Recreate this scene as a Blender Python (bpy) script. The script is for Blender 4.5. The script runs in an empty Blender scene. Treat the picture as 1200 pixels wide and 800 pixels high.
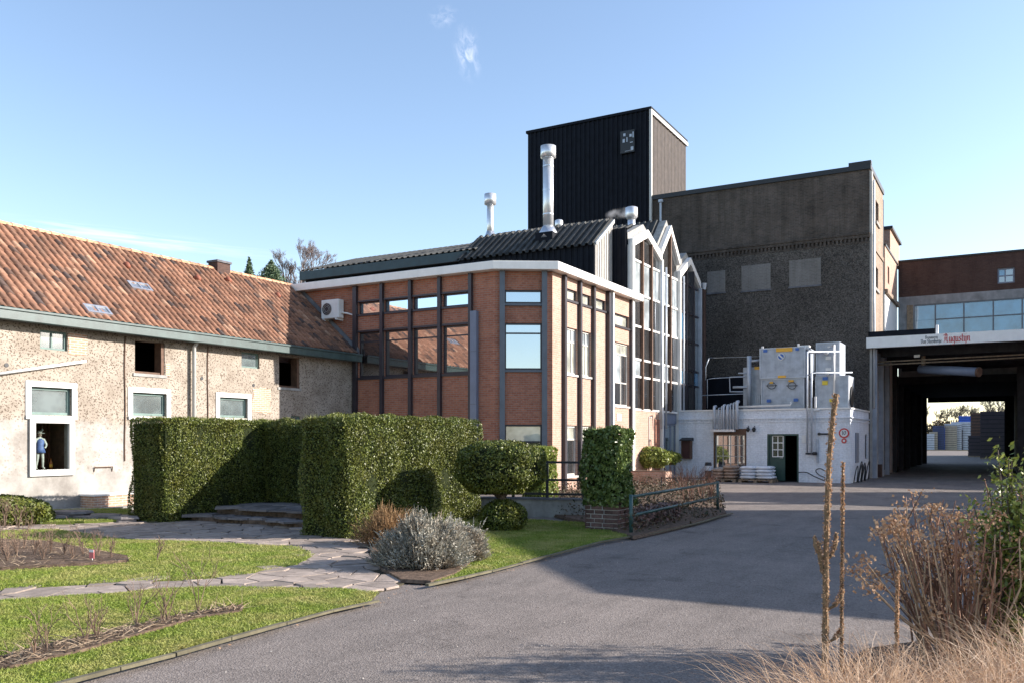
import bpy, math, random
import numpy as np
from mathutils import Vector, Matrix
rng = np.random.default_rng(7)
random.seed(7)
C = bpy.context.scene.collection
SC = bpy.context.scene
R = math.radians

# ------------------------------------------------------------------ camera, sky, sun, exposure
# World axes follow the walls of the yard: +Y runs away to the right, +X to the right and nearer.
H = 1.75
YAW = R(29.62)
cam_d = bpy.data.cameras.new('camera')
cam = bpy.data.objects.new('camera', cam_d)
C.objects.link(cam)
cam.location = (0, 0, H)
cam.rotation_euler = (R(90), 0, YAW)
cam_d.sensor_width = 36
cam_d.lens = 30.6
cam_d.shift_y = 0.0958
cam_d.clip_start = 0.05
cam_d.clip_end = 5000
SC.camera = cam
SC.cycles.volume_bounces = 4
SC.view_settings.view_transform = 'Standard'
SC.view_settings.look = 'None'
SC.view_settings.exposure = 1.2
SUN = Vector((1, .6, .475)).normalized()
wd = bpy.data.worlds.new('World')
SC.world = wd
wd.use_nodes = True
nt = wd.node_tree
bg = nt.nodes['Background']
sky = nt.nodes.new('ShaderNodeTexSky')
sky.sky_type = 'NISHITA'
sky.sun_disc = False
sky.sun_elevation = math.asin(SUN.z)
sky.sun_rotation = math.atan2(SUN.x, SUN.y)
sky.altitude = 0
sky.air_density = 1.0
sky.dust_density = 0.5
sky.ozone_density = 2.0
bg.inputs['Strength'].default_value = 0.12
# thin wisps of cirrus
tcw = nt.nodes.new('ShaderNodeTexCoord')
def cloud(nt, direction, sx, sy, rot, amount, seed):
    """soft noisy wisp around a direction of the sky"""
    d = Vector(direction).normalized()
    r = d.cross(Vector((0, 0, 1))).normalized()
    u = r.cross(d)
    a = r * math.cos(rot) + u * math.sin(rot)
    b = -r * math.sin(rot) + u * math.cos(rot)
    dots = []
    for v, s in ((a, sx), (b, sy)):
        n = nt.nodes.new('ShaderNodeVectorMath'); n.operation = 'DOT_PRODUCT'
        nt.links.new(tcw.outputs['Generated'], n.inputs[0]); n.inputs[1].default_value = v
        m = nt.nodes.new('ShaderNodeMath'); m.operation = 'DIVIDE'
        nt.links.new(n.outputs['Value'], m.inputs[0]); m.inputs[1].default_value = s
        dots.append(m)
    cb = nt.nodes.new('ShaderNodeCombineXYZ')
    nt.links.new(dots[0].outputs[0], cb.inputs[0]); nt.links.new(dots[1].outputs[0], cb.inputs[1])
    ln = nt.nodes.new('ShaderNodeVectorMath'); ln.operation = 'LENGTH'
    nt.links.new(cb.outputs[0], ln.inputs[0])
    mr = nt.nodes.new('ShaderNodeMapRange'); mr.interpolation_type = 'SMOOTHSTEP'
    nt.links.new(ln.outputs['Value'], mr.inputs[0])
    mr.inputs[1].default_value = 1; mr.inputs[2].default_value = 0; mr.inputs[3].default_value = 0; mr.inputs[4].default_value = 1
    no = nt.nodes.new('ShaderNodeTexNoise'); no.inputs['Scale'].default_value = 2.2; no.inputs['Detail'].default_value = 7
    no.inputs['Roughness'].default_value = .62; no.inputs['Distortion'].default_value = .9
    ad = nt.nodes.new('ShaderNodeVectorMath'); ad.operation = 'ADD'; ad.inputs[1].default_value = (seed, seed, 0)
    nt.links.new(cb.outputs[0], ad.inputs[0]); nt.links.new(ad.outputs[0], no.inputs['Vector'])
    m2 = nt.nodes.new('ShaderNodeMapRange'); nt.links.new(no.outputs[0], m2.inputs[0])
    m2.inputs[1].default_value = .42; m2.inputs[2].default_value = .72
    mu = nt.nodes.new('ShaderNodeMath'); mu.operation = 'MULTIPLY'
    nt.links.new(mr.outputs[0], mu.inputs[0]); nt.links.new(m2.outputs[0], mu.inputs[1])
    m3 = nt.nodes.new('ShaderNodeMath'); m3.operation = 'MULTIPLY'; m3.inputs[1].default_value = amount
    nt.links.new(mu.outputs[0], m3.inputs[0])
    front = nt.nodes.new('ShaderNodeVectorMath'); front.operation = 'DOT_PRODUCT'
    nt.links.new(tcw.outputs['Generated'], front.inputs[0]); front.inputs[1].default_value = d
    gt = nt.nodes.new('ShaderNodeMath'); gt.operation = 'GREATER_THAN'; gt.inputs[1].default_value = 0
    nt.links.new(front.outputs['Value'], gt.inputs[0])
    m4 = nt.nodes.new('ShaderNodeMath'); m4.operation = 'MULTIPLY'
    nt.links.new(m3.outputs[0], m4.inputs[0]); nt.links.new(gt.outputs[0], m4.inputs[1])
    return m4.outputs[0]
CT, ST = math.cos(YAW), math.sin(YAW)
F0 = 1020.0
def c2w(X, Y, Z):                     # camera axes (right, forward, up) -> yard axes
    return Vector((X * CT - Y * ST, X * ST + Y * CT, Z))
last = sky.outputs[0]
for (px, py, sx, sy, rot, am, sd) in ((548, 62, .018, .034, .15, .2, 3.1), (519, 20, .02, .014, .3, .1, 8.4), (120, 276, .24, .013, -.03, .2, 5.0)):
    f = cloud(nt, c2w((px - 600) / F0, 1, (515 - py) / F0), sx, sy, rot, am, sd)
    mx = nt.nodes.new('ShaderNodeMix'); mx.data_type = 'RGBA'
    nt.links.new(f, mx.inputs[0]); nt.links.new(last, mx.inputs[6]); mx.inputs[7].default_value = (9.5, 9.5, 9.6, 1)
    last = mx.outputs[2]
tint = nt.nodes.new('ShaderNodeMix'); tint.data_type = 'RGBA'; tint.blend_type = 'MULTIPLY'; tint.inputs[0].default_value = 1
nt.links.new(last, tint.inputs[6]); tint.inputs[7].default_value = (1.19, 1.1, 1.06, 1)
nt.links.new(tint.outputs[2], bg.inputs['Color'])
sl = bpy.data.lights.new('sun', 'SUN'); sl.energy = 4.8; sl.angle = R(.45); sl.color = (1, .93, .85)
so = bpy.data.objects.new('sun', sl); C.objects.link(so); so.location = SUN * 60
so.rotation_euler = (-SUN).to_track_quat('-Z', 'Y').to_euler()

# ------------------------------------------------------------------ helpers
def P_y(y, px, py=515.0):
    r = (px - 600) / F0
    x = (r * CT * y - ST * y) / (CT + r * ST)
    d = -ST * x + CT * y
    return Vector((x, y, H + (515 - py) / F0 * d))
def P_x(x, px, py=515.0):
    r = (px - 600) / F0
    y = (CT * x + r * ST * x) / (r * CT - ST)
    d = -ST * x + CT * y
    return Vector((x, y, H + (515 - py) / F0 * d))
def P_g(px, py, z=0.0):
    d = (H - z) * F0 / (py - 515.0)
    return c2w((px - 600) / F0 * d, d, z)
def P_d(px, py, d):
    return c2w((px - 600) / F0 * d, d, H + (515 - py) / F0 * d)

def nn(m, t, **k):
    n = m.node_tree.nodes.new(t)
    for a, b in k.items(): setattr(n, a, b)
    return n
def new_mat(name):
    m = bpy.data.materials.new(name); m.use_nodes = True
    return m, m.node_tree.nodes['Principled BSDF'], m.node_tree.links
def rgb(c): return (c[0], c[1], c[2], 1)
def ramp(m, a, b, fac, p0=0.0, p1=1.0):
    r = nn(m, 'ShaderNodeValToRGB')
    r.color_ramp.elements[0].position = p0; r.color_ramp.elements[1].position = p1
    r.color_ramp.elements[0].color = rgb(a); r.color_ramp.elements[1].color = rgb(b)
    m.node_tree.links.new(fac, r.inputs[0])
    return r.outputs[0]
def mixc(m, fac, a, b, mode='MIX'):
    x = nn(m, 'ShaderNodeMix', data_type='RGBA', blend_type=mode)
    L = m.node_tree.links
    for i, v in ((0, fac), (6, a), (7, b)):
        if isinstance(v, (int, float)): x.inputs[i].default_value = v
        elif isinstance(v, tuple): x.inputs[i].default_value = rgb(v)
        else: L.new(v, x.inputs[i])
    return x.outputs[2]
def pos(m): return nn(m, 'ShaderNodeNewGeometry').outputs['Position']
def noise(m, scale, detail=4, rough=.55, vec=None, stretch=None):
    n = nn(m, 'ShaderNodeTexNoise')
    n.inputs['Scale'].default_value = scale; n.inputs['Detail'].default_value = detail; n.inputs['Roughness'].default_value = rough
    v = vec if vec is not None else pos(m)
    if stretch:
        mp = nn(m, 'ShaderNodeMapping'); mp.inputs['Scale'].default_value = stretch
        m.node_tree.links.new(v, mp.inputs[0]); v = mp.outputs[0]
    m.node_tree.links.new(v, n.inputs['Vector'])
    return n.outputs[0]
def bump(m, bs, h, strength=.4, dist=.01):
    b = nn(m, 'ShaderNodeBump'); b.inputs['Strength'].default_value = strength; b.inputs['Distance'].default_value = dist
    m.node_tree.links.new(h, b.inputs['Height']); m.node_tree.links.new(b.outputs[0], bs.inputs['Normal'])
def plain(name, col, rough=.6, metal=0.0, var=.18, scale=3.0, fine=40, bmp=.15, island=0.0):
    """paint, metal, concrete: a colour with mottling, streaks and fine relief"""
    m, b, L = new_mat(name)
    a = tuple(c * (1 - var) for c in col); c2 = tuple(min(1, c * (1 + var)) for c in col)
    c = ramp(m, a, c2, noise(m, scale, 6, .6), .3, .7)
    st = noise(m, 1.0, 4, .6, stretch=(6, 6, .5))
    c = mixc(m, .35 * min(1, var * 3), c, ramp(m, (.45,) * 3, (1.0,) * 3, st, .3, .6), 'MULTIPLY')
    if island:
        g = nn(m, 'ShaderNodeNewGeometry'); oi = nn(m, 'ShaderNodeObjectInfo')
        ad = nn(m, 'ShaderNodeMath', operation='ADD'); L.new(g.outputs['Random Per Island'], ad.inputs[0]); L.new(oi.outputs['Random'], ad.inputs[1])
        fr = nn(m, 'ShaderNodeMath', operation='FRACT'); L.new(ad.outputs[0], fr.inputs[0])
        c = mixc(m, 1.0, c, ramp(m, (1 - island,) * 3, (1 + island,) * 3, fr.outputs[0]), 'MULTIPLY')
    L.new(c, b.inputs['Base Color'])
    b.inputs['Roughness'].default_value = rough; b.inputs['Metallic'].default_value = metal
    if bmp: bump(m, b, noise(m, fine, 3), bmp, .01)
    return m
def brick_mat(name, c1, c2, mortar, bw=.22, bh=.07, mort=.012, dirt=.3, rough=.85):
    m, b, L = new_mat(name)
    g = nn(m, 'ShaderNodeNewGeometry'); s = nn(m, 'ShaderNodeSeparateXYZ'); L.new(g.outputs['Position'], s.inputs[0])
    ad = nn(m, 'ShaderNodeMath', operation='ADD'); L.new(s.outputs[0], ad.inputs[0]); L.new(s.outputs[1], ad.inputs[1])
    cb = nn(m, 'ShaderNodeCombineXYZ'); L.new(ad.outputs[0], cb.inputs[0]); L.new(s.outputs[2], cb.inputs[1])
    br = nn(m, 'ShaderNodeTexBrick'); L.new(cb.outputs[0], br.inputs['Vector'])
    br.inputs['Scale'].default_value = 1; br.inputs['Brick Width'].default_value = bw; br.inputs['Row Height'].default_value = bh
    br.inputs['Mortar Size'].default_value = mort; br.inputs['Mortar Smooth'].default_value = .3; br.inputs['Bias'].default_value = -.1
    br.inputs['Color1'].default_value = rgb(c1); br.inputs['Color2'].default_value = rgb(c2); br.inputs['Mortar'].default_value = rgb(mortar)
    c = mixc(m, dirt, br.outputs[0], ramp(m, (.35,) * 3, (1.15,) * 3, noise(m, .9, 7, .65), .3, .68), 'MULTIPLY')
    c = mixc(m, .5, c, ramp(m, (.75,) * 3, (1.2,) * 3, noise(m, 14, 3, .6), .3, .7), 'MULTIPLY')
    c = mixc(m, min(.8, dirt * 1.3), c, ramp(m, (.55, .53, .5), (1.04,) * 3, noise(m, 1, 5, .65, stretch=(2.2, 2.2, .22)), .32, .56), 'MULTIPLY')
    L.new(c, b.inputs['Base Color']); b.inputs['Roughness'].default_value = rough
    inv = nn(m, 'ShaderNodeMath', operation='SUBTRACT'); inv.inputs[0].default_value = 1; L.new(br.outputs['Fac'], inv.inputs[1])
    bump(m, b, inv.outputs[0], .6, .008)
    return m
def leaf_mat(name, ca, cb_, rough=.45, trans=.25, patch=None, patch_scale=1.2):
    m, b, L = new_mat(name)
    g = nn(m, 'ShaderNodeNewGeometry')
    c = ramp(m, ca, cb_, g.outputs['Random Per Island'])
    if patch: c = mixc(m, ramp(m, (0,) * 3, (1,) * 3, noise(m, patch_scale, 5, .65), .42, .68), c, patch)
    L.new(c, b.inputs['Base Color']); b.inputs['Roughness'].default_value = rough
    b.inputs['Specular IOR Level'].default_value = .35
    if trans:
        t = nn(m, 'ShaderNodeBsdfTranslucent'); L.new(c, t.inputs[0])
        mx = nn(m, 'ShaderNodeMixShader'); mx.inputs[0].default_value = trans
        L.new(b.outputs[0], mx.inputs[1]); L.new(t.outputs[0], mx.inputs[2])
        L.new(mx.outputs[0], m.node_tree.nodes['Material Output'].inputs[0])
    return m
def glass_mat(name, base, refl, rough=.02, tint=(.9, .95, 1), wav=.0):
    """window pane seen from outside: dark room behind, sky and neighbours mirrored in it"""
    m, b, L = new_mat(name)
    L.new(ramp(m, tuple(c * .6 for c in base), tuple(c * 1.4 for c in base), noise(m, 1.3, 3), .35, .65), b.inputs['Base Color'])
    b.inputs['Roughness'].default_value = .25
    g = nn(m, 'ShaderNodeBsdfGlossy'); g.inputs['Roughness'].default_value = rough; g.inputs['Color'].default_value = rgb(tint)
    lw = nn(m, 'ShaderNodeFresnel'); lw.inputs[0].default_value = 1.5
    mr = nn(m, 'ShaderNodeMapRange'); L.new(lw.outputs[0], mr.inputs[0]); mr.inputs[3].default_value = refl; mr.inputs[4].default_value = 1
    if wav:
        bp = nn(m, 'ShaderNodeBump'); bp.inputs['Strength'].default_value = wav; bp.inputs['Distance'].default_value = .01
        L.new(noise(m, 1.6, 1), bp.inputs['Height']); L.new(bp.outputs[0], g.inputs['Normal'])
    mx = nn(m, 'ShaderNodeMixShader'); L.new(mr.outputs[0], mx.inputs[0]); L.new(b.outputs[0], mx.inputs[1]); L.new(g.outputs[0], mx.inputs[2])
    L.new(mx.outputs[0], m.node_tree.nodes['Material Output'].inputs[0])
    return m

ORD = ('leftmost', 'second', 'third', 'fourth', 'fifth', 'sixth', 'seventh', 'eighth', 'ninth', 'tenth', 'eleventh', 'twelfth', 'thirteenth')
ROOTLOC = {}
def tag(o, label=None, cat=None, group=None, kind=None):
    if label: o['label'] = label
    if cat: o['category'] = cat
    if group: o['group'] = group
    if kind: o['kind'] = kind
    return o
def thing(name, loc, label, cat, group=None):
    o = bpy.data.objects.new(name, None); o.empty_display_size = .3
    o.location = loc; C.objects.link(o); ROOTLOC[o.name] = Vector(loc)
    return tag(o, label, cat, group)
def rootloc(o):
    while o is not None and o.parent is not None: o = o.parent
    return ROOTLOC.get(o.name, Vector((0, 0, 0))) if o is not None else Vector((0, 0, 0))
def link(me, name, parent=None, mat=None):
    o = bpy.data.objects.new(name, me); C.objects.link(o)
    if parent is not None: o.parent = parent
    if mat is not None and not me.materials: me.materials.append(mat)
    return o
class MB:
    def __init__(s): s.v = []; s.f = []; s.smooth = False
    def poly(s, pts):
        n = len(s.v); s.v += [tuple(p) for p in pts]; s.f.append(tuple(range(n, n + len(pts))))
    def hexa(s, p):   # 8 corners: bottom 4, top 4
        n = len(s.v); s.v += [tuple(q) for q in p]
        for f in ((3, 2, 1, 0), (4, 5, 6, 7), (0, 1, 5, 4), (1, 2, 6, 5), (2, 3, 7, 6), (3, 0, 4, 7)): s.f.append(tuple(n + i for i in f))
    def box(s, x0, x1, y0, y1, z0, z1):
        s.hexa([(x0, y0, z0), (x1, y0, z0), (x1, y1, z0), (x0, y1, z0), (x0, y0, z1), (x1, y0, z1), (x1, y1, z1), (x0, y1, z1)]); return s
    def prism(s, pts, z0, z1, inset=0.0):
        n = len(s.v); k = len(pts)
        cx = sum(p[0] for p in pts) / k; cy = sum(p[1] for p in pts) / k
        s.v += [(p[0], p[1], z0) for p in pts]
        s.v += [(p[0] + (cx - p[0]) * inset, p[1] + (cy - p[1]) * inset, z1) for p in pts]
        s.f.append(tuple(range(n + k, n + 2 * k)))
        s.f.append(tuple(range(n + k - 1, n - 1, -1)))
        for i in range(k): j = (i + 1) % k; s.f.append((n + i, n + j, n + k + j, n + k + i))
        return s
    def tube(s, pts, rad, n=8, cap=True):
        pts = [Vector(p) for p in pts]
        if not hasattr(rad, '__len__'): rad = [rad] * len(pts)
        b0 = len(s.v); up = None
        for i, p in enumerate(pts):
            t = (pts[min(i + 1, len(pts) - 1)] - pts[max(i - 1, 0)])
            t = t.normalized() if t.length > 1e-9 else Vector((0, 0, 1))
            if up is None: up = Vector((1, 0, 0)) if abs(t.x) < .8 else Vector((0, 1, 0))
            a = t.cross(up)
            if a.length < 1e-4: a = t.cross(Vector((0, 1, 0)))
            a.normalize(); b = t.cross(a); up = b.cross(t) if False else up
            for k in range(n):
                q = 2 * math.pi * k / n
                s.v.append(tuple(p + a * (math.cos(q) * rad[i]) + b * (math.sin(q) * rad[i])))
        for i in range(len(pts) - 1):
            for k in range(n):
                k2 = (k + 1) % n
                s.f.append((b0 + i * n + k, b0 + i * n + k2, b0 + (i + 1) * n + k2, b0 + (i + 1) * n + k))
        if cap:
            s.f.append(tuple(b0 + k for k in range(n - 1, -1, -1)))
            e = b0 + (len(pts) - 1) * n; s.f.append(tuple(e + k for k in range(n)))
        return s
    def build(s, name, mat, parent=None, smooth=False, bevel=0.0, origin=None):
        me = bpy.data.meshes.new(name)
        off = rootloc(parent) if parent is not None else Vector((0, 0, 0))
        if parent is None and s.v:
            a = np.array(s.v); off = Vector(((a[:, 0].min() + a[:, 0].max()) / 2, (a[:, 1].min() + a[:, 1].max()) / 2, a[:, 2].min()))
            if origin is not None: off = Vector(origin)
        me.from_pydata([(v[0] - off.x, v[1] - off.y, v[2] - off.z) for v in s.v], [], s.f)
        me.materials.append(mat)
        if smooth: me.polygons.foreach_set('use_smooth', [True] * len(me.polygons))
        o = link(me, name, parent)
        if parent is None: o.location = off; ROOTLOC[o.name] = off
        if bevel:
            bv = o.modifiers.new('bevel', 'BEVEL'); bv.width = bevel; bv.segments = 1; bv.limit_method = 'ANGLE'
        return o
def np_mesh(name, verts, faces_n, nper, mat, parent=None, smooth=False):
    """verts (N,3); faces as consecutive groups (array F x nper)"""
    off = rootloc(parent) if parent is not None else Vector((0, 0, 0))
    verts = verts - np.array(off)
    me = bpy.data.meshes.new(name)
    me.vertices.add(len(verts)); me.vertices.foreach_set('co', verts.astype(np.float32).ravel())
    nf = len(faces_n)
    me.loops.add(nf * nper); me.loops.foreach_set('vertex_index', faces_n.astype(np.int32).ravel())
    me.polygons.add(nf); me.polygons.foreach_set('loop_start', np.arange(0, nf * nper, nper, dtype=np.int32))
    me.update(calc_edges=True); me.materials.append(mat)
    if smooth: me.polygons.foreach_set('use_smooth', np.ones(nf, dtype=bool))
    return link(me, name, parent)
def unit(n):
    v = rng.normal(size=(n, 3)); return v / np.linalg.norm(v, axis=1)[:, None]
def leaves(name, pts, size, mat, parent=None, aspect=.55, nrm=None, bias=0.0):
    n = len(pts); pts = np.asarray(pts)
    a = unit(n); q = unit(n)
    if nrm is not None:
        q = q + bias * nrm; q /= np.linalg.norm(q, axis=1)[:, None]
        a = np.cross(q, a); a /= np.linalg.norm(a, axis=1)[:, None] + 1e-9
        b = np.cross(q, a)
    else:
        b = np.cross(a, q); b /= np.linalg.norm(b, axis=1)[:, None] + 1e-9
    s = (size * rng.uniform(.6, 1.35, n))[:, None]
    v = np.stack([pts - a * s, pts + b * s * aspect, pts + a * s, pts - b * s * aspect], 1).reshape(-1, 3)
    return np_mesh(name, v, np.arange(4 * n).reshape(-1, 4), 4, mat, parent)
def blades(name, base, dirs, length, width, mat, parent=None, droop=.3, seg=3):
    """curved tapering strips: base (N,3), dirs unit (N,3), length (N,)"""
    n = len(base); base = np.asarray(base); t = np.linspace(0, 1, seg + 1)
    side = np.cross(dirs, unit(n)); side /= np.linalg.norm(side, axis=1)[:, None] + 1e-9
    hz = dirs * np.array([1, 1, 0]); 
    V = []
    for k in t:
        c = base + dirs * (length * k)[:, None] + (hz * 1.0) * (length * droop * k * k)[:, None]
        c[:, 2] -= length * droop * k * k * k * .9
        w = (width * (1 - k * .85) * np.ones(n))[:, None] * .5
        V.append(c - side * w); V.append(c + side * w)
    V = np.stack(V, 1); m = 2 * (seg + 1)
    idx = np.arange(n)[:, None, None] * m
    q = np.array([[2 * i, 2 * i + 1, 2 * i + 3, 2 * i + 2] for i in range(seg)])[None]
    return np_mesh(name, V.reshape(-1, 3), (idx + q).reshape(-1, 4), 4, mat, parent)
def inpoly(pts, poly):
    x, y = pts[:, 0], pts[:, 1]; r = np.zeros(len(pts), bool); j = len(poly) - 1
    for i in range(len(poly)):
        xi, yi = poly[i][0], poly[i][1]; xj, yj = poly[j][0], poly[j][1]
        c = ((yi > y) != (yj > y)) & (x < (xj - xi) * (y - yi) / (yj - yi + 1e-12) + xi); r ^= c; j = i
    return r
def sample_poly(poly, n):
    a = np.array([(p[0], p[1]) for p in poly]); lo, hi = a.min(0), a.max(0); out = []
    tot = 0
    while tot < n:
        p = rng.uniform(lo, hi, (n * 2, 2)); p = p[inpoly(p, poly)]; out.append(p); tot += len(p)
        if len(p) == 0: break
    return np.concatenate(out)[:n]

class Facade:
    """a vertical wall plane; u runs along it, n outward"""
    def __init__(s, p0, p1):
        s.o = Vector((p0[0], p0[1], 0)); d = Vector((p1[0] - p0[0], p1[1] - p0[1], 0)); s.len = d.length
        s.u = d.normalized(); s.n = Vector((s.u.y, -s.u.x, 0))
    def uz(s, px, py, off=0.0):
        r = c2w((px - 600) / F0, 1, (515 - py) / F0); c = Vector((0, 0, H))
        t = ((s.o + s.n * off) - c).dot(s.n) / r.dot(s.n); p = c + r * t
        return (p - s.o).dot(s.u), p.z
    def P(s, u, n, z): q = s.o + s.u * u + s.n * n; return Vector((q.x, q.y, z))
    def rect(s, x0, y0, x1, y1):
        """rectangle of the wall seen between these photo coordinates"""
        um, _ = s.uz((x0 + x1) / 2, (y0 + y1) / 2)
        u0, _ = s.uz(x0, y0); u1, _ = s.uz(x1, y0)
        _, zt = s.uz((x0 + x1) / 2, y0); _, zb = s.uz((x0 + x1) / 2, y1)
        return (u0, u1, zb, zt)
    def box(s, mb, u0, u1, n0, n1, z0, z1):
        mb.hexa([s.P(u0, n1, z0), s.P(u1, n1, z0), s.P(u1, n0, z0), s.P(u0, n0, z0), s.P(u0, n1, z1), s.P(u1, n1, z1), s.P(u1, n0, z1), s.P(u0, n0, z1)])
    def wall(s, mb, u0, u1, z0, z1, thick, holes=()):
        us = sorted({u0, u1, *[h[0] for h in holes if u0 < h[0] < u1], *[h[1] for h in holes if u0 < h[1] < u1]})
        for a, b in zip(us[:-1], us[1:]):
            hs = sorted([(h[2], h[3]) for h in holes if h[0] <= a + 1e-6 and h[1] >= b - 1e-6]); z = z0
            for lo, hi in hs:
                if lo > z: s.box(mb, a, b, -thick, 0, z, lo)
                z = max(z, hi)
            if z < z1: s.box(mb, a, b, -thick, 0, z, z1)
def window(F, r, parent, fmat, gmat, name='window', ft=.06, recess=.08, fd=.06, vm=(), hm=(), sill=None, panes=None):
    """frame bars as one part, each pane a sub-part; vm/hm: fractions of mullions/transoms"""
    u0, u1, z0, z1 = r; w = u1 - u0; h = z1 - z0; m = MB()
    n1 = -recess + fd; n0 = -recess
    F.box(m, u0, u0 + ft, n0, n1, z0, z1); F.box(m, u1 - ft, u1, n0, n1, z0, z1)
    F.box(m, u0 + ft, u1 - ft, n0, n1, z0, z0 + ft); F.box(m, u0 + ft, u1 - ft, n0, n1, z1 - ft, z1)
    vs = [u0 + ft] + [u0 + w * v for v in vm] + [u1 - ft]; hs = [z0 + ft] + [z0 + h * v for v in hm] + [z1 - ft]
    for v in vs[1:-1]: F.box(m, v - ft * .4, v + ft * .4, n0, n1 - .004, z0 + ft, z1 - ft)
    for v in hs[1:-1]: F.box(m, u0 + ft, u1 - ft, n0, n1 - .008, v - ft * .4, v + ft * .4)
    o = m.build(name, fmat, parent)
    if sill:
        q = MB(); F.box(q, u0 - .05, u1 + .05, -recess, .06, z0 - .07, z0 - .003); q.build('sill', sill, o)
    k = 0
    for a, b in zip(vs[:-1], vs[1:]):
        for c, d in zip(hs[:-1], hs[1:]):
            q = MB(); F.box(q, a - .01, b + .01, n0 + .012, n0 + .03, c - .01, d + .01)
            g = gmat[k % len(gmat)] if isinstance(gmat, (list, tuple)) else gmat
            q.build('pane', g, o); k += 1
    return o
def corrug(mb, o, across, la, down, ld, nrm, pitch=.25, amp=.04, flat=.45, thick=.02):
    """trapezoid-ribbed sheet starting at o, ribs running along 'down'; ld may be a function of the across distance"""
    o = Vector(o); prof = []
    k = 0.0
    while k < la - 1e-6:
        for f, hgt in ((0, 0), (flat, 0), (flat + .1, 1), (.9, 1), (1, 0)):
            x = k + pitch * f
            if x <= la + 1e-6: prof.append((x, amp * hgt))
        k += pitch
    if prof[-1][0] < la - 1e-6: prof.append((la, 0))
    L = ld if callable(ld) else (lambda x: (0, ld))
    n0 = len(mb.v)
    for x, hgt in prof:
        a, b = L(x); p = o + across * x + nrm * hgt
        mb.v.append(tuple(p + down * a)); mb.v.append(tuple(p + down * b))
        mb.v.append(tuple(p + down * a - nrm * thick)); mb.v.append(tuple(p + down * b - nrm * thick))
    for i in range(len(prof) - 1):
        a = n0 + 4 * i; b = a + 4
        mb.f += [(a, b, b + 1, a + 1), (a + 2, a + 3, b + 3, b + 2), (a, a + 2, b + 2, b), (a + 1, b + 1, b + 3, a + 3)]

# ------------------------------------------------------------------ materials
M = {}
M['brick'] = brick_mat('red_brick', (.43, .175, .11), (.31, .11, .07), (.33, .22, .17), dirt=.25)
M['brick_pink'] = brick_mat('pale_brick', (.5, .31, .235), (.42, .25, .185), (.46, .36, .3), dirt=.15)
M['brick_dark'] = brick_mat('sooty_brick', (.13, .1, .083), (.08, .066, .058), (.13, .115, .1), dirt=.6)
M['brick_beige'] = brick_mat('beige_brick', (.36, .27, .2), (.27, .19, .14), (.34, .28, .23), dirt=.3)
M['brick_white'] = brick_mat('whitewashed_brick', (.77, .81, .87), (.7, .75, .82), (.66, .71, .79), bw=.24, bh=.085, mort=.008, dirt=.2)
M['brick_brown'] = brick_mat('brown_brick', (.1, .062, .052), (.075, .045, .04), (.09, .06, .05), dirt=.3)
M['brick_single'] = plain('pier_brick', (.13, .08, .07), .85, var=.35, scale=25, island=.25)
M['mortar'] = plain('mortar', (.6, .58, .55), .95)
M['white'] = plain('white_paint', (.78, .77, .75), .5, var=.08)
M['white_trim'] = plain('white_metal_trim', (.8, .78, .74), .4, var=.06, bmp=.03)
M['grey_trim'] = plain('grey_metal_trim', (.5, .49, .46), .45, var=.1, bmp=.05)
M['dark_frame'] = plain('dark_brown_steel', (.035, .03, .038), .4, var=.2, bmp=.05)
M['blue_grey'] = plain('blue_grey_metal', (.17, .2, .27), .45, var=.1, bmp=.05)
M['steel_post'] = plain('grey_steel_post', (.1, .12, .15), .4, var=.15, bmp=.05)
M['light_frame'] = plain('weathered_light_frame', (.48, .46, .42), .6, var=.2)
M['green_frame'] = plain('grey_green_paint', (.13, .2, .18), .6, var=.25)
M['gutter'] = plain('green_gutter_paint', (.045, .075, .072), .42, var=.3, bmp=.1)
M['teal'] = plain('dark_teal_fascia', (.02, .045, .055), .5, var=.2)
M['black'] = plain('black_paint', (.012, .014, .018), .5, var=.2, bmp=.05)
M['clad_black'] = plain('black_profiled_steel', (.008, .010, .016), .62, var=.25, bmp=.05)
M['clad_brown'] = plain('brown_cladding', (.065, .052, .046), .6, var=.3, bmp=.05)  # brown sheet, paler than the black, for the tower's east side
M['clad_pale'] = plain('pale_grey_cladding', (.36, .34, .31), .6, var=.15)
M['roof_sheet'] = plain('dark_corrugated_roofing', (.06, .06, .057), .6, var=.4, scale=2)
M['flat_roof'] = plain('bitumen', (.06, .06, .06), .9)
M['zinc'] = plain('galvanised_steel', (.62, .64, .68), .32, metal=.75, var=.12, bmp=.04)
M['silver'] = plain('silver_flue', (.75, .76, .78), .3, metal=.6, var=.06, bmp=.02)
M['pipe'] = plain('pale_grey_pipe', (.42, .46, .52), .4, metal=.2, var=.15, bmp=.03)
M['tank'] = plain('grey_tank_panel', (.36, .4, .46), .45, metal=.15, var=.22, bmp=.03)
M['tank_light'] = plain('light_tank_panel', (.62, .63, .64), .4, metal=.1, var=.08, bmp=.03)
M['orange'] = plain('orange_sticker', (.75, .4, .04), .5, var=.1, bmp=0)
M['yellow'] = plain('yellow_sticker', (.65, .5, .04), .5, var=.1, bmp=0)
M['blue'] = plain('blue_sticker', (.04, .13, .42), .5, var=.1, bmp=0)
M['red'] = plain('red_sign_paint', (.5, .03, .03), .5, var=.1, bmp=0)
M['ink'] = plain('dark_lettering', (.05, .05, .07), .6, var=.1, bmp=0)
M['concrete'] = plain('concrete', (.32, .31, .29), .9, var=.25, scale=4, bmp=.3)
M['concrete_dark'] = plain('dark_concrete', (.14, .14, .15), .9, var=.3, scale=3, bmp=.3)
M['concrete_blue'] = plain('painted_concrete', (.36, .39, .44), .8, var=.2, scale=2)
M['panel_grey'] = plain('grey_render', (.26, .27, .28), .85, var=.25, scale=2.5)
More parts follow.
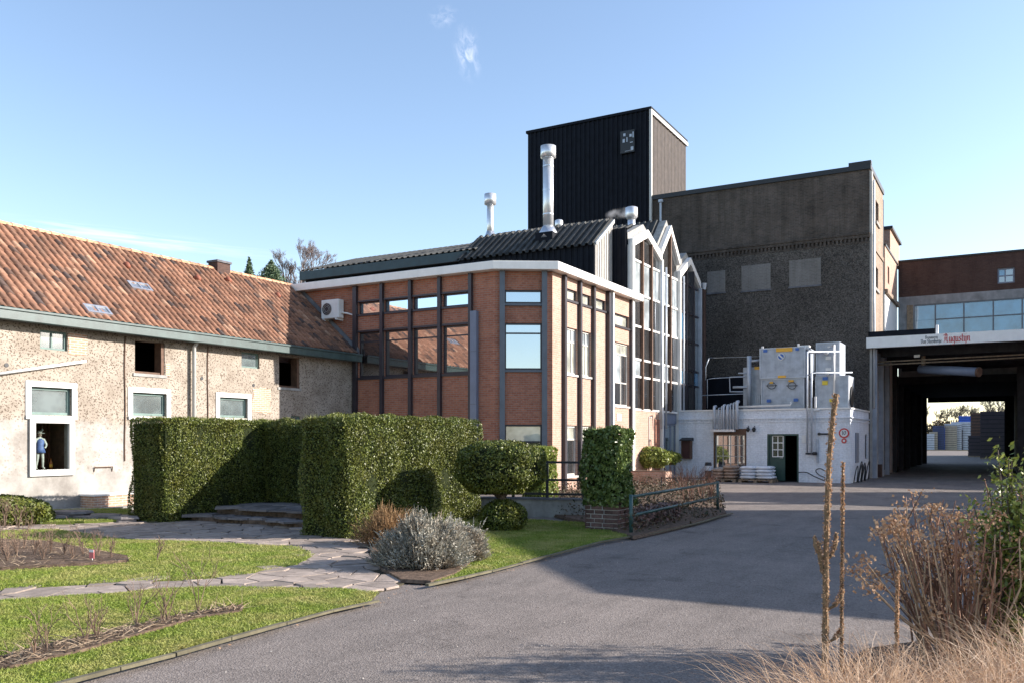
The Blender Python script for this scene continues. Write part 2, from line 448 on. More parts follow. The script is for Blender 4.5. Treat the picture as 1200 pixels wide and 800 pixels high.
M['wood'] = plain('old_brown_wood', (.12, .065, .04), .75, var=.35, scale=8)
M['wood_grey'] = plain('pallet_wood', (.27, .21, .15), .85, var=.3, scale=10)
M['green_door'] = plain('dark_green_paint', (.014, .05, .04), .45, var=.2, bmp=.05)
M['rail_green'] = plain('worn_green_rail', (.03, .075, .07), .35, var=.5, scale=12, bmp=.1)
M['dark_void'] = plain('unlit_interior', (.02, .018, .017), .95, bmp=0)  # darkness of unlit rooms put into the lining colour
M['curtain'] = plain('dark_red_curtain', (.13, .045, .03), .9, var=.3)
M['stone_dark'] = plain('slate', (.2, .175, .165), .85, var=.3, scale=6, bmp=.5, island=.3)
M['soil'] = plain('soil', (.13, .09, .065), .95, var=.5, scale=14, fine=60, bmp=.9)
M['joint'] = plain('mossy_joint', (.07, .06, .04), .95, var=.5, scale=9, bmp=.6)
M['plastic_white'] = plain('white_sacks', (.62, .66, .72), .35, var=.12, scale=6, bmp=.4, fine=9)
M['plastic_brown'] = plain('brown_sacks', (.34, .24, .18), .45, var=.25, scale=6, bmp=.4, fine=9)
M['bark'] = plain('bark', (.13, .1, .08), .9, var=.4, scale=12, bmp=.6)
M['birch'] = plain('pale_twigs', (.27, .21, .19), .8, var=.3, scale=6)
M['stem'] = plain('dry_stem', (.42, .3, .2), .8, var=.3, scale=20, island=.45)
M['stem_red'] = plain('reddish_dry_stem', (.25, .13, .085), .75, var=.3, scale=20, island=.5)
M['mullein'] = plain('mullein_stem', (.2, .135, .08), .85, var=.4, scale=40, island=.3)
M['rose_stem'] = plain('rose_stem', (.22, .15, .11), .8, var=.3, scale=20, island=.4)
M['skin'] = plain('statue_face', (.5, .36, .28), .6, var=.1)
M['cloth_blue'] = plain('statue_blue_coat', (.1, .15, .35), .6, var=.3, scale=20)
M['cloth_pale'] = plain('statue_pale_cloth', (.5, .48, .42), .6, var=.3, scale=20)
M['hedge'] = leaf_mat('box_hedge_leaf', (.03, .048, .008), (.165, .19, .035), .45, .07, patch=(.12, .12, .02), patch_scale=2.2)
M['hedge_core'] = plain('hedge_inside', (.02, .026, .009), .95, var=.4, scale=20, fine=25, bmp=.8)  # shade inside the foliage put into the colour of added cores
M['ivy'] = leaf_mat('ivy_leaf', (.04, .075, .018), (.17, .215, .06), .32, .12)
M['bush_light'] = leaf_mat('light_green_leaf', (.08, .115, .018), (.32, .35, .08), .4, .14)
M['bush_yellow'] = leaf_mat('yellowish_leaf', (.14, .2, .03), (.34, .36, .1), .4, .3)
M['conifer'] = leaf_mat('conifer_needles', (.05, .085, .045), (.12, .17, .09), .6, .1)
M['grass'] = leaf_mat('lawn_blade', (.12, .18, .022), (.3, .36, .06), .55, .25, patch=(.4, .36, .13), patch_scale=1.6)
M['drygrass'] = leaf_mat('dry_grass_blade', (.38, .22, .12), (.74, .56, .4), .55, .3)
M['lavender'] = leaf_mat('lavender_shoot', (.22, .215, .18), (.47, .45, .38), .7, .1, patch=(.26, .2, .14), patch_scale=4)
M['brownshrub'] = leaf_mat('brown_shrub_leaf', (.17, .09, .04), (.38, .24, .12), .7, .2)
M['twig_litter'] = leaf_mat('twig_litter', (.16, .11, .075), (.36, .28, .2), .8, .1)
M['cover'] = leaf_mat('ground_cover_leaf', (.03, .04, .018), (.13, .08, .05), .6, .15)
M['flower'] = leaf_mat('dry_flower_head', (.32, .17, .09), (.62, .4, .24), .7, .25)
M['far_tree'] = plain('far_twigs', (.2, .165, .13), .9, var=.2)
M['g_dark'] = glass_mat('office_glass', (.03, .022, .02), .42, tint=(.92, .92, .95))
M['g_mirror'] = glass_mat('sky_reflecting_glass', (.08, .14, .2), .62, tint=(.85, .93, 1))
M['g_blind'] = glass_mat('glass_over_blind', (.5, .5, .42), .12)
M['g_room'] = glass_mat('glass_over_room', (.035, .035, .036), .22)
M['g_dusty'] = glass_mat('dusty_glass', (.14, .18, .18), .3, rough=.12)
M['g_pale'] = glass_mat('pale_glass', (.45, .5, .52), .2)
M['g_blue'] = glass_mat('blue_glass', (.05, .16, .27), .1, tint=(.7, .85, 1), wav=.15)
M['g_sky'] = glass_mat('skylight_glass', (.16, .17, .18), .25, rough=.15)
M['passage_shade'] = plain('shade_dark_concrete', (.045, .045, .05), .9, var=.3)  # depth shade of the passage put into wall, beam and ceiling colour
def clear_glass():
    m, b, L = new_mat('clear_glass')
    t = nn(m, 'ShaderNodeBsdfTransparent'); t.inputs[0].default_value = (.86, .9, .9, 1)
    g = nn(m, 'ShaderNodeBsdfGlossy'); g.inputs['Roughness'].default_value = .03
    f = nn(m, 'ShaderNodeFresnel'); f.inputs[0].default_value = 1.35
    mx = nn(m, 'ShaderNodeMixShader'); L.new(f.outputs[0], mx.inputs[0]); L.new(t.outputs[0], mx.inputs[1]); L.new(g.outputs[0], mx.inputs[2])
    L.new(mx.outputs[0], m.node_tree.nodes['Material Output'].inputs[0]); return m
M['g_clear'] = clear_glass()
def asphalt():
    m, b, L = new_mat('asphalt')
    v = nn(m, 'ShaderNodeTexVoronoi'); v.inputs['Scale'].default_value = 75; L.new(pos(m), v.inputs['Vector'])
    s = nn(m, 'ShaderNodeSeparateColor'); L.new(v.outputs['Color'], s.inputs[0])
    c = ramp(m, (.142, .12, .107), (.26, .226, .203), s.outputs[0], 0, 1)
    c = mixc(m, .55, c, ramp(m, (.72,) * 3, (1.15, 1.12, 1.1), noise(m, .45, 9, .72), .36, .62), 'MULTIPLY')
    c = mixc(m, .6, c, ramp(m, (.45, .44, .44), (1,) * 3, noise(m, .9, 3, .5), .24, .36), 'MULTIPLY')
    c = mixc(m, .4, c, ramp(m, (.5,) * 3, (1.1,) * 3, noise(m, 2.5, 6, .7, stretch=(1, .25, 1)), .3, .55), 'MULTIPLY')
    # fine cracks
    w = nn(m, 'ShaderNodeTexVoronoi', feature='DISTANCE_TO_EDGE'); w.inputs['Scale'].default_value = .33
    ns = nn(m, 'ShaderNodeTexNoise'); ns.inputs['Scale'].default_value = 2; ns.inputs['Detail'].default_value = 6; L.new(pos(m), ns.inputs['Vector'])
    ad = nn(m, 'ShaderNodeVectorMath', operation='MULTIPLY_ADD'); L.new(ns.outputs['Color'], ad.inputs[0]); ad.inputs[1].default_value = (1.2,) * 3; L.new(pos(m), ad.inputs[2])
    L.new(ad.outputs[0], w.inputs['Vector'])
    c = mixc(m, .5, c, ramp(m, (.45,) * 3, (1,) * 3, w.outputs['Distance'], .001, .006), 'MULTIPLY')
    L.new(c, b.inputs['Base Color']); b.inputs['Roughness'].default_value = .85
    bump(m, b, v.outputs['Distance'], .55, .008)
    return m
M['asphalt'] = asphalt()
def barn_plaster():
    m, b, L = new_mat('pebble_dash')
    def specks(sc, lo, hi):
        v = nn(m, 'ShaderNodeTexVoronoi'); v.inputs['Scale'].default_value = sc; v.inputs['Randomness'].default_value = 1
        ns = nn(m, 'ShaderNodeTexNoise'); ns.inputs['Scale'].default_value = 9; ns.inputs['Detail'].default_value = 4; L.new(pos(m), ns.inputs['Vector'])
        ad = nn(m, 'ShaderNodeVectorMath', operation='MULTIPLY_ADD'); L.new(ns.outputs['Color'], ad.inputs[0]); ad.inputs[1].default_value = (.03,) * 3; L.new(pos(m), ad.inputs[2])
        L.new(ad.outputs[0], v.inputs['Vector'])
        return v.outputs['Distance'], v
    def dots(sc, r0, keep, seed):
        v = nn(m, 'ShaderNodeTexVoronoi'); v.inputs['Scale'].default_value = sc
        ns = nn(m, 'ShaderNodeTexNoise'); ns.inputs['Scale'].default_value = 20; ns.inputs['Detail'].default_value = 3; L.new(pos(m), ns.inputs['Vector'])
        ad = nn(m, 'ShaderNodeVectorMath', operation='MULTIPLY_ADD'); L.new(ns.outputs['Color'], ad.inputs[0]); ad.inputs[1].default_value = (.07,) * 3
        a2 = nn(m, 'ShaderNodeVectorMath', operation='ADD'); L.new(pos(m), a2.inputs[0]); a2.inputs[1].default_value = (seed, seed, seed); L.new(a2.outputs[0], ad.inputs[2]); L.new(ad.outputs[0], v.inputs['Vector'])
        inner = ramp(m, (1,) * 3, (0,) * 3, v.outputs['Distance'], r0, r0 + .16)
        sc_ = nn(m, 'ShaderNodeSeparateColor'); L.new(v.outputs['Color'], sc_.inputs[0])
        return mixc(m, 1.0, inner, ramp(m, (1,) * 3, (0,) * 3, sc_.outputs[0], keep, keep + .02), 'MULTIPLY')
    big = dots(13, .2, .62, 0); small = dots(23, .24, .62, 3.3)
    both = mixc(m, 1.0, big, small, 'LIGHTEN')
    base = ramp(m, (.24, .2, .16), (.39, .34, .285), noise(m, 1.3, 8, .68), .33, .66)
    up = mixc(m, both, base, (.12, .092, .07))
    low = mixc(m, mixc(m, 1.0, big, (.5, .5, .5), 'MULTIPLY'), ramp(m, (.24, .215, .19), (.41, .385, .35), noise(m, 1.5, 8, .7), .35, .6), (.19, .155, .125))
    gsep = nn(m, 'ShaderNodeRGBToBW'); L.new(both, gsep.inputs[0]); sp = gsep
    s = nn(m, 'ShaderNodeSeparateXYZ'); L.new(pos(m), s.inputs[0])
    n2 = noise(m, 1.6, 6, .65)
    sc = nn(m, 'ShaderNodeMath', operation='MULTIPLY_ADD'); L.new(n2, sc.inputs[0]); sc.inputs[1].default_value = 1.1; L.new(s.outputs[2], sc.inputs[2])
    zm = nn(m, 'ShaderNodeMapRange'); L.new(sc.outputs[0], zm.inputs[0]); zm.inputs[1].default_value = 2.62; zm.inputs[2].default_value = 2.8
    c = mixc(m, zm.outputs[0], low, up)
    # smooth whitewashed plinth
    sm = ramp(m, (.23, .21, .19), (.38, .36, .33), noise(m, 1.2, 8, .7), .36, .6)
    zz = nn(m, 'ShaderNodeMapRange'); L.new(sc.outputs[0], zz.inputs[0]); zz.inputs[1].default_value = 1.42; zz.inputs[2].default_value = 1.5
    c = mixc(m, zz.outputs[0], sm, c)
    L.new(c, b.inputs['Base Color']); b.inputs['Roughness'].default_value = .95
    bump(m, b, sp.outputs[0], -.7, .02)
    return m
M['barn_wall'] = barn_plaster()
def rubble():
    m, b, L = new_mat('dark_rubble_render')
    v = nn(m, 'ShaderNodeTexVoronoi'); v.inputs['Scale'].default_value = 24; L.new(pos(m), v.inputs['Vector'])
    s = nn(m, 'ShaderNodeSeparateColor'); L.new(v.outputs['Color'], s.inputs[0])
    c = ramp(m, (.05, .044, .039), (.15, .132, .115), s.outputs[0])
    c = mixc(m, .7, c, ramp(m, (.5,) * 3, (1.2,) * 3, noise(m, .5, 7, .65), .3, .65), 'MULTIPLY')
    c = mixc(m, .5, c, ramp(m, (.4,) * 3, (1.4,) * 3, noise(m, 18, 4, .7), .3, .7), 'MULTIPLY')
    L.new(c, b.inputs['Base Color']); b.inputs['Roughness'].default_value = .95
    bump(m, b, v.outputs['Distance'], .8, .02); return m
M['rubble'] = rubble()
def tile_mat():
    m, b, L = new_mat('clay_pantile')
    g = nn(m, 'ShaderNodeNewGeometry'); oi = nn(m, 'ShaderNodeObjectInfo')
    ad = nn(m, 'ShaderNodeMath', operation='ADD'); L.new(g.outputs['Random Per Island'], ad.inputs[0]); L.new(oi.outputs['Random'], ad.inputs[1])
    fr = nn(m, 'ShaderNodeMath', operation='FRACT'); L.new(ad.outputs[0], fr.inputs[0])
    r = nn(m, 'ShaderNodeValToRGB'); e = r.color_ramp.elements
    e[0].position = 0; e[0].color = (.075, .06, .058, 1); e[1].position = 1; e[1].color = (.36, .23, .16, 1)
    for p, col in ((.1, (.11, .072, .058, 1)), (.2, (.19, .11, .078, 1)), (.55, (.24, .128, .085, 1)), (.88, (.28, .155, .105, 1))):
        q = r.color_ramp.elements.new(p); q.color = col
    L.new(fr.outputs[0], r.inputs[0])
    c = mixc(m, .7, r.outputs[0], ramp(m, (.55, .5, .5), (1.15, 1.12, 1.1), noise(m, .9, 6, .7), .32, .6), 'MULTIPLY')
    c = mixc(m, .5, c, ramp(m, (.5,) * 3, (1.15,) * 3, noise(m, 16, 4, .7), .3, .6), 'MULTIPLY')
    L.new(c, b.inputs['Base Color']); b.inputs['Roughness'].default_value = .8
    bump(m, b, noise(m, 45, 3), .3, .006); return m
M['tile'] = tile_mat()
def ground_mat():
    m, b, L = new_mat('rough_field')
    c = ramp(m, (.06, .08, .03), (.16, .15, .08), noise(m, .3, 8, .65), .35, .65)
    L.new(c, b.inputs['Base Color']); b.inputs['Roughness'].default_value = .95; bump(m, b, noise(m, 8, 5), .5, .03); return m
M['field'] = ground_mat()
def lawn_base():
    m, b, L = new_mat('turf')
    c = ramp(m, (.09, .13, .02), (.22, .24, .06), noise(m, 3, 7, .7), .35, .68)
    c = mixc(m, .6, c, ramp(m, (.5,) * 3, (1.3,) * 3, noise(m, 60, 3, .7), .3, .7), 'MULTIPLY')
    L.new(c, b.inputs['Base Color']); b.inputs['Roughness'].default_value = .95; bump(m, b, noise(m, 70, 3), .8, .02); return m
M['turf'] = lawn_base()

# rough dry surfaces shine little
for m_ in bpy.data.materials:
    b_ = m_.node_tree.nodes.get('Principled BSDF') if m_.node_tree else None
    if b_ and b_.inputs['Roughness'].default_value >= .8 and b_.inputs['Metallic'].default_value == 0: b_.inputs['Specular IOR Level'].default_value = .15
for k_ in ('clad_brown', 'clad_black', 'roof_sheet'): M[k_].node_tree.nodes['Principled BSDF'].inputs['Specular IOR Level'].default_value = .12
# ------------------------------------------------------------------ ground, road, paths, lawns
g = MB(); g.box(-2500, 2500, -600, 4000, -.6, -.02); tag(g.build('ground', M['field']), kind='structure')
g = MB(); g.prism([(-60, -20), (60, -20), (60, 160), (-60, 160)], -.02, 0); tag(g.build('road', M['asphalt']), kind='structure')
def gpoly(l, z=0.0): return [P_g(x, y, z) for x, y in l]
path_px = [(-90, 613), (150, 612), (196, 607), (350, 611), (420, 636), (432, 652), (448, 672), (484, 680), (462, 689), (436, 696), (400, 696), (300, 694), (180, 697), (100, 704), (0, 712), (-120, 728), (-160, 650)]
path_poly = [(p.x, p.y) for p in gpoly(path_px)]
o = MB().prism(path_poly, .001, .018).build('path', M['joint']); tag(o, kind='structure'); PATH = o
LAWNS = {}
def lawn(key, px, z=.04):
    poly = [(p.x, p.y) for p in gpoly(px, z)]
    # ragged, organic edge
    out = []
    for i in range(len(poly)):
        a = Vector(poly[i]); b = Vector(poly[(i + 1) % len(poly)]); n = max(1, int((b - a).length / .18))
        for k in range(n): out.append(tuple(a.lerp(b, k / n) + Vector((random.uniform(-.025, .025), random.uniform(-.025, .025)))))
    LAWNS[key] = (out, z)
    o = MB().prism(out, .02, z).build('lawn', M['turf']); tag(o, kind='structure'); return o
L_FRONT = [(-120, 722), (0, 704), (60, 700), (110, 696), (180, 690), (260, 687), (340, 688), (410, 690), (440, 695), (436, 702), (330, 728), (200, 765), (70, 797), (-40, 828), (-200, 828)]
L_MID = [(-120, 628), (0, 621), (60, 619), (140, 631), (245, 635), (350, 640), (366, 650), (350, 660), (287, 673), (230, 678), (157, 681), (80, 685), (0, 690), (-120, 698)]
L_RIGHT = [(540, 603), (600, 607), (690, 612), (726, 620), (740, 627), (700, 634), (640, 650), (570, 668), (513, 683), (500, 672), (560, 640), (520, 622), (470, 612)]
L_BACK = [(30, 596), (60, 596.5), (152, 595), (152, 608), (100, 610), (40, 611)]
lawn('front', L_FRONT); lawn('mid', L_MID); lawn('right', L_RIGHT); lawn('back', L_BACK, .09)
def bed(px, z, name='soil_bed'):
    poly = [(p.x, p.y) for p in gpoly(px, z)]
    o = MB().prism(poly, .02, z, .01).build(name, M['soil']); tag(o, kind='structure'); return poly
BED_ROSE = bed([(-90, 632), (0, 630), (60, 633), (110, 643), (150, 650), (152, 655), (100, 659), (0, 664), (-90, 668)], .085)
BED_FRONT = bed([(0, 768), (60, 752), (130, 738), (200, 722), (250, 712), (286, 708), (284, 714), (230, 722), (160, 742), (90, 762), (10, 780), (-30, 782)], .07)
BED_LAV = bed([(432, 640), (450, 622), (490, 622), (540, 640), (556, 655), (535, 670), (505, 680), (470, 678), (445, 664)], .06)
BED_GATE = bed([(742, 628), (800, 615), (852, 600), (842, 580), (836, 568), (745, 562), (640, 577), (640, 600), (690, 612)], .075)
bpoly = [c2w(*q, 0) for q in ((1.2, 4.0), (1.9, 5.6), (2.8, 6.9), (5.5, 8.2), (7.5, 6), (6, 1), (1.2, 1))]
o = MB().prism([(p.x, p.y) for p in bpoly], .005, .1).build('soil_bed', M['soil']); tag(o, kind='structure')
# cream paving strip at the barn foot
q = MB(); q.box(-20.1, -19.2, 5, 23.2, .0, .08); tag(q.build('pavement', M['concrete']), kind='structure')
# kerb edging between lawn and road, laid in pieces
kerb = bpy.data.objects.new('kerb', None); C.objects.link(kerb); tag(kerb, kind='structure'); ROOTLOC[kerb.name] = Vector((0, 0, 0))
M['kerb'] = plain('mossy_kerb', (.12, .105, .065), .9, var=.3, scale=9, bmp=.4, island=.15)
def kerb_run(px):
    pts = gpoly(px, .035)
    for a, b in zip(pts[:-1], pts[1:]):
        d = b - a; n = max(1, round(d.length / .9)); u = d.normalized(); s = Vector((u.y, -u.x, 0)) * .026; sh_ = s * 1.5
        for k in range(n):
            p, r = a + sh_ + d * (k / n) + u * .006, a + sh_ + d * ((k + 1) / n) - u * .006
            m = MB(); z = .024 + random.uniform(-.006, .005)
            m.hexa([tuple(v) for v in (p - s, r - s, r + s, p + s, p - s + Vector((0, 0, z)), r - s + Vector((0, 0, z)), r + s + Vector((0, 0, z)), p + s + Vector((0, 0, z)))])
            m.build('kerb_stone', M['kerb'], kerb)
kerb_run([(-60, 842), (70, 801), (135, 784), (200, 767.5), (265, 749), (330, 731), (385, 716), (440, 704)])
kerb_run([(497, 686), (540, 677), (572, 669.5), (608, 660), (640, 651.5), (702, 635), (742, 628)])
kerb_run([(742, 629), (775, 622), (815, 613), (856, 601)])

# crazy paving: irregular slabs from a jittered cell pattern
def clip(poly, nx, ny, c):
    out = []
    for i in range(len(poly)):
        a = poly[i]; b = poly[(i + 1) % len(poly)]
        da = a[0] * nx + a[1] * ny - c; db = b[0] * nx + b[1] * ny - c
        if da <= 0: out.append(a)
        if (da < 0 < db) or (db < 0 < da):
            t = da / (da - db); out.append((a[0] + (b[0] - a[0]) * t, a[1] + (b[1] - a[1]) * t))
    return out
def slabs(poly, step, z0, zt, parent, exclude=(), lim=300):
    a = np.array(poly); lo = a.min(0) - step; hi = a.max(0) + step; seeds = []
    nx = int((hi[0] - lo[0]) / step) + 1; ny = int((hi[1] - lo[1]) / step) + 1
    for i in range(nx):
        for j in range(ny):
            seeds.append((lo[0] + (i + random.uniform(.02, .98)) * step, lo[1] + (j + random.uniform(.02, .98)) * step))
    S = np.array(seeds); ok = inpoly(S, poly)
    for e in exclude: ok &= ~inpoly(S, e)
    cells = []
    for k in np.where(ok)[0]:
        p = S[k]; q = [(p[0] - step * 1.4, p[1] - step * 1.4), (p[0] + step * 1.4, p[1] - step * 1.4), (p[0] + step * 1.4, p[1] + step * 1.4), (p[0] - step * 1.4, p[1] + step * 1.4)]
        d = np.linalg.norm(S - p, axis=1)
        for j in np.argsort(d)[1:14]:
            n = S[j] - p; L = np.linalg.norm(n); n = n / L
            q = clip(q, n[0], n[1], float(np.dot(n, (S[j] + p) / 2)) - .009)
            if len(q) < 3: break
        if len(q) >= 3: cells.append((float(p[0] ** 2 + p[1] ** 2), q))
    cells.sort(key=lambda t: t[0])
    rest = MB()
    for i, (_, q) in enumerate(cells):
        q = [(x + random.uniform(-.012, .012), y + random.uniform(-.012, .012)) for x, y in q]
        z = zt + random.uniform(-.008, .012)
        if i < lim: MB().prism(q, z0, z, .02).build('stone', M['stone'], parent)
        else: rest.prism(q, z0, z, .02)
    if rest.v: tag(rest.build('stone', M['stone'], parent), kind='stuff')
M['stone'] = plain('flagstone', (.3, .24, .2), .85, var=.3, scale=5, bmp=.5, island=.22)
excl = [[(p.x, p.y) for p in gpoly(x)] for x in ([(-120, 632), (0, 625), (140, 634), (340, 643), (355, 650), (287, 670), (157, 678), (0, 686), (-120, 692)],)]
ROOTLOC[PATH.name] = PATH.location.copy()
slabs(path_poly, .37, .01, .036, PATH, excl, 290)

# ------------------------------------------------------------------ old barn
XB = -20.1; YB0 = 5.0; YB1 = 23.98; XR = -22.9; ZR = 7.40; ZE = 4.72
barn = thing('barn', (XB, 15, 0), 'long old farm barn with orange pantile roof and rough pebble-dashed wall', 'barn')
FB = Facade((XB, YB0), (XB, YB1 + .02))
def rB(*a): return FB.rect(*a)
w_up1 = rB(47, 388, 79, 410); w_open1 = rB(158, 400, 193, 438); w_up2 = rB(283, 413, 304, 431); w_open2 = rB(327, 418, 351, 454)
w_a = rB(36, 453.5, 84, 486); w_disp = rB(36, 491, 84, 554); w_b = rB(155, 460, 195, 487); w_c = rB(257, 465.5, 290, 489); w_d = rB(341, 487, 352, 500)
holes = [w_up1, w_open1, w_up2, w_open2, w_a, w_disp, w_b, w_c, w_d]
m = MB(); FB.wall(m, 0, FB.len, 0, 4.55, .3, holes); m.build('wall', M['barn_wall'], barn)
m = MB(); m.box(-25.9, -25.6, YB0, YB1, 0, 4.5); m.box(-25.6, XB - .3, YB0, YB0 + .3, 0, 4.4)
m.hexa([(-25.6, YB0, 4.4), (XB - .3, YB0, 4.4), (XB - .3, YB0 + .3, 4.4), (-25.6, YB0 + .3, 4.4), (XR - .05, YB0, ZR - .3), (XR + .05, YB0, ZR - .3), (XR + .05, YB0 + .3, ZR - .3), (XR - .05, YB0 + .3, ZR - .3)])
m.box(-25.6, XB - .3, YB0 + .3, YB1, 2.5, 2.62)
m.build('wall', M['barn_wall'], barn)
m = MB(); m.box(-25.58, XB - .32, YB0 + .32, YB1 - .02, .0, .03); m.box(-22.6, -22.5, YB0 + .32, YB1 - .02, .03, 4.5); m.build('interior', M['dark_void'], barn)
# roof deck, underlay for the tiles
su = Vector((XB + .3 - XR, 0, ZE - ZR)); SL = su.length; su.normalize(); sn = Vector((-su.z, 0, su.x)) if False else Vector((-su.z, 0, su.x))
if sn.z < 0: sn = -sn
m = MB()
for sgn in (1, -1):
    e = Vector((XR + sgn * (XB + .28 - XR), 0, ZE - .03)); t = Vector((XR, 0, ZR - .03))
    m.hexa([(t.x, YB0 - .2, t.z - .12), (e.x, YB0 - .2, e.z - .12), (e.x, YB1, e.z - .12), (t.x, YB1, t.z - .12), (t.x, YB0 - .2, t.z), (e.x, YB0 - .2, e.z), (e.x, YB1, e.z), (t.x, YB1, t.z)])
m.build('roof', M['wood'], barn)
# pantiles
TW, TL = .206, .285
prof = [(0, .0), (.018, .045), (.05, .062), (.095, .052), (.145, .022), (.19, .002), (.222, .0)]
tm = MB()
for s_, dz in ((0, .0), (TL + .05, .022)):
    for x, h in prof: tm.v.append((x, s_, h + dz + .01))
for s_, dz in ((TL + .05, .005),):
    for x, h in prof: tm.v.append((x, s_, h + dz - .004))
k = len(prof)
for i in range(k - 1):
    tm.f.append((i, i + 1, k + i + 1, k + i)[::-1]); tm.f.append((k + i, k + i + 1, 2 * k + i + 1, 2 * k + i)[::-1])
tme = bpy.data.meshes.new('tile'); tme.from_pydata(tm.v, [], tm.f); tme.materials.append(M['tile']); tme.polygons.foreach_set('use_smooth', [True] * len(tme.polygons))
basis = Matrix(((0, su.x, sn.x), (1, 0, 0), (0, su.z, sn.z))).to_4x4()
rows = int(SL / TL); cols = int((YB1 - YB0) / TW); cand = []
for i in range(cols):
    for j in range(rows):
        y = YB0 + i * TW; p = Vector((XR, y, ZR)) + su * (j * TL + .02) + sn * .0
        d = -ST * p.x + CT * p.y; px = 600 + F0 * (CT * p.x + ST * p.y) / d
        cand.append((d if px > -12 else 999, p, i, j))
cand.sort(key=lambda t: t[0]); RV = []; RF = []
tv = np.array(tm.v)
for n_, (dd, p, i, j) in enumerate(cand):
    jx = Vector((0, random.uniform(-.006, .006), 0)) + su * random.uniform(-.012, .012) + sn * random.uniform(0, .006)
    mat = Matrix.Translation(p + jx) @ basis @ Matrix.Rotation(random.uniform(-.015, .015), 4, 'Z')
    if n_ < 300:
        o = bpy.data.objects.new('tile', tme); C.objects.link(o); o.parent = barn
        o.matrix_local = Matrix.Translation(-barn.location) @ mat
    else:
        A = np.array(mat); RV.append(tv @ A[:3, :3].T + A[:3, 3]); 
rv = np.concatenate(RV); nf = np.array(tm.f); RF = (np.arange(len(RV))[:, None, None] * len(tv) + nf[None]).reshape(-1, 4)
o = np_mesh('tile', rv, RF, 4, M['tile'], barn, True); tag(o, kind='stuff')
rid = MB(); y = YB0 - .2
ridge_m = plain('ridge_tile_clay', (.48, .26, .15), .8, var=.3, scale=6, island=.3)
while y < YB1 - .1:
    q = MB(); y2 = min(y + .36, YB1)
    ring = lambda yy, r: [(XR + math.cos(a) * r, yy, ZR - .03 + math.sin(a) * r * .85) for a in [math.pi * t / 6 for t in range(7)]]
    a, b = ring(y, .135), ring(y2 + .03, .12); n = len(q.v); q.v += a + b
    for i in range(6): q.f.append((n + i, n + i + 1, n + 7 + i + 1, n + 7 + i))
    q.poly(a); q.poly(b[::-1])
    q.build('ridge_tile', ridge_m, barn); y += .36
# gutter and eaves board
m = MB(); m.box(XB + .25, XB + .44, YB0 - .2, YB1 - .02, 4.47, 4.72); m.box(XB + .441, XB + .47, YB0 - .2, YB1 - .02, 4.68, 4.75)
m.build('gutter', M['gutter'], barn, bevel=.02)
m = MB(); m.box(XB + .002, XB + .25, YB0 - .2, YB1 - .02, 4.5, 4.56); m.build('soffit', M['black'], barn)
p = FB.uz(224, 460)[0]
m = MB(); y = YB0 + p; m.tube([(XB + .12, y, 0.1), (XB + .12, y, 4.35), (XB + .3, y, 4.55)], .055, 10); m.build('downpipe', M['grey_trim'], barn, True)
for px in (146, 243):
    y = YB0 + FB.uz(px, 470)[0]; m = MB(); m.tube([(XB + .02, y + .01 * math.sin(z_ * 3), z_) for z_ in np.linspace(1.2 if px < 200 else 1.8, 4.45, 14)], .016, 5); m.build('cable', M['wood'], barn)
# diagonal white pole on the wall
u0, z0 = FB.uz(-8, 438.5, .1); u1, z1 = FB.uz(101, 423, .1)
m = MB(); m.tube([FB.P(u0, .09, z0), FB.P(u1, .09, z1)], .035, 8); m.build('bracing_pole', M['white'], barn, True)
# windows
window(FB, w_up1, barn, M['green_frame'], M['g_dusty'], ft=.05, recess=.12, vm=(.47,))
window(FB, w_up2, barn, M['green_frame'], M['g_dusty'], ft=.05, recess=.12)
window(FB, w_d, barn, M['green_frame'], M['g_dusty'], ft=.04, recess=.12)
for r in (w_a, w_b, w_c):
    window(FB, r, barn, M['green_frame'], M['g_dusty'], ft=.07, recess=.14)
    m = MB(); t = .13
    FB.box(m, r[0] - t, r[0], -.01, .025, r[2] - .02, r[3] + t); FB.box(m, r[1], r[1] + t, -.01, .025, r[2] - .02, r[3] + t); FB.box(m, r[0], r[1], -.01, .025, r[3], r[3] + t)
    FB.box(m, r[0] - t, r[1] + t, -.01, .05, r[2] - .1, r[2] - .02); m.build('window_surround', M['white'], barn)
for r in (w_open1, w_open2):   # open loft hatches with a wooden reveal
    m = MB(); FB.box(m, r[1] - .1, r[1] - .003, -.29, -.02, r[2], r[3]); FB.box(m, r[0], r[1] - .1, -.28, -.05, r[2], r[2] + .06)
    m.build('hatch_frame', M['wood'], barn); m = MB(); FB.box(m, r[0] - .06, r[1] + .06, .0, .03, r[2] - .08, r[2]); m.build('sill', M['concrete'], barn)
# display window with a niche behind the clear pane
r = w_disp; m = MB(); t = .09
FB.box(m, r[0] - .05, r[0] + t, -.05, .06, r[2] - .06, r[3] + .05); FB.box(m, r[1] - t, r[1] + .05, -.05, .06, r[2] - .06, r[3] + .05)
FB.box(m, r[0] + t, r[1] - t, -.05, .06, r[3] - t, r[3] + .05); FB.box(m, r[0] + t, r[1] - t, -.05, .06, r[2] - .06, r[2] + t)
dw = m.build('window', M['grey_trim'], barn); m = MB(); FB.box(m, r[0] + t, r[1] - t, -.03, -.02, r[2] + t, r[3] - t); m.build('pane', M['g_clear'], dw)
m = MB(); FB.box(m, r[0] - .1, r[1] + .1, -1.3, -1.2, r[2] - .1, r[3] + .1); FB.box(m, r[0] - .1, r[1] + .1, -1.2, -.3, r[2] - .1, r[2] + .04)
FB.box(m, r[0] - .1, r[0] - .02, -1.2, -.31, r[2] + .04, r[3] + .1); FB.box(m, r[1] + .02, r[1] + .1, -1.2, -.31, r[2] + .04, r[3] + .1); FB.box(m, r[0] - .02, r[1] + .02, -1.2, -.31, r[3] + .02, r[3] + .1)
m.build('display_niche', M['wood'], barn)
m = MB()
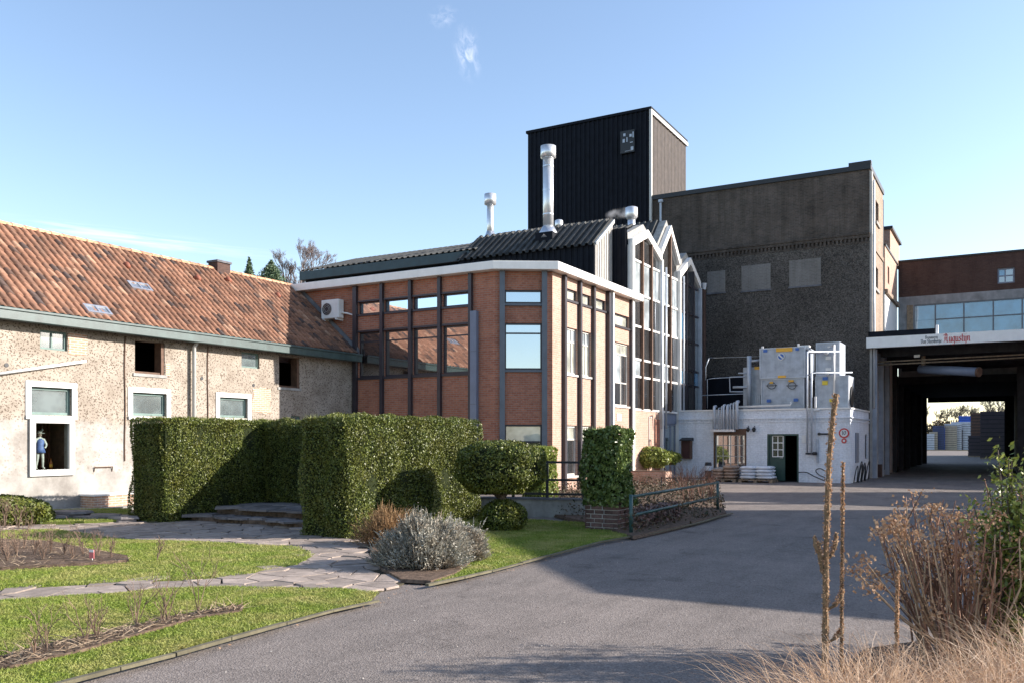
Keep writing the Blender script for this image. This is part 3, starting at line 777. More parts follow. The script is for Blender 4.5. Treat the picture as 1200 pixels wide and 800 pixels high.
for i in range(5): m.tube([FB.P(r[1] - .12 - i * .05, -.75 - (i % 2) * .04, r[2] + .05), FB.P(r[1] - .12 - i * .05, -.75 - (i % 2) * .04, r[3])], .035, 6)
m.build('curtain', M['curtain'], barn, True)
# brick patches flush with the plaster and the bare brick area
M['patch_brick'] = brick_mat('bare_patch_brick', (.52, .3, .2), (.42, .24, .16), (.55, .48, .4), bw=.2, bh=.06, dirt=.2)
def blotch(F, x0, y0, x1, y1, name, mat, parent, nn_=.012, jag=.1):
    u0, u1, z0, z1 = F.rect(x0, y0, x1, y1); k = 26; pts = []
    for i in range(k):
        a = 2 * math.pi * i / k; c, s = math.cos(a), math.sin(a); q = max(abs(c), abs(s)); rr = 1 + random.uniform(-jag, jag)
        pts.append(((u0 + u1) / 2 + c / q * (u1 - u0) / 2 * rr, (z0 + z1) / 2 + s / q * (z1 - z0) / 2 * rr))
    m = MB(); n = len(m.v)
    m.v += [tuple(F.P(u, nn_, z)) for u, z in pts] + [tuple(F.P(u, -.02, z)) for u, z in pts]
    m.f.append(tuple(range(k)))
    for i in range(k): j = (i + 1) % k; m.f.append((i, k + i, k + j, j))
    return m.build(name, mat, parent)
blotch(FB, 80, 391, 102, 416, 'brick_patch', M['patch_brick'], barn, jag=.06)
blotch(FB, 296, 454, 316, 483, 'brick_patch', M['patch_brick'], barn, jag=.18)
blotch(FB, 194, 425, 199, 440, 'brick_patch', M['patch_brick'], barn)
# small wall vents
for px, py in ((7.5, 427.5), (236.5, 443), (297, 451)):
    u, z = FB.uz(px, py); m = MB(); m.tube([FB.P(u, -.02, z), FB.P(u, .012, z)], .05, 12); m.build('vent_hole', M['black'], barn)
# rooflights, ridge chimney, roof vents
def on_roof(px, py, h=0.0):
    r = c2w((px - 600) / F0, 1, (515 - py) / F0); c = Vector((0, 0, H)); p0 = Vector((XR, 0, ZR)) + sn * h
    t = (p0 - c).dot(sn) / r.dot(sn); return c + r * t
for px, py in ((114, 364), (163.5, 336.5)):
    c = on_roof(px, py, .06); U = Vector((0, 1, 0)); m = MB(); w, l = .34, .17
    def rb(mb, a0, a1, b0, b1, h0, h1): mb.hexa([tuple(c + U * a + su * b + sn * h) for h in (h0, h1) for a, b in ((a0, b1), (a1, b1), (a1, b0), (a0, b0))])
    for a0, a1, b0, b1 in ((-w, w, -l, -l + .05), (-w, w, l - .05, l), (-w, -w + .05, -l + .05, l - .05), (w - .05, w, -l + .05, l - .05), (-.02, .02, -l + .05, l - .05)): rb(m, a0, a1, b0, b1, -.05, .05)
    s_ = m.build('skylight', M['zinc'], barn); m = MB(); rb(m, -w + .05, -.02, -l + .05, l - .05, 0, .025); m.build('pane', M['g_sky'], s_); m = MB(); rb(m, .02, w - .05, -l + .05, l - .05, 0, .025); m.build('pane', M['g_sky'], s_)
for px, py in ((147, 311), (230, 326), (324, 346), (266, 328)):
    c = on_roof(px, py, .05); m = MB(); m.tube([c - sn * .05, c + sn * .04 + su * .04, c + sn * .05 + su * .16], [.1, .1, .06], 8); m.build('roof_vent', plain('dark_clay_vent', (.24, .08, .045), .7), barn, True)
pc = P_x(XR, 257, 318); y = pc.y
m = MB(); m.box(XR - .22, XR + .22, y - .27, y + .27, ZR - .35, ZR + .22); ch = m.build('chimney', M['brick_brown'], barn)
m = MB(); m.box(XR - .26, XR + .26, y - .31, y + .31, ZR + .221, ZR + .29); m.build('chimney_cap', M['concrete_dark'], ch)
# low brick plinth against the barn
r = FB.rect(94, 575, 149, 590); PW = thing('brick_plinth', (XB + .3, YB0 + r[0] + 1, 0), 'low brick plinth with a pale slab on top at the foot of the barn wall', 'plinth')
m = MB(); m.box(XB + .002, XB + .55, YB0 + r[0], YB0 + r[1] + 1.4, .08, .36); m.build('brickwork', M['patch_brick'], PW)
m = MB(); m.box(XB + .002, XB + .58, YB0 + r[0] - .03, YB0 + r[1] + 1.43, .361, .40); m.build('cap_slab', M['white'], PW)
# bracket rail above the plinth
u0, z0 = FB.uz(110, 547); u1, z1 = FB.uz(131, 547); m = MB(); m.tube([FB.P(u0, .0, z0 - .12), FB.P(u0, .04, z0), FB.P(u1, .04, z0), FB.P(u1, .0, z0 - .12)], .014, 6); tag(m.build('wall_bracket', M['wood']), 'thin rusty bracket rail fixed on the whitewashed barn wall above the plinth', 'bracket')

# figure in the display window
def skin_fig(name, joints, edges, radii, mat, parent, sub=2):
    me = bpy.data.meshes.new(name); off = rootloc(parent)
    me.from_pydata([tuple(Vector(j) - off) for j in joints], edges, []); me.materials.append(mat)
    o = link(me, name, parent)
    md = o.modifiers.new('skin', 'SKIN'); md.use_smooth_shade = True
    sv = me.skin_vertices[0].data if me.skin_vertices else None
    if sv is None:
        bm = __import__('bmesh').new(); bm.from_mesh(me); bm.verts.layers.skin.verify(); bm.to_mesh(me); bm.free(); sv = me.skin_vertices[0].data
    for i, rr in enumerate(radii): sv[i].radius = (rr, rr) if not hasattr(rr, '__len__') else rr
    sv[0].use_root = True
    s = o.modifiers.new('sub', 'SUBSURF'); s.levels = 1; s.render_levels = sub
    return o
r = w_disp; uc = (r[0] * .52 + r[1] * .48); zf = r[2] + .09; base = FB.P(uc, -.45, zf); s = .9 / 1.75
fig = thing('statue', tuple(base), 'small statue of a man in blue coat and plumed hat inside the barn window', 'statue')
def J(a, b, c): return base + Vector((b * s, a * s, c * s))   # a: sideways (along wall), b: forward
jt = [J(0, 0, .95), J(0, 0, 1.15), J(0, 0, 1.38), J(0, 0, 1.5), J(.2, 0, 1.4), J(.3, .06, 1.15), J(.18, .16, 1.02), J(.1, .2, 1.03), J(-.2, 0, 1.4), J(-.32, .04, 1.14), J(-.36, .14, .95), J(-.36, .17, .88),
      J(.1, 0, .9), J(.13, .03, .5), J(.15, 0, .09), J(.16, .14, .03), J(-.1, 0, .9), J(-.15, .06, .5), J(-.19, .0, .09), J(-.22, .13, .03), J(0, .01, 1.6)]
ed = [(0, 1), (1, 2), (2, 3), (3, 20), (2, 4), (4, 5), (5, 6), (6, 7), (2, 8), (8, 9), (9, 10), (10, 11), (0, 12), (12, 13), (13, 14), (14, 15), (0, 16), (16, 17), (17, 18), (18, 19)]
ra = [.14, .13, .16, .06, .08, .055, .04, .035, .08, .055, .04, .035, .1, .07, .05, .045, .1, .07, .05, .045, .06]
skin_fig('body', jt, ed, [q * s for q in ra], M['cloth_pale'], fig)
def ellipsoid(mb, c, rx, ry, rz, nu=14, nv=9, half=False):
    n0 = len(mb.v)
    for i in range(nv + 1):
        t = math.pi * i / nv
        for j in range(nu):
            a = 2 * math.pi * j / nu; mb.v.append((c[0] + rx * math.sin(t) * math.cos(a), c[1] + ry * math.sin(t) * math.sin(a), c[2] + rz * math.cos(t)))
    for i in range(nv):
        for j in range(nu):
            j2 = (j + 1) % nu; mb.f.append((n0 + i * nu + j, n0 + (i + 1) * nu + j, n0 + (i + 1) * nu + j2, n0 + i * nu + j2))
m = MB(); ellipsoid(m, J(0, .02, 1.64), .085 * s, .075 * s, .115 * s); ellipsoid(m, J(0, .11, 1.62), .018 * s, .014 * s, .025 * s, 6, 4)
for sx in (-1, 1): ellipsoid(m, J(sx * .08, .01, 1.63), .02 * s, .012 * s, .035 * s, 6, 4)
m.build('head', M['skin'], fig, True)
m = MB(); m.tube([J(0, .01, .78), J(0, .01, .98), J(0, .01, 1.1), J(0, 0, 1.36), J(0, 0, 1.46)], [.25 * s, .2 * s, .165 * s, .2 * s, .09 * s], 12); m.build('coat', M['cloth_blue'], fig, True)
m = MB(); m.tube([J(0, 0, 1.70), J(0, 0, 1.715)], .21 * s, 16); m.tube([J(0, 0, 1.715), J(0, 0, 1.83)], [.11 * s, .08 * s], 12); m.tube([J(.08, 0, 1.76), J(.16, -.05, 1.9), J(.25, -.08, 1.84)], [.03 * s, .05 * s, .01 * s], 6); m.build('hat', M['cloth_pale'], fig, True)
b2 = FB.P(r[0] + (r[1] - r[0]) * .73, -.4, zf)
bt = thing('bottle', tuple(b2), 'small amber bottle standing to the right of the statue in the barn window', 'bottle')
m = MB(); m.tube([b2, b2 + Vector((0, 0, .15)), b2 + Vector((0, 0, .2)), b2 + Vector((0, 0, .26))], [.035, .035, .015, .014], 10); m.build('body', plain('amber_glass', (.45, .14, .03), .2), bt, True)
m = MB(); m.tube([b2 + Vector((0, 0, .05)), b2 + Vector((0, 0, .12))], .037, 10); m.build('bottle_label', M['orange'], bt)
b2 = FB.P(r[0] + (r[1] - r[0]) * .16, -.4, zf)
m = MB(); m.tube([b2, b2 + Vector((0, 0, .32)), b2 + Vector((0, 0, .35)), b2 + Vector((0, 0, .42))], [.05, .05, .02, .02], 10); tag(m.build('bottle', M['cloth_pale'], None, True), 'tall pale stone bottle to the left of the statue in the barn window', 'bottle')

# ------------------------------------------------------------------ office building
XE = -12.7
CA = (-14.27, 24.0); CB = (XE, 24.97)
off = thing('office_building', (-16, 28, 0), 'red brick office building with dark steel mullions, white fascia and corrugated roofs', 'building')
FS = Facade((-23.2, 24.0), CA); FC = Facade(CA, CB); FE = Facade(CB, (XE, 31.95))
ZW = 7.15
S_small = [FS.rect(420.5, 354.5, 447, 369), FS.rect(450.5, 350.5, 480, 366), FS.rect(484, 347.5, 515, 364), FS.rect(519, 343.5, 550, 361)]
S_small = [(a, b, 5.98, 6.4) for a, b, _, _ in S_small]
def zof(F, px, py): return F.uz(px, py)[1]
zs0, zs1 = zof(FS, 535, 359), zof(FS, 535, 343.5); zb0, zb1 = zof(FS, 535, 437), zof(FS, 535, 381)
S_small = [(a, b, zs0, zs1) for a, b, _, _ in S_small]; S_big = [(a, b, zb0, zb1) for a, b, _, _ in S_small]
C_rects = [FC.rect(591, 340, 635.5, 356), FC.rect(591, 378.5, 635.5, 433), FC.rect(591, 497, 635.5, 560)]
zc = [(zof(FE, 668, 349), zof(FE, 668, 337)), (zof(FE, 668, 437), zof(FE, 668, 384))]
E_small = [(FE.uz(x0, 400)[0], FE.uz(x1, 400)[0]) for x0, x1 in ((661.5, 676.5), (679.5, 692.5), (695.5, 710))]
E_s = [(a, b, zof(FE, 668, 352), zof(FE, 668, 339)) for a, b in E_small]
E_b = [(a, b, zof(FE, 668, 438), zof(FE, 668, 384)) for a, b in E_small[:2]]
E_g = [(a, b, .55, zof(FE, 668, 498)) for a, b in E_small[:2]]
u5 = (FE.uz(714.5, 400)[0], FE.uz(737, 400)[0]); E_5s = (u5[0], u5[1], zof(FE, 725, 382), zof(FE, 725, 368)); E_5b = (u5[0], u5[1], zof(FE, 725, 475), zof(FE, 725, 401))
mS = MB(); FS.wall(mS, 0, FS.len, 0, ZW, .3, S_small + S_big); mS.build('wall', M['brick'], off)
mC = MB(); FC.wall(mC, 0, FC.len, 0, ZW, .3, C_rects); mC.build('wall', M['brick'], off)
mE = MB(); FE.wall(mE, 0, FE.len, 0, ZW, .3, E_s + E_b + E_g + [E_5s, E_5b]); mE.build('wall', M['brick_pink'], off)  # sunlit wall: paler copy of the red brick, sunlight put into its colour
m = MB(); m.box(-30, -23.2, 24.5, 30.5, 0, 7.1); m.box(-30, -15.6, 31.95, 34, 0, 7.1); m.build('wall', M['brick'], off)
# dark interior lining
m = MB(); m.prism([(-22.9, 24.31), (-14.4, 24.31), (-13.01, 25.2), (-13.01, 31.8), (-22.9, 31.8)], .3, 7.0); m.build('interior', M['dark_void'], off)
# fascia slab and soffit
fas = [(-23.35, 23.68), (-14.17, 23.68), (XE + .3, 24.80), (XE + .3, 32.25), (-23.35, 32.25)]
m = MB(); m.prism(fas, 7.152, 7.42); m.build('fascia', M['white_trim'], off, bevel=.01)
ins = [(-23.2, 23.86), (-14.22, 23.86), (XE + .14, 24.9), (XE + .14, 32.1), (-23.2, 32.1)]
m = MB(); m.prism(ins, 7.421, 7.44); m.build('flat_roof', M['flat_roof'], off)
m = MB()
for u in np.arange(1.1, 20, 2.4):
    pass
# pilasters (mullions)
def pil(F, px, w, n1, mat, z0=0.0, z1=ZW - .004, name='mullion', n0=-.05):
    u = F.uz(px, 400)[0]; m = MB(); F.box(m, u - w / 2, u + w / 2, n0, n1, z0, z1); return m.build(name, mat, off)
for px in (417.5, 448.6, 482, 516.2, 552.5): pil(FS, px, .12 if px > 420 else .16, .12, M['dark_frame'])
for px, w in ((588.5, .17), (638, .17)): pil(FC, px, w, .1, M['steel_post'])
for px, w in ((659.8, .14), (678, .13), (694, .13)): pil(FE, px, w, .12, M['dark_frame'])
pil(FE, 711, .13, .14, M['dark_frame']); pil(FE, 713.6, .1, .2, M['white_trim'], name='downpipe', n0=.1)
pil(FE, 738.2, .1, .1, M['dark_frame'])
u = FS.uz(557, 400)[0]; m = MB(); F_ = FS; FS.box(m, u - .11, u + .13, .002, .16, .3, zof(FS, 557, 365)); m.build('duct_cover', M['blue_grey'], off, bevel=.01)
for z in (1.2, 2.9, 4.6): m = MB(); FS.box(m, u - .112, u + .132, .161, .164, z, z + .012); m.build('duct_joint', M['steel_post'], off)
# rails and spandrel strips on the south front
ua, ub = FS.uz(418, 400)[0], FS.uz(552, 400)[0]
for z, h in ((zs1, .05), (zs0 - .06, .06), (zb1, .06), (zb0 - .08, .08)):
    m = MB(); FS.box(m, ua, ub, -.02, .06, z, z + h); m.build('rail', M['dark_frame'], off)
for (a, b, z0, z1) in S_small: window(FS, (a, b, z0, z1), off, M['dark_frame'], M['g_mirror'], ft=.05, recess=.12)
for i, (a, b, z0, z1) in enumerate(S_big): window(FS, (a, b, z0, z1), off, M['dark_frame'], M['g_dark'], ft=.06, recess=.12, hm=(.79,))
for (a, b, z0, z1), hm in zip(C_rects, ((), (.78,), (.68,))):
    gm = M['g_mirror'] if z0 > 2 else [M['g_dark'], M['g_blind']]
    window(FC, (a, b, z0, z1), off, M['dark_frame'], gm, ft=.06, recess=.1, hm=hm)
    m = MB(); FC.box(m, a - .03, b + .03, -.04, .07, z0 - .07, z0 - .003); m.build('sill', M['steel_post'], off)
for r in E_s: window(FE, r, off, M['dark_frame'], M['g_blind'], ft=.05, recess=.13)
for r in E_b: window(FE, r, off, M['light_frame'], [M['g_blind'], M['g_pale'], M['g_blind'], M['g_pale'], M['g_blind'], M['g_room']], ft=.06, recess=.13, vm=(.68,), hm=(.7,))
for r in E_g: window(FE, r, off, M['light_frame'], [M['g_room'], M['g_blind']], ft=.07, recess=.13, hm=(.72,))
window(FE, E_5s, off, M['dark_frame'], M['g_blind'], ft=.05, recess=.13)
window(FE, E_5b, off, M['light_frame'], [M['g_room'], M['g_pale'], M['g_blind'], M['g_room'], M['g_pale'], M['g_blind'], M['g_room'], M['g_room'], M['g_blind']], ft=.06, recess=.13, vm=(.33, .66), hm=(.37, .82))
for r in E_s + E_b + E_g + [E_5s, E_5b]:
    m = MB(); FE.box(m, r[0] - .02, r[1] + .02, -.05, .05, r[2] - .07, r[2] - .003); m.build('sill', M['dark_frame'] if r[2] > 5 else M['light_frame'], off)
u, z = FE.uz(725, 488.5); m = MB(); FE.box(m, u - .2, u + .2, .002, .02, z - .13, z + .13); m.build('wall_plate', M['white'], off)
m = MB(); FC.box(m, FC.uz(586, 400)[0], FC.uz(636, 400)[0], -.02, .05, 0, .3); m.build('base_course', M['concrete_dark'], off)

# upper storey behind the fascia
m = MB(); m.box(-28.2, -19.45, 30.51, 40.5, 0.0, 9.0); m.build('upper_wall', M['brick_pink'], off)
m = MB(); m.box(-28.5, -19.2, 30.2, 30.505, 9.12, 9.5); m.box(-28.5, -28.2, 30.505, 40, 9.12, 9.5); m.build('upper_fascia', M['teal'], off)
m = MB(); corrug(m, (-28.5, 34.0, 10.75), Vector((1, 0, 0)), 9.6, Vector((0, -3.8, -1.22)).normalized(), 4.0, Vector((0, -1.22, 3.8)).normalized().lerp(Vector((0, -.3, .95)), .0), .3, .05); m.build('roof', M['roof_sheet'], off)
m = MB(); m.hexa([(-28.4, 30.5, 9.0), (-19, 30.5, 9.0), (-19, 38, 9.0), (-28.4, 38, 9.0), (-28.4, 30.6, 9.5), (-19, 30.6, 9.5), (-19, 34.0, 10.66), (-28.4, 34.0, 10.66)]); m.build('roof_void', M['clad_black'], off)
# front corrugated roof with black cladding below
yb = 29.9
m = MB(); m.box(-19.4, -13.42, yb, 31.5, 7.44, 9.02); m.box(-19.4, -12.95, 31.5, 41, 7.44, 9.6); m.build('upper_core', M['clad_black'], off)
m = MB(); corrug(m, (-19.4, yb - .03, 9.1), Vector((1, 0, 0)), 6.0, Vector((0, 0, -1)), 1.65, Vector((0, -1, 0)), .24, .04); m.build('cladding', M['clad_black'], off)
dn = Vector((0, -1.7, -1.25)).normalized(); nm = Vector((0, -1.25, 1.7)).normalized()
m = MB(); corrug(m, (-19.6, 31.5, 10.33), Vector((1, 0, 0)), 6.25, dn, 2.2, nm, .3, .085); m.build('roof', M['roof_sheet'], off)
m = MB(); m.hexa([(-19.5, yb, 8.9), (-13.45, yb, 8.9), (-13.45, 33.2, 8.9), (-19.5, 33.2, 8.9), (-19.5, yb, 9.05), (-13.45, yb, 9.05), (-13.45, 31.5, 10.25), (-19.5, 31.5, 10.25)]); m.build('roof_void', M['clad_black'], off)
# pale cladding on its sunlit gable end
m = MB(); corrug(m, (-13.4, yb, 7.44), Vector((0, 1, 0)), 1.62, Vector((0, 0, 1)), lambda x: (0, 1.6 + x * .76), Vector((1, 0, 0)), .22, .03); m.build('cladding', M['clad_pale'], off)
m = MB(); m.hexa([(-13.42, yb - .12, 9.0), (-13.3, yb - .12, 9.0), (-13.3, 31.5, 10.18), (-13.42, 31.5, 10.18), (-13.42, yb - .12, 9.12), (-13.3, yb - .12, 9.12), (-13.3, 31.5, 10.34), (-13.42, 31.5, 10.34)]); m.build('verge', M['grey_trim'], off)
m = MB(); corrug(m, (-13.4, 31.47, 7.44), Vector((1, 0, 0)), .62, Vector((0, 0, 1)), 2.5, Vector((0, -1, 0)), .2, .03); m.build('cladding', M['clad_black'], off)
# higher roof further back
m = MB(); corrug(m, (-23.0, 38.2, 12.2), Vector((1, 0, 0)), 6.6, Vector((0, -1, -.42)).normalized(), 4.6, Vector((0, -.42, 1)).normalized(), .3, .05); m.build('roof', M['roof_sheet'], off)
m = MB(); m.hexa([(-22.9, 34, 9), (-16.5, 34, 9), (-16.5, 38.1, 9), (-22.9, 38.1, 9), (-22.9, 34, 10.2), (-16.5, 34, 10.2), (-16.5, 38.1, 12.05), (-22.9, 38.1, 12.05)]); m.build('roof_void', M['clad_black'], off)

# ------------------------------------------------------------------ glazed stair hall with three gables
atr = thing('glazed_stair_hall', (-13, 36, 0), 'tall glazed stair hall with three white-trimmed pointed gables beside the brick offices', 'building')
ys = [31.65, 34.96, 37.26, 40.3]; inner = [(9.2, 9.88), (9.45, 10.66), (8.85, 9.75)]; outer = [(9.95, 10.64), (9.95, 11.4), (9.45, 10.2)]
FA = Facade((XE, 31.65), (XE, 40.35))
XA = XE - .02
def vbar(F, u0, u1, n0, n1, z0, z1, name, mat): m = MB(); F.box(m, u0, u1, n0, n1, z0, z1); return m.build(name, mat, atr)
for k in range(3):
    y0, y1 = ys[k], ys[k + 1]; ym = (y0 + y1) / 2; zi, za = inner[k]; zo, zp = outer[k]
    # chevron fascia, a front one and a set-back grey one above
    for nm_, mt, xa, xb, up, th in (('gable_trim', M['white_trim'], XE - .1, XE + .1, .02, .32), ('roof_verge', M['concrete'], XE - .45, XE - .12, .3, .28)):
        m = MB()
        for (ya, zA, yb_, zB) in ((y0, zi, ym, za), (ym, za, y1, zi)):
            lo0, lo1 = zA + up, zB + up; hi0, hi1 = lo0 + th, lo1 + th
            m.hexa([(xa, ya, lo0), (xb, ya, lo0), (xb, yb_, lo1), (xa, yb_, lo1), (xa, ya, hi0), (xb, ya, hi0), (xb, yb_, hi1), (xa, yb_, hi1)])
        m.build(nm_, mt, atr)
    # corrugated roof planes running back
    for (ya, zA, yb_, zB) in ((y0, zi, ym, za), (ym, za, y1, zi)):
        d = Vector((0, yb_ - ya, zB - zA)); L_ = d.length; d.normalize(); n_ = Vector((0, -d.z, d.y)); m = MB()
        corrug(m, (XE - .46 - 6, ya, zA + .62), Vector((1, 0, 0)), 6.0, d, L_, n_, .27, .05); m.build('roof', M['roof_sheet'], atr)
    m = MB(); m.hexa([(XE - 6.4, y0, 7.5), (XE - .3, y0, 7.5), (XE - .3, y1, 7.5), (XE - 6.4, y1, 7.5), (XE - 6.4, y0, zi + .3), (XE - .3, y0, zi + .3), (XE - .3, y1, zi + .3), (XE - 6.4, y1, zi + .3)])
    n0 = len(m.v); m.v += [(XE - 6.4, y0, zi + .3), (XE - 6.4, y1, zi + .3), (XE - 6.4, ym, za + .55), (XE - .3, y0, zi + .3), (XE - .3, y1, zi + .3), (XE - .3, ym, za + .55)]
    m.f += [(n0, n0 + 2, n0 + 1), (n0 + 3, n0 + 4, n0 + 5), (n0, n0 + 3, n0 + 5, n0 + 2), (n0 + 1, n0 + 2, n0 + 5, n0 + 4)]
    m.build('roof_void', M['clad_black'], atr)
    # posts
    zb_ = 0.0 if k < 2 else 3.0
    # mullions and panes
    nb = (3, 2, 3)[k]; cuts = [y0 + .13 + (y1 - y0 - .26) * i / nb for i in range(nb + 1)]
    zlow = 2.95 if k < 2 else 3.05
    def ztop(y): return zi + (za - zi) * (1 - abs(y - ym) / ((y1 - y0) / 2))
    for i in range(1, nb):
        y = cuts[i]; m = MB(); m.box(XE - .1, XE + .1, y - .045, y + .045, zlow, ztop(y) + .05); m.build('mullion', M['wood'] if k < 2 else M['dark_frame'], atr)
    levels = [zlow, 4.25, 4.93, 6.22, 7.5, 8.8]
    for i in range(nb):
        a, b = cuts[i] + (.045 if i else 0), cuts[i + 1] - (.045 if i < nb - 1 else 0)
        for z in levels:
            fr = MB(); fr.box(XE - .06, XE + .03, a, b, z - .04, z + .04); fr.build('transom', M['white_trim'] if k < 2 else M['dark_frame'], atr)
    tr = atr
    gl = ['g_room', 'g_pale', 'g_room', 'g_room', 'g_pale', 'g_room', 'g_room'] if k < 2 else ['g_room', 'g_blue', 'g_room', 'g_blue', 'g_room', 'g_room', 'g_room']
    for i in range(nb):
        a, b = cuts[i] + .02, cuts[i + 1] - .02
        for j in range(len(levels)):
            z0 = levels[j] + .03; g_ = gl[(j + i * (j % 2)) % 7]
            if k < 2 and j == 4 and i == 1: g_ = 'g_pale'
            m = MB()
            if j < len(levels) - 1: m.box(XE - .04, XE - .02, a, b, z0, levels[j + 1] - .03)
            else:
                za_, zb2 = ztop(a) + .05, ztop(b) + .05; m.hexa([(XE - .04, a, z0), (XE - .02, a, z0), (XE - .02, b, z0), (XE - .04, b, z0), (XE - .04, a, za_), (XE - .02, a, za_), (XE - .02, b, zb2), (XE - .04, b, zb2)])
            if j < len(levels) - 1 or min(za_, zb2) > z0: m.build('pane', M[g_], tr)
for i, (y, w, mt, z0) in enumerate(((31.68, .2, 'white_trim', .0), (34.98, .14, 'white_trim', .0), (37.27, .12, 'white_trim', .0), (40.3, .14, 'pipe', 3.0))):
    m = MB(); m.box(XE - .1, XE + .13, y - w / 2, y + w / 2, z0, (9.3, 9.3, 9.2, 8.9)[i]); m.build('post', M[mt], atr)
for y in (35.15, 37.45, 34.6): m = MB(); m.tube([(XE + .2, y, 2.2), (XE + .2, y, 9.0)], .045, 8); m.build('downpipe', M['pipe'], atr, True)
m = MB(); m.box(XE - .3, XE, 31.82, 34.87, 0, 2.9); m.build('base_wall', M['brick_pink'], atr)
m = MB(); m.box(XE - .28, XE + .03, 34.3, 34.86, 0, 2.6); m.build('base_wall', M['brick'], atr)
m = MB(); m.box(XE - .3, XE - .05, 35.09, 37.18, 2.45, 2.9); m.build('entrance_panel', M['blue_grey'], atr)
FEn = Facade((XE - .05, 35.1), (XE - .05, 37.18)); window(FEn, (0, 2.07, .1, 2.44), atr, M['blue_grey'], M['g_dusty'], name='door', ft=.07, recess=.1, vm=(.36, .7))
m = MB(); m.box(XE - 6.5, XE - .31, 31.98, 40.3, 0, 7.49); m.build('core', M['dark_void'], atr)
m = MB(); m.box(XE - 6.5, XE - .02, 40.31, 40.5, 2.9, 9.3); m.build('end_wall', M['clad_black'], atr)
m = MB(); m.box(XE - .2, XE + .15, 40.52, 40.9, 3.0, 8.9); m.build('corner_pier', M['brick_brown'], atr)
m = MB(); m.tube([(XE + .1, 40.7, 8.9), (XE + .1, 40.7, 9.2)], [.1, .16], 10); m.build('rainwater_head', M['pipe'], atr)
m = MB(); m.box(XE - .001, XE + .03, 33.6, 33.65, .8, 2.7); m.box(XE - .001, XE + .03, 33.65, 33.9, 2.65, 2.7); m.build('conduit', M['grey_trim'], atr)

# ------------------------------------------------------------------ black clad tower
tow = thing('clad_tower', (-19.6, 45.4, 0), 'tall windowless tower clad in black ribbed steel sheet', 'tower')
m = MB(); m.box(-23.15, -16.05, 42.65, 48.25, 0, 18.7); m.build('core', M['clad_black'], tow)
m = MB(); corrug(m, (-23.2, 42.6, 8), Vector((1, 0, 0)), 7.15, Vector((0, 0, 1)), 10.75, Vector((0, -1, 0)), .27, .05); m.build('cladding', M['clad_black'], tow)
m = MB(); corrug(m, (-16.0, 42.62, 12), Vector((0, 1, 0)), 5.7, Vector((0, 0, 1)), 6.75, Vector((1, 0, 0)), .55, .03, .75); m.build('cladding', M['clad_brown'], tow)
m = MB(); m.box(-23.28, -15.92, 42.5, 48.4, 18.76, 18.9); m.build('roof_edge', M['clad_black'], tow)
m = MB(); m.box(-16.02, -15.9, 42.48, 42.62, 12, 18.755); m.build('corner_trim', M['grey_trim'], tow); m = MB(); m.box(-16.0, -15.9, 42.63, 48.42, 18.55, 18.755); m.build('top_trim', M['grey_trim'], tow)
FT = Facade((-23.2, 42.55), (-16, 42.55)); r = FT.rect(728, 154, 744.5, 180)
m = MB(); FT.box(m, r[0], r[1], .02, .12, r[2], r[3]); sg = m.build('emblem_panel', M['black'], tow)
m = MB()
for (x, y, w, h) in ((731.8, 158.5, .06, .07), (731, 165.5, .06, .09), (734.8, 164, .025, .12), (739, 159, .06, .07), (742, 158, .03, .15), (740.8, 174, .07, .09), (740, 167, .08, .02)):
    u, z = FT.uz(x, y, .12); m = MB(); FT.box(m, u - w, u + w, .121, .135, z - h, z + h); m.build('emblem_mark', M['pipe'], sg)
m = MB()
u, z = FT.uz(732.5, 178, .12); u2, z2 = FT.uz(742, 176, .12)
m.tube([FT.P(u, .13, z), FT.P(u2, .13, z2)], .025, 4); m.build('emblem_mark', M['pipe'], sg)

# ------------------------------------------------------------------ grey brick brewhouse
XG = -5.45; YG = 42.6; ZG = 14.1
gb = thing('brewhouse', (-10, 47, 0), 'large sooty grey brick brewhouse block with blocked-up windows', 'building')
zc_ = 11.0
FG = Facade((-16, YG), (XG, YG))
m = MB(); FG.box(m, 0, FG.len, -.4, 0, 0, zc_ - .25); m.build('wall', M['rubble'], gb)
m = MB(); FG.box(m, 0, FG.len, -.4, -.06, zc_ - .25, ZG); m.build('upper_wall', M['brick_dark'], gb)
m = MB()
FG.box(m, 0, FG.len + .02, -.06, .1, zc_ + .12, zc_ + .2); FG.box(m, 0, FG.len + .02, -.06, .05, zc_ - .02, zc_ + .119)
for i in range(58): FG.box(m, i * .182, i * .182 + .09, -.06, .035, zc_ - .2, zc_ - .021)
FG.box(m, 0, FG.len, -.06, .02, zc_ - .26, zc_ - .201); m.build('cornice', M['brick_dark'], gb)
m = MB(); m.box(-16.02, XG + .06, YG - .02, YG + .3, ZG, ZG + .22); m.box(XG - .24, XG + .06, YG + .3, 47.6, ZG, ZG + .22); m.box(XG - .9, XG + .07, YG - .025, YG + .29, ZG + .221, ZG + .38); m.build('coping', M['black'], gb)
for r in ((829, 318, 850, 343), (869, 310.5, 903, 340), (925, 304, 962, 335)):
    q = FG.rect(*r); m = MB(); FG.box(m, q[0], q[1], -.01, .022, q[2], q[3]); m.build('blocked_window', brick_mat('infill_brick', (.21, .19, .17), (.17, .155, .14), (.23, .215, .2), dirt=.3), gb)
    m = MB(); FG.box(m, q[0] - .03, q[1] + .03, .0, .05, q[2] - .08, q[2] - .002); m.build('sill', M['concrete_dark'], gb)
q = FG.rect(826, 441, 872, 482); m = MB(); FG.box(m, q[0], q[1], -.01, .06, 2.9, q[3]); m.build('dark_panel', M['clad_black'], gb)
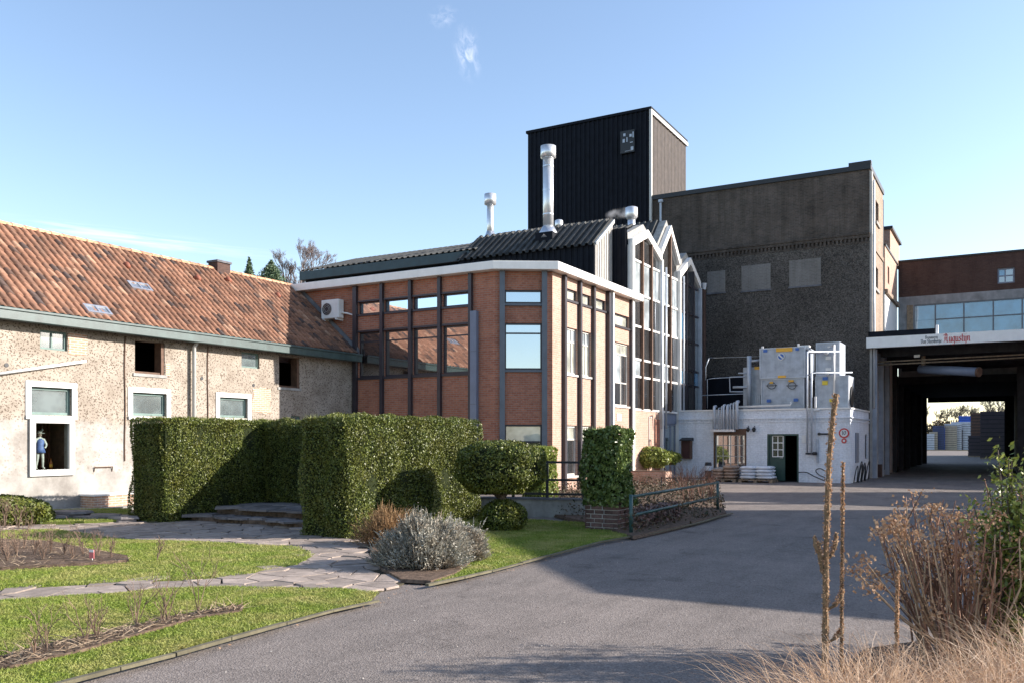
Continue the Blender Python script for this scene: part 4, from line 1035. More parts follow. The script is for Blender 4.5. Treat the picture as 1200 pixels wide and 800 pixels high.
u, z = FG.uz(775, 300); m = MB(); m.tube([FG.P(u, .1, 9), FG.P(u, .1, FG.uz(775, 238)[1])], .06, 8); m.tube([FG.P(u, .1, FG.uz(775, 238)[1]), FG.P(u, .1, FG.uz(775, 235)[1])], .13, 8); m.build('vent_pipe', M['pipe'], gb)
# east side
FGE = Facade((XG, YG), (XG, 47.55)); hs = [FGE.rect(1020, 222, 1023, 252), FGE.rect(1026, 237, 1029.5, 262), FGE.rect(1024.5, 313, 1029, 339)]
m = MB(); FGE.wall(m, .402, FGE.len, 0, ZG - .001, .4, hs); m.build('side_wall', M['brick_beige'], gb)
for q in hs:
    window(FGE, q, gb, M['dark_frame'], M['g_room'], ft=.07, recess=.2); m = MB(); FGE.box(m, q[0] - .1, q[1] + .1, -.05, .08, q[2] - .14, q[2] - .003); m.build('sill', M['concrete'], gb)
m = MB(); FGE.box(m, 0.3, FGE.len, .0, .05, zc_ - .3, zc_ - .1); m.build('string_course', M['brick_beige'], gb)
m = MB(); FGE.box(m, .03, .4, 0, .1, 0.0, ZG - .1); m.build('corner_strip', M['clad_pale'], gb)
for n_, u, rr in ((.17, .16, .05), (.17, .33, .045)): m = MB(); m.tube([FGE.P(u, n_, 3.2), FGE.P(u, n_, 11.2 if rr < .05 else 13.6)], rr, 8); m.build('downpipe', M['tank_light'], gb, True)
m = MB(); m.box(-15.95, XG - .41, YG + .41, 47.5, 13.2, 13.4); m.box(-16, XG, 47.56, 47.9, 0, 13.9); m.build('roof', M['flat_roof'], gb)
# lower rear wing: white wall with brick top and rear turret
FR = Facade((XG + .05, 47.92), (XG + .05, 53.6)); zw_ = FR.uz(1040, 292)[1]
m = MB(); FR.wall(m, 0, FR.len, 0, 9.3, .4); m.build('rear_wall', M['white'], gb)
m = MB(); FR.wall(m, 0, FR.len, 9.301, 11.6, .4, [(1.2, 1.9, 9.9, 10.8)]); m.build('rear_wall', M['brick_pink'], gb)
m = MB(); FR.box(m, -.01, FR.len, 0, .14, 9.2, 9.4); m.build('string_course', M['brick_beige'], gb)
m = MB(); m.box(-9, XG + .02, 50.5, 55, 11.6, 13.0); m.build('turret', M['brick_pink'], gb)
m = MB(); m.box(-9.1, XG + .15, 50.4, 55.1, 13.0, 13.15); m.box(-12, XG + .1, 47.92, 53.62, 11.602, 11.7); m.build('coping', M['black'], gb)
m = MB(); m.box(-12, XG - .36, 47.95, 53.6, 8, 11.55); m.build('roof', M['flat_roof'], gb)

# ------------------------------------------------------------------ whitewashed annex
YA = 37.2; XA0 = XE + .05; XA1 = -5.48; ZA = 3.0
an = thing('white_annex', (-9, 39.5, 0), 'low whitewashed brick annex with a flat roof in front of the grey brewhouse', 'building')
FW = Facade((XA0, YA), (XA1, YA)); FWS = Facade((XA1, YA), (XA1, YG - .02))
h_win = FW.rect(838, 509, 873, 548); h_door = FW.rect(899, 508, 936, 566); h_door = (h_door[0], h_door[1], 0, h_door[3])
m = MB(); FW.wall(m, 0, FW.len, 0, ZA - .5, .3, [h_win, h_door]); m.build('wall', M['brick_white'], an)
m = MB(); FW.box(m, 0, FW.len + .03, -.3, .03, ZA - .5, ZA - .44); FW.box(m, 0, FW.len + .06, -.3, .06, ZA - .37, ZA - .31); FW.box(m, 0, FW.len, -.3, 0, ZA - .44, ZA - .37)
for i in range(60): FW.box(m, .03 + i * .12, .09 + i * .12, 0, .045, ZA - .44, ZA - .371)
FW.box(m, 0, FW.len, -.3, 0.0, ZA - .31, ZA); m.build('cornice', M['brick_white'], an)
m = MB(); FW.box(m, 0, FW.len + .05, -.33, .05, ZA + .001, ZA + .06); FWS.box(m, .0, FWS.len, -.3, .05, ZA + .002, ZA + .062); m.build('coping', M['white'], an)
hsw = FWS.rect(1019, 503, 1020, 530); hsw = (FWS.len - 1.2, FWS.len - .45, .9, 2.0)
m = MB(); FWS.wall(m, .301, FWS.len, 0, ZA, .3, [hsw]); m.build('wall', M['brick_white'], an)
m = MB(); FWS.box(m, 0.03, FWS.len, 0.001, .06, ZA - .37, ZA - .31); FWS.box(m, .03, FWS.len, 0.001, .03, ZA - .5, ZA - .44); m.build('cornice', M['brick_white'], an)
window(FWS, hsw, an, M['dark_frame'], M['g_room'], ft=.06, recess=.12)
u0 = FWS.uz(1002, 520)[0]; u1 = FWS.uz(1005.5, 520)[0]; m = MB(); FWS.box(m, u0, u1, .001, .04, .8, 2.05); m.build('shutter_panel', M['blue_grey'], an)
m = MB(); m.box(XA0, XA1 - .31, YA + .31, YG - .02, 2.7, 2.82); m.build('roof', M['flat_roof'], an)
m = MB(); m.box(XA0, XA1 - .31, 41.8, 42.5, 0, 2.69); m.box(XA0, XA0 + .1, YA + .3, 42.4, 0, 2.69); m.box(XA0 + .2, XA1 - .31, YA + .31, 41.8, .0, .02); m.build('interior', M['dark_void'], an)
window(FW, h_win, an, M['light_frame'], M['g_room'], ft=.035, recess=.14, vm=(.25, .5, .75), hm=(.36, .68))
q = h_win; m = MB(); FW.box(m, q[0] - .06, q[1] + .06, -.1, .03, q[3], q[3] + .26); FW.box(m, q[0] - .06, q[0], -.1, .02, q[2], q[3]); FW.box(m, q[1], q[1] + .06, -.1, .02, q[2], q[3]); m.build('lintel', M['wood'], an)
q = h_door; m = MB(); FW.box(m, q[0], q[0] + .07, -.15, .0, 0.02, q[3]); FW.box(m, q[1] - .07, q[1], -.15, 0, .02, q[3]); FW.box(m, q[0] + .07, q[1] - .07, -.15, 0, q[3] - .07, q[3]); m.build('door_frame', M['green_door'], an)
ud = FW.uz(918.5, 520)[0]; m = MB(); FD = FW; up = [FW.uz(905, 520)[0], FW.uz(918, 520)[0]]
zp0, zp1 = 1.05, 1.92
m = MB(); FW.wall(m, q[0] + .07, ud + .04, .05, q[3] - .08, .05, [(up[0], up[1] - .02, zp0, zp1)])
for i, v in enumerate(m.v): m.v[i] = (v[0], v[1] + .06, v[2])
dr = m.build('door', M['green_door'], an)
m = MB()
for i in range(4): z = zp0 + (zp1 - zp0) * i / 3; FW.box(m, up[0], up[1] - .02, -.1, -.05, z - .018, z + .018)
for v in (up[0], (up[0] + up[1] - .02) / 2, up[1] - .02): FW.box(m, v - .016, v + .016, -.098, -.052, zp0, zp1)
m.build('glazing_bars', M['white'], dr); m = MB(); FW.box(m, up[0], up[1] - .02, -.095, -.085, zp0, zp1); m.build('pane', M['g_room'], dr)
m = MB(); m.tube([FW.P(ud - .05, -.05, 1.0), FW.P(ud - .05, .0, 1.0), FW.P(ud - .16, .0, 1.0)], .012, 6); m.build('handle', M['zinc'], dr)
# wall cabinet
r = FW.rect(800.5, 516, 811, 537); cb_ = thing('wall_cabinet', tuple(FW.P(r[0], .15, r[2])), 'small brown open-fronted wooden cabinet with a sloping cap on the white annex wall', 'cabinet')
m = MB(); FW.box(m, r[0], r[0] + .04, 0.001, .28, r[2], r[3]); FW.box(m, r[1] - .02, r[1] + .02, .001, .28, r[2], r[3]); FW.box(m, r[0] + .04, r[1] - .02, .001, .28, r[2], r[2] + .04); FW.box(m, r[0] + .04, r[1] - .02, .001, .03, r[2] + .04, r[3]); m.build('case', M['wood'], cb_)
m = MB(); FW.box(m, r[0] + .04, r[1] - .02, .2, .22, r[2] + .04, r[3]); m.build('door', plain('dark_red_wood', (.06, .018, .014), .6), cb_)
m = MB(); m.hexa([FW.P(r[0] - .05, .36, r[3]), FW.P(r[1] + .07, .36, r[3]), FW.P(r[1] + .07, .001, r[3]), FW.P(r[0] - .05, .001, r[3]), FW.P(r[0] - .05, .36, r[3] + .04), FW.P(r[1] + .07, .36, r[3] + .04), FW.P(r[1] + .07, .001, r[3] + .14), FW.P(r[0] - .05, .001, r[3] + .14)]); m.build('cap', M['black'], cb_)
# pair of lamps
lamp = None
for i, px in enumerate((876.5, 883.5)):
    u, z = FW.uz(px, 503, .2); b = FW.P(u, .2, z)
    o = thing('wall_lamp', tuple(b), ('left' if i == 0 else 'right') + ' one of the two small black bulkhead lamps right of the wooden window lintel', 'lamp', 'pair of lamps on the annex wall')
    m = MB(); m.tube([FW.P(u, 0, z + .12), FW.P(u, .1, z + .16), FW.P(u, .2, z + .1)], .012, 6); m.build('bracket', M['black'], o)
    m = MB(); m.tube([b + Vector((0, 0, .1)), b + Vector((0, 0, .0)), b + Vector((0, 0, -.1))], [.05, .09, .03], 10); m.build('lamp_shade', M['black'], o, True)
# sheaf of vertical pipes climbing over the parapet
pg = thing('pipe_group', tuple(FW.P(2, .2, 2.4)), 'row of short upright grey pipes standing on a tray over the annex window', 'pipes')
for px, top, rr in ((837, 476, .06), (842, 478, .03), (845.5, 476, .03), (848, 474.5, .05), (852.5, 475, .065), (856, 473, .035), (859.5, 472, .04), (863.5, 470.5, .07)):
    u, z0 = FW.uz(px, 503, .25); z1 = FW.uz(px, top, .25)[1]
    m = MB(); m.tube([FW.P(u, .25, 2.2), FW.P(u, .25, z1 - .06), FW.P(u, .2, z1), FW.P(u, .0, z1 + .02)], rr, 10); m.build('pipe', M['pipe'], pg, True)
u0 = FW.uz(836, 504, .25)[0]; u1 = FW.uz(864, 504, .25)[0]; m = MB(); FW.box(m, u0 - .08, u1 - .1, .12, .36, 2.1, 2.2); m.build('tray', M['tank_light'], pg)
# twin pipes down the wall
tp = thing('wall_pipes', tuple(FW.P(5.5, .15, 2)), 'pair of thin silver pipes running from the tanks down the annex wall', 'pipes')
for px, yb_, yt in ((946, 531, 412), (951, 531, 437)):
    u, zb_ = FW.uz(px, yb_, .15); zt = FW.uz(px, yt, .15)[1]
    m = MB(); m.tube([FW.P(u, .15, zb_), FW.P(u, .15, zt), FW.P(u + (.12 if px == 951 else .0), -.2, zt + .03), FW.P(u + (1.4 if px == 951 else 1.2), -1.0, zt + .05)], .035, 8); m.build('pipe', M['pipe'], tp, True)
m = MB(); u, z = FW.uz(950, 531, .15); m.tube([FW.P(u - .2, .15, z), FW.P(u + .25, .15, z)], .04, 8); m.tube([FW.P(u + .16, .15, z - .06), FW.P(u + .16, .15, z + .07)], .07, 10); m.build('valve', M['black'], tp)
u, z = FW.uz(955.5, 470, .1); m = MB(); m.tube([FW.P(u, .1, z + .2), FW.P(u, .1, z - .25)], .045, 8); m.tube([FW.P(u - .1, .1, z - .35), FW.P(u + .16, .1, z - .35)], .03, 6); m.tube([FW.P(u, .1, z - .25), FW.P(u, .1, .9)], .012, 5); m.build('valve', M['tank_light'], tp)
u, z = FW.uz(958, 527, .06); m = MB(); FW.box(m, u - .04, u + .04, 0.001, .06, z - .5, z + .45); tag(m.build('cable_duct', M['tank']), 'narrow grey upright gauge strip on the white wall left of the round sign', 'duct')
u, z = FW.uz(966, 508, .06); m = MB(); m.tube([FW.P(u - .2, .1, z), FW.P(u + .2, .1, z)], .035, 8); m.tube([FW.P(u - .2, 0, z), FW.P(u - .2, .14, z)], .06, 8); tag(m.build('wall_tap', M['black']), 'short dark horizontal tap pipe on the white wall beside the round sign', 'tap')
u, z = FW.uz(942, 514, .03); m = MB(); FW.box(m, u - .08, u + .08, .001, .03, z - .16, z + .16); tag(m.build('notice_plate', M['tank_light']), 'small grey notice plate on the annex wall right of the green door', 'plate')

# lettering: broad-nib strokes
GL = {
 'a': (.5, [[(.05, .5), (.2, .6), (.36, .5), (.36, .08), (.46, 0)], [(.36, .34), (.08, .24), (.08, .06), (.2, 0), (.36, .1)]]),
 'b': (.5, [[(.08, 1), (.08, .06), (.22, 0), (.4, .12), (.4, .45), (.26, .6), (.08, .48)]]),
 'e': (.45, [[(.08, .3), (.4, .42), (.26, .6), (.08, .46), (.08, .1), (.22, 0), (.4, .08)]]),
 'g': (.5, [[(.38, .55), (.2, .6), (.08, .46), (.08, .14), (.2, .04), (.36, .12)], [(.38, .6), (.38, -.2), (.22, -.34), (.04, -.26)]]),
 'i': (.25, [[(.02, .52), (.1, .6), (.12, .06), (.22, 0)], [(.08, .8), (.16, .86)]]),
 'j': (.27, [[(.04, .52), (.12, .6), (.14, -.2), (0, -.32)], [(.1, .8), (.18, .86)]]),
 'k': (.48, [[(.08, 1), (.08, 0)], [(.38, .58), (.1, .32), (.4, 0)]]),
 'n': (.52, [[(.02, .52), (.1, .6), (.1, .04)], [(.1, .46), (.28, .6), (.38, .5), (.38, .06), (.48, 0)]]),
 'o': (.5, [[(.22, .6), (.07, .46), (.07, .12), (.22, 0), (.4, .12), (.4, .46), (.22, .6)]]),
 'r': (.38, [[(.02, .52), (.1, .6), (.12, .04)], [(.12, .46), (.26, .6), (.34, .54)]]),
 's': (.42, [[(.36, .54), (.2, .6), (.08, .46), (.34, .24), (.34, .08), (.2, 0), (.04, .08)]]),
 't': (.34, [[(.14, .86), (.14, .08), (.28, 0)], [(.02, .58), (.3, .6)]]),
 'u': (.52, [[(.02, .52), (.1, .6), (.1, .1), (.22, 0), (.38, .14)], [(.38, .6), (.38, .06), (.48, 0)]]),
 'w': (.72, [[(.02, .54), (.1, .6), (.1, .1), (.2, 0), (.34, .14), (.34, .58)], [(.34, .14), (.46, 0), (.62, .16), (.62, .46), (.52, .6)]]),
 'A': (.8, [[(.1, .86), (.3, 1), (.5, .86), (.5, .1), (.66, 0)], [(.3, .96), (.16, .5), (.22, .2), (.02, .0)], [(.14, .45), (.5, .45)], [(.02, .78), (.1, .92)]]),
 'B': (.68, [[(.16, .95), (.16, .04)], [(.04, .86), (.3, 1), (.5, .84), (.44, .6), (.18, .55)], [(.3, .55), (.54, .42), (.52, .12), (.3, 0), (.06, .06)]]),
 'V': (.7, [[(.04, .86), (.16, 1), (.18, .16), (.34, 0), (.54, .16), (.56, .8), (.44, 1)]]),
 'S': (.62, [[(.54, .86), (.34, 1), (.12, .82), (.2, .58), (.48, .42), (.5, .16), (.3, 0), (.06, .12)]]),
 'h': (.5, [[(.1, 1), (.1, 0)], [(.1, .46), (.28, .6), (.38, .46), (.36, .0), (.24, -.12)]]),
 ' ': (.3, []),
 '1': (.4, [[(.08, .8), (.24, 1), (.24, 0)]]), '0': (.6, [[(.3, 1), (.1, .75), (.1, .25), (.3, 0), (.5, .25), (.5, .75), (.3, 1)]]),
 't2': (.4, [])}
def lettering(F, text, u0, zb_, h, n, nib, name, mat, parent, wscale=1.0, slope=0.0, width=None):
    tot = sum(GL[c][0] for c in text)
    if width: wscale = width / (tot * h)
    m = MB(); x = u0; ang = R(38); nx, nz = math.cos(ang) * nib, math.sin(ang) * nib; lay = 0
    for c in text:
        w, st = GL[c]
        for s_ in st:
            for (a, b), (c2, d) in zip(s_[:-1], s_[1:]):
                p, q = (x + a * h * wscale, zb_ + b * h), (x + c2 * h * wscale, zb_ + d * h)
                n1 = n + .012 + .0006 * (lay % 7); lay += 1
                f = [(p[0] - nx, p[1] - nz), (q[0] - nx, q[1] - nz), (q[0] + nx, q[1] + nz), (p[0] + nx, p[1] + nz)]
                m.hexa([F.P(u, n1, z) for u, z in f][::1] + [F.P(u, n, z) for u, z in f])
        x += w * h * wscale
    return m.build(name, mat, parent)

# round limit sign
u, z = FW.uz(989, 507, .04); sg = thing('round_sign', tuple(FW.P(u, .04, z)), 'round white sign with red ring and black 10, small red disc below, on white wall', 'sign')
m = MB(); m.tube([FW.P(u, .01, z), FW.P(u, .04, z)], .2, 24); m.build('ring', M['red'], sg)
m = MB(); m.tube([FW.P(u, .041, z), FW.P(u, .046, z)], .145, 24); m.build('face', M['tank_light'], sg)
lettering(FW, '10', u - .1, z - .07, .16, .047, .014, 'digits', M['ink'], sg, width=.19)
z2 = z - .31; m = MB(); m.tube([FW.P(u, .01, z2), FW.P(u, .04, z2)], .1, 18); m.build('small_disc', M['red'], sg); m = MB(); m.tube([FW.P(u, .041, z2), FW.P(u, .045, z2)], .05, 14); m.build('small_disc_centre', M['tank_light'], sg)

# tanks on the annex roof
def tank(name, lab, x0, x1, y0, y1, z0, z1, mat, rivet=True, side=None, frame=.05, grp='tank boxes on the annex roof'):
    t = thing(name, ((x0 + x1) / 2, (y0 + y1) / 2, z0), lab, 'tank', grp)
    m = MB(); m.box(x0 + .03, x1 - .03, y0 + .03, y1 - .03, z0 + .01, z1 - .01); m.build('body', mat, t)
    m = MB(); f = frame
    for a, b in ((x0, x0 + f), (x1 - f, x1)):
        for c, d in ((y0, y0 + f), (y1 - f, y1)): m.box(a, b, c, d, z0 + f, z1 - f)
    for z_ in (z0, z1 - f): m.box(x0, x1, y0, y0 + f, z_, z_ + f); m.box(x0, x1, y1 - f, y1, z_, z_ + f); m.box(x0, x0 + f, y0 + f, y1 - f, z_, z_ + f); m.box(x1 - f, x1, y0 + f, y1 - f, z_, z_ + f)
    m.build('edge_frame', M['pipe'], t)
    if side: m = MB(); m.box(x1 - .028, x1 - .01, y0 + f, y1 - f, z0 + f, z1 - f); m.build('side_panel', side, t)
    return t
YT = 38.4
def tx(px, y=YT): return P_y(y, px).x
def tz(px, py, y=YT): return P_y(y, px, py).z
a0, a1 = tx(890), tx(944); b0, b1 = tx(956), tx(984)
zt1, zm1, zb1_ = tz(915, 407), tz(915, 443), 3.02
t1 = tank('cooling_tank', 'upper grey tank with blue round sticker and orange label, left stack', a0, a1, YT, YT + 1.9, zm1 + .01, zt1, M['tank'])
t2 = tank('cooling_tank', 'lower grey tank with two round hatches, left stack on annex roof', a0 + .06, a1 - .06, YT + .05, YT + 1.85, zb1_, zm1, M['tank'])
zt2, zm2 = tz(970, 401), tz(970, 440)
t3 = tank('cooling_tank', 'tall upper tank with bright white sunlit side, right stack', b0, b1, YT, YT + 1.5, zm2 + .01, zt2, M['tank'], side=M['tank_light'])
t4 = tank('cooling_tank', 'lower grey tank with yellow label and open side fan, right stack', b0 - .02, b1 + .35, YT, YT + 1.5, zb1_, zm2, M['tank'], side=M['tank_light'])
FTk = Facade((a0, YT), (a1, YT))
def sticker(F, x0, y0, x1, y1, mat, par, name='sticker', n=.012):
    u0, zt = F.uz(x0, y0, .0); u1, zb_ = F.uz(x1, y1, .0); m = MB(); F.box(m, u0, u1, -.031, n, min(zb_, zt), max(zb_, zt)); m.build(name, mat, par)
sticker(FTk, 909.5, 407.8, 928.5, 411.3, M['orange'], t1); sticker(FTk, 894.5, 409.5, 899, 412.5, M['blue'], t1); sticker(FTk, 932, 407.5, 936, 410.5, M['blue'], t1)
sticker(FTk, 911.5, 439.8, 921, 442.2, M['orange'], t1)
u, z = FTk.uz(915.3, 417.7); m = MB(); m.tube([FTk.P(u, -.02, z), FTk.P(u, .01, z)], .15, 20); m.build('sticker', M['tank_light'], t1); m = MB(); m.tube([FTk.P(u, .011, z), FTk.P(u, .014, z)], .12, 20); m.build('sticker', M['blue'], t1)
m = MB(); m.hexa([FTk.P(u + s_[0], n_, z + s_[1]) for n_ in (.0141, .017) for s_ in ((-.1, .06), (-.06, .1), (.1, -.06), (.06, -.1))]); m.build('sticker', M['tank_light'], t1)
lettering(FTk, 'hvw' if False else 'tt', FTk.uz(897, 442)[0], FTk.uz(897, 441.6)[1], .08, .0, .01, 'lettering', M['ink'], t1, width=.18) if False else None
for px in (904, 928):
    u, z = FTk.uz(px, 451.5); ring = [FTk.P(u + .17 * math.cos(a), -.02, z + .14 * math.sin(a)) for a in np.linspace(0, 2 * math.pi, 20)]
    m = MB(); m.tube(ring, .012, 5, False); m.tube([FTk.P(u - .24, -.01, z + .0), FTk.P(u + .24, -.01, z + .0)], .014, 5); m.build('hatch', M['black'], t2)
sticker(FTk, 902, 447, 906, 449, M['orange'], t2); sticker(FTk, 924, 445, 930, 447, M['orange'], t2); sticker(FTk, 898.5, 467.5, 903, 471, M['blue'], t2); sticker(FTk, 930, 466.5, 935, 470, M['blue'], t2)
m = MB(); m.box(a1 - .25, a1 + .12, YT + .1, YT + .5, zt1 - .12, zt1 + .05); m.build('lifting_lug', M['tank_light'], t1); m = MB(); m.box(a0 + .08, a0 + .16, YT, YT + .06, zt1 + .001, zt1 + .09); m.box(a1 - .35, a1 - .27, YT, YT + .06, zt1 + .001, zt1 + .12); m.build('lifting_lug', M['tank_light'], t1)
sticker(FTk, 963.5, 446, 970, 450.5, M['yellow'], t4); sticker(FTk, 972, 467, 976, 470.5, M['yellow'], t4); sticker(FTk, 964, 441.5, 970, 444.5, M['blue'], t4)
sticker(FTk, 967.5, 417.5, 974, 421, M['tank_light'], t3); sticker(FTk, 967.5, 431, 974, 434, M['tank_light'], t3)
m = MB(); y_ = YT + .75; m.tube([(b1 + .33, y_, zb1_ + .55), (b1 + .4, y_, zb1_ + .55)], .45, 20); m.build('fan', M['black'], t4)
# grey cabinets, left of the tanks
c1 = thing('equipment_cabinet', (tx(880), YT + .6, 3.0), 'tall grey ribbed cabinet behind the left tank stack', 'cabinet')
xa, xb = tx(871, YT + .6), tx(893, YT + .6); zt_ = tz(880, 430, YT + .6)
m = MB(); m.box(xa, xb, YT + .6, YT + 1.4, 2.85, zt_); m.build('body', M['tank'], c1)
m = MB(); corrug(m, (xa + .3, YT + .59, 2.9), Vector((1, 0, 0)), xb - xa - .35, Vector((0, 0, 1)), .85, Vector((0, -1, 0)), .1, .02); m.build('ribbed_panel', M['pipe'], c1)
FK = Facade((xa, YT + .57), (xb, YT + .57)); sticker(FK, 884, 429.5, 890, 432.5, M['orange'], c1)
px_ = thing('roof_pipework', (tx(845), YT + .3, 2.9), 'thin grey pipe frame and railing on the annex roof left of the cabinet', 'pipes')
m = MB(); Q = lambda x, y: P_y(YT + .3, x, y)
m.tube([Q(829, 478), Q(829, 444), Q(835, 443), Q(871, 441)], .02, 8); m.tube([Q(828, 425), Q(831, 419), Q(878, 418), Q(891, 417)], .02, 8); m.tube([Q(827, 445), Q(827, 430), Q(831, 419)], .02, 8)
m.tube([Q(873, 441), Q(855, 441.5), Q(855.5, 458.5), Q(871, 458.5)], .032, 8); m.tube([Q(859, 453.5), Q(878, 453)], .055, 8); m.tube([Q(822, 463), Q(871, 461)], .02, 6)
m.tube([Q(878, 478), Q(878, 417)], .1, 10); m.tube([Q(879, 423), Q(891, 422)], .05, 8); m.tube([Q(865, 437), Q(876, 437)], .03, 6)
m.build('pipes', M['pipe'], px_, True)
p2 = thing('roof_pipe', (tx(975), YT - .3, 2.9), 'white vertical pipe with elbows in front of the right tank stack', 'pipes')
Q = lambda x, y: P_y(YT - .25, x, y)
m = MB(); m.tube([Q(977.5, 473), Q(977.5, 404), Q(970, 407)], .045, 8); m.build('pipe', M['tank_light'], p2, True)
m = MB(); m.tube([Q(946, 413), Q(965, 412), Q(970, 414.5)], [.05, .05, .09], 10); m.tube([Q(949, 440), Q(952, 437), Q(967, 436.5), Q(971, 438)], [.04, .04, .04, .09], 10); m.build('branch_pipe', M['tank_light'], p2, True)
p3 = MB(); Q = lambda x, y: P_y(YA + .1, x, y); p3.tube([Q(866, 476.5), Q(926, 474.5), Q(927, 470)], .05, 8); tag(p3.build('roof_pipe', M['tank_light'], None, True), 'pale horizontal pipe lying along the parapet under the left tanks', 'pipes')

# things at the foot of the annex
def pallet(root, x0, x1, y0, y1, z0=.0):
    for i in range(6): a = x0 + (x1 - x0) * (i + .1) / 6; m = MB(); m.box(a, a + (x1 - x0) * .13, y0, y1, z0 + .11, z0 + .135); m.build('board', M['wood_grey'], root)
    for j in range(3): c = y0 + (y1 - y0 - .1) * j / 2; m = MB(); m.box(x0, x1, c, c + .1, z0 + .08, z0 + .109); [m.box(x0 + (x1 - x0 - .14) * q_ / 2, x0 + (x1 - x0 - .14) * q_ / 2 + .14, c, c + .1, z0, z0 + .08) for q_ in range(3)]; m.build('bearer', M['wood_grey'], root)
def sack(x, y, z, lx, ly, h, ang, mat, root):
    m = MB(); nu, nv = 14, 8
    for i in range(nv + 1):
        t = math.pi * i / nv
        for j in range(nu):
            a = 2 * math.pi * j / nu; e = .55
            sx = math.copysign(abs(math.cos(a)) ** e, math.cos(a)) * math.sin(t) ** .5; sy = math.copysign(abs(math.sin(a)) ** e, math.sin(a)) * math.sin(t) ** .5
            px, py = sx * lx / 2, sy * ly / 2; jz = .012 * math.sin(px * 17 + i) * math.sin(py * 23 + x * 9)
            m.v.append((x + px * math.cos(ang) - py * math.sin(ang), y + px * math.sin(ang) + py * math.cos(ang), z + h / 2 + math.cos(t) * h / 2 + jz))
    for i in range(nv):
        for j in range(nu): j2 = (j + 1) % nu; m.f.append((i * nu + j, (i + 1) * nu + j, (i + 1) * nu + j2, i * nu + j2))
    return m.build('sack', mat, root, True)
def pile(px0, px1, lab, mat, nl, yb_, tops, film=None):
    y0 = YA - 1.35; x0 = P_y(y0, px0).x; x1 = P_y(y0, px1).x
    pl = thing('pallet', ((x0 + x1) / 2, y0 + .5, 0), 'wooden pallet under the ' + lab[0], 'pallet', 'pallets by the annex'); pallet(pl, x0, x1, y0, y0 + 1.0)
    for k in range(nl):
        for i in range(2):
            for j in range(2):
                z = .137 + k * .13
                cx = x0 + (x1 - x0) * (.27 + .46 * i) + random.uniform(-.03, .03); cy = y0 + .27 + .46 * j + random.uniform(-.03, .03)
                sh = (1 - .10 * k) if not (k == nl - 1 and tops and (i, j) not in tops) else None
                if sh is None: continue
                s_ = sack(0, 0, 0, (x1 - x0) * .5, .5, .15, random.uniform(-.08, .08), mat, None); s_.location = (cx, cy, z)
                row = ('bottom', 'second', 'third', 'top')[min(k, 3)] if k < nl - 1 else 'top'
                tag(s_, f'{lab[1]} sack, {row} layer, {("left","right")[i]} {("front","back")[j]} of the {lab[0]}', 'sack', lab[2])
pile(832, 862, ('brown sack pile beside the window', 'brown plastic-wrapped', 'brown sacks on the left pallet'), M['plastic_brown'], 4, 0, ((1, 0), (1, 1)))
pile(865, 905, ('white sack pile by the door', 'pale bluish white', 'white sacks on the right pallet'), M['plastic_white'], 4, 0, ())
b = P_y(YA - .9, 830); bn = thing('bin', (b.x, YA - .9, 0), 'small black and white bin left of the brown sack pallet', 'bin')
m = MB(); m.tube([(b.x, YA - .9, 0), (b.x, YA - .9, .45)], [.13, .15], 12); m.build('body', M['black'], bn); m = MB(); m.tube([(b.x, YA - .9, .451), (b.x, YA - .9, .66)], .15, 12); m.build('band', M['plastic_white'], bn); m = MB(); m.tube([(b.x, YA - .9, .661), (b.x, YA - .9, .8)], [.16, .12], 12); m.build('lid', M['black'], bn)
# hoses
Q = lambda x, y, n=.2: P_y(YA - n, x, y)
def hose(pts, rr, lab, cat='hose', grp=None):
    P = [Vector(p) for p in pts]; out = []
    for i in range(len(P) - 1):
        p0, p1, p2, p3_ = P[max(i - 1, 0)], P[i], P[i + 1], P[min(i + 2, len(P) - 1)]
        for t in np.linspace(0, 1, 7)[:-1]: out.append(.5 * ((2 * p1) + (-p0 + p2) * t + (2 * p0 - 5 * p1 + 4 * p2 - p3_) * t * t + (-p0 + 3 * p1 - 3 * p2 + p3_) * t ** 3))
    out.append(P[-1]); m = MB(); m.tube(out, rr, 6); return tag(m.build('hose', M['black'], None, True), lab, cat, grp)
hose([Q(936, 553), Q(945, 553), Q(955, 558), Q(967, 563)], .02, 'black hose sagging along the white wall right of the green door')
hose([Q(967, 559), Q(960, 556), Q(956, 551), Q(961, 548.5), Q(968, 552)], .02, 'black hose loop hanging at the foot of the white wall left of the tall stalk')
# bicycle rack with hoops
rk = thing('hose_coil', (XA1 + .3, YA + 1.5, 0), 'bundle of looped black hoses leaning on the side wall of the white annex', 'hose coil')
for k in range(6):
    yy = YA + .35 + k * .5; xx = XA1 + .14 + .05 * k % .1; pts = []
    for t in np.linspace(0, math.pi, 14): pts.append((xx + .1 * math.sin(t) + .05 * (k % 2), yy + .42 * math.cos(t) + .1 * math.sin(t) * (k % 3 - 1), .02 + (.68 + .08 * (k % 3)) * math.sin(t)))
    m = MB(); m.tube(pts, .02, 6); m.build('loop', M['black'], rk, True)

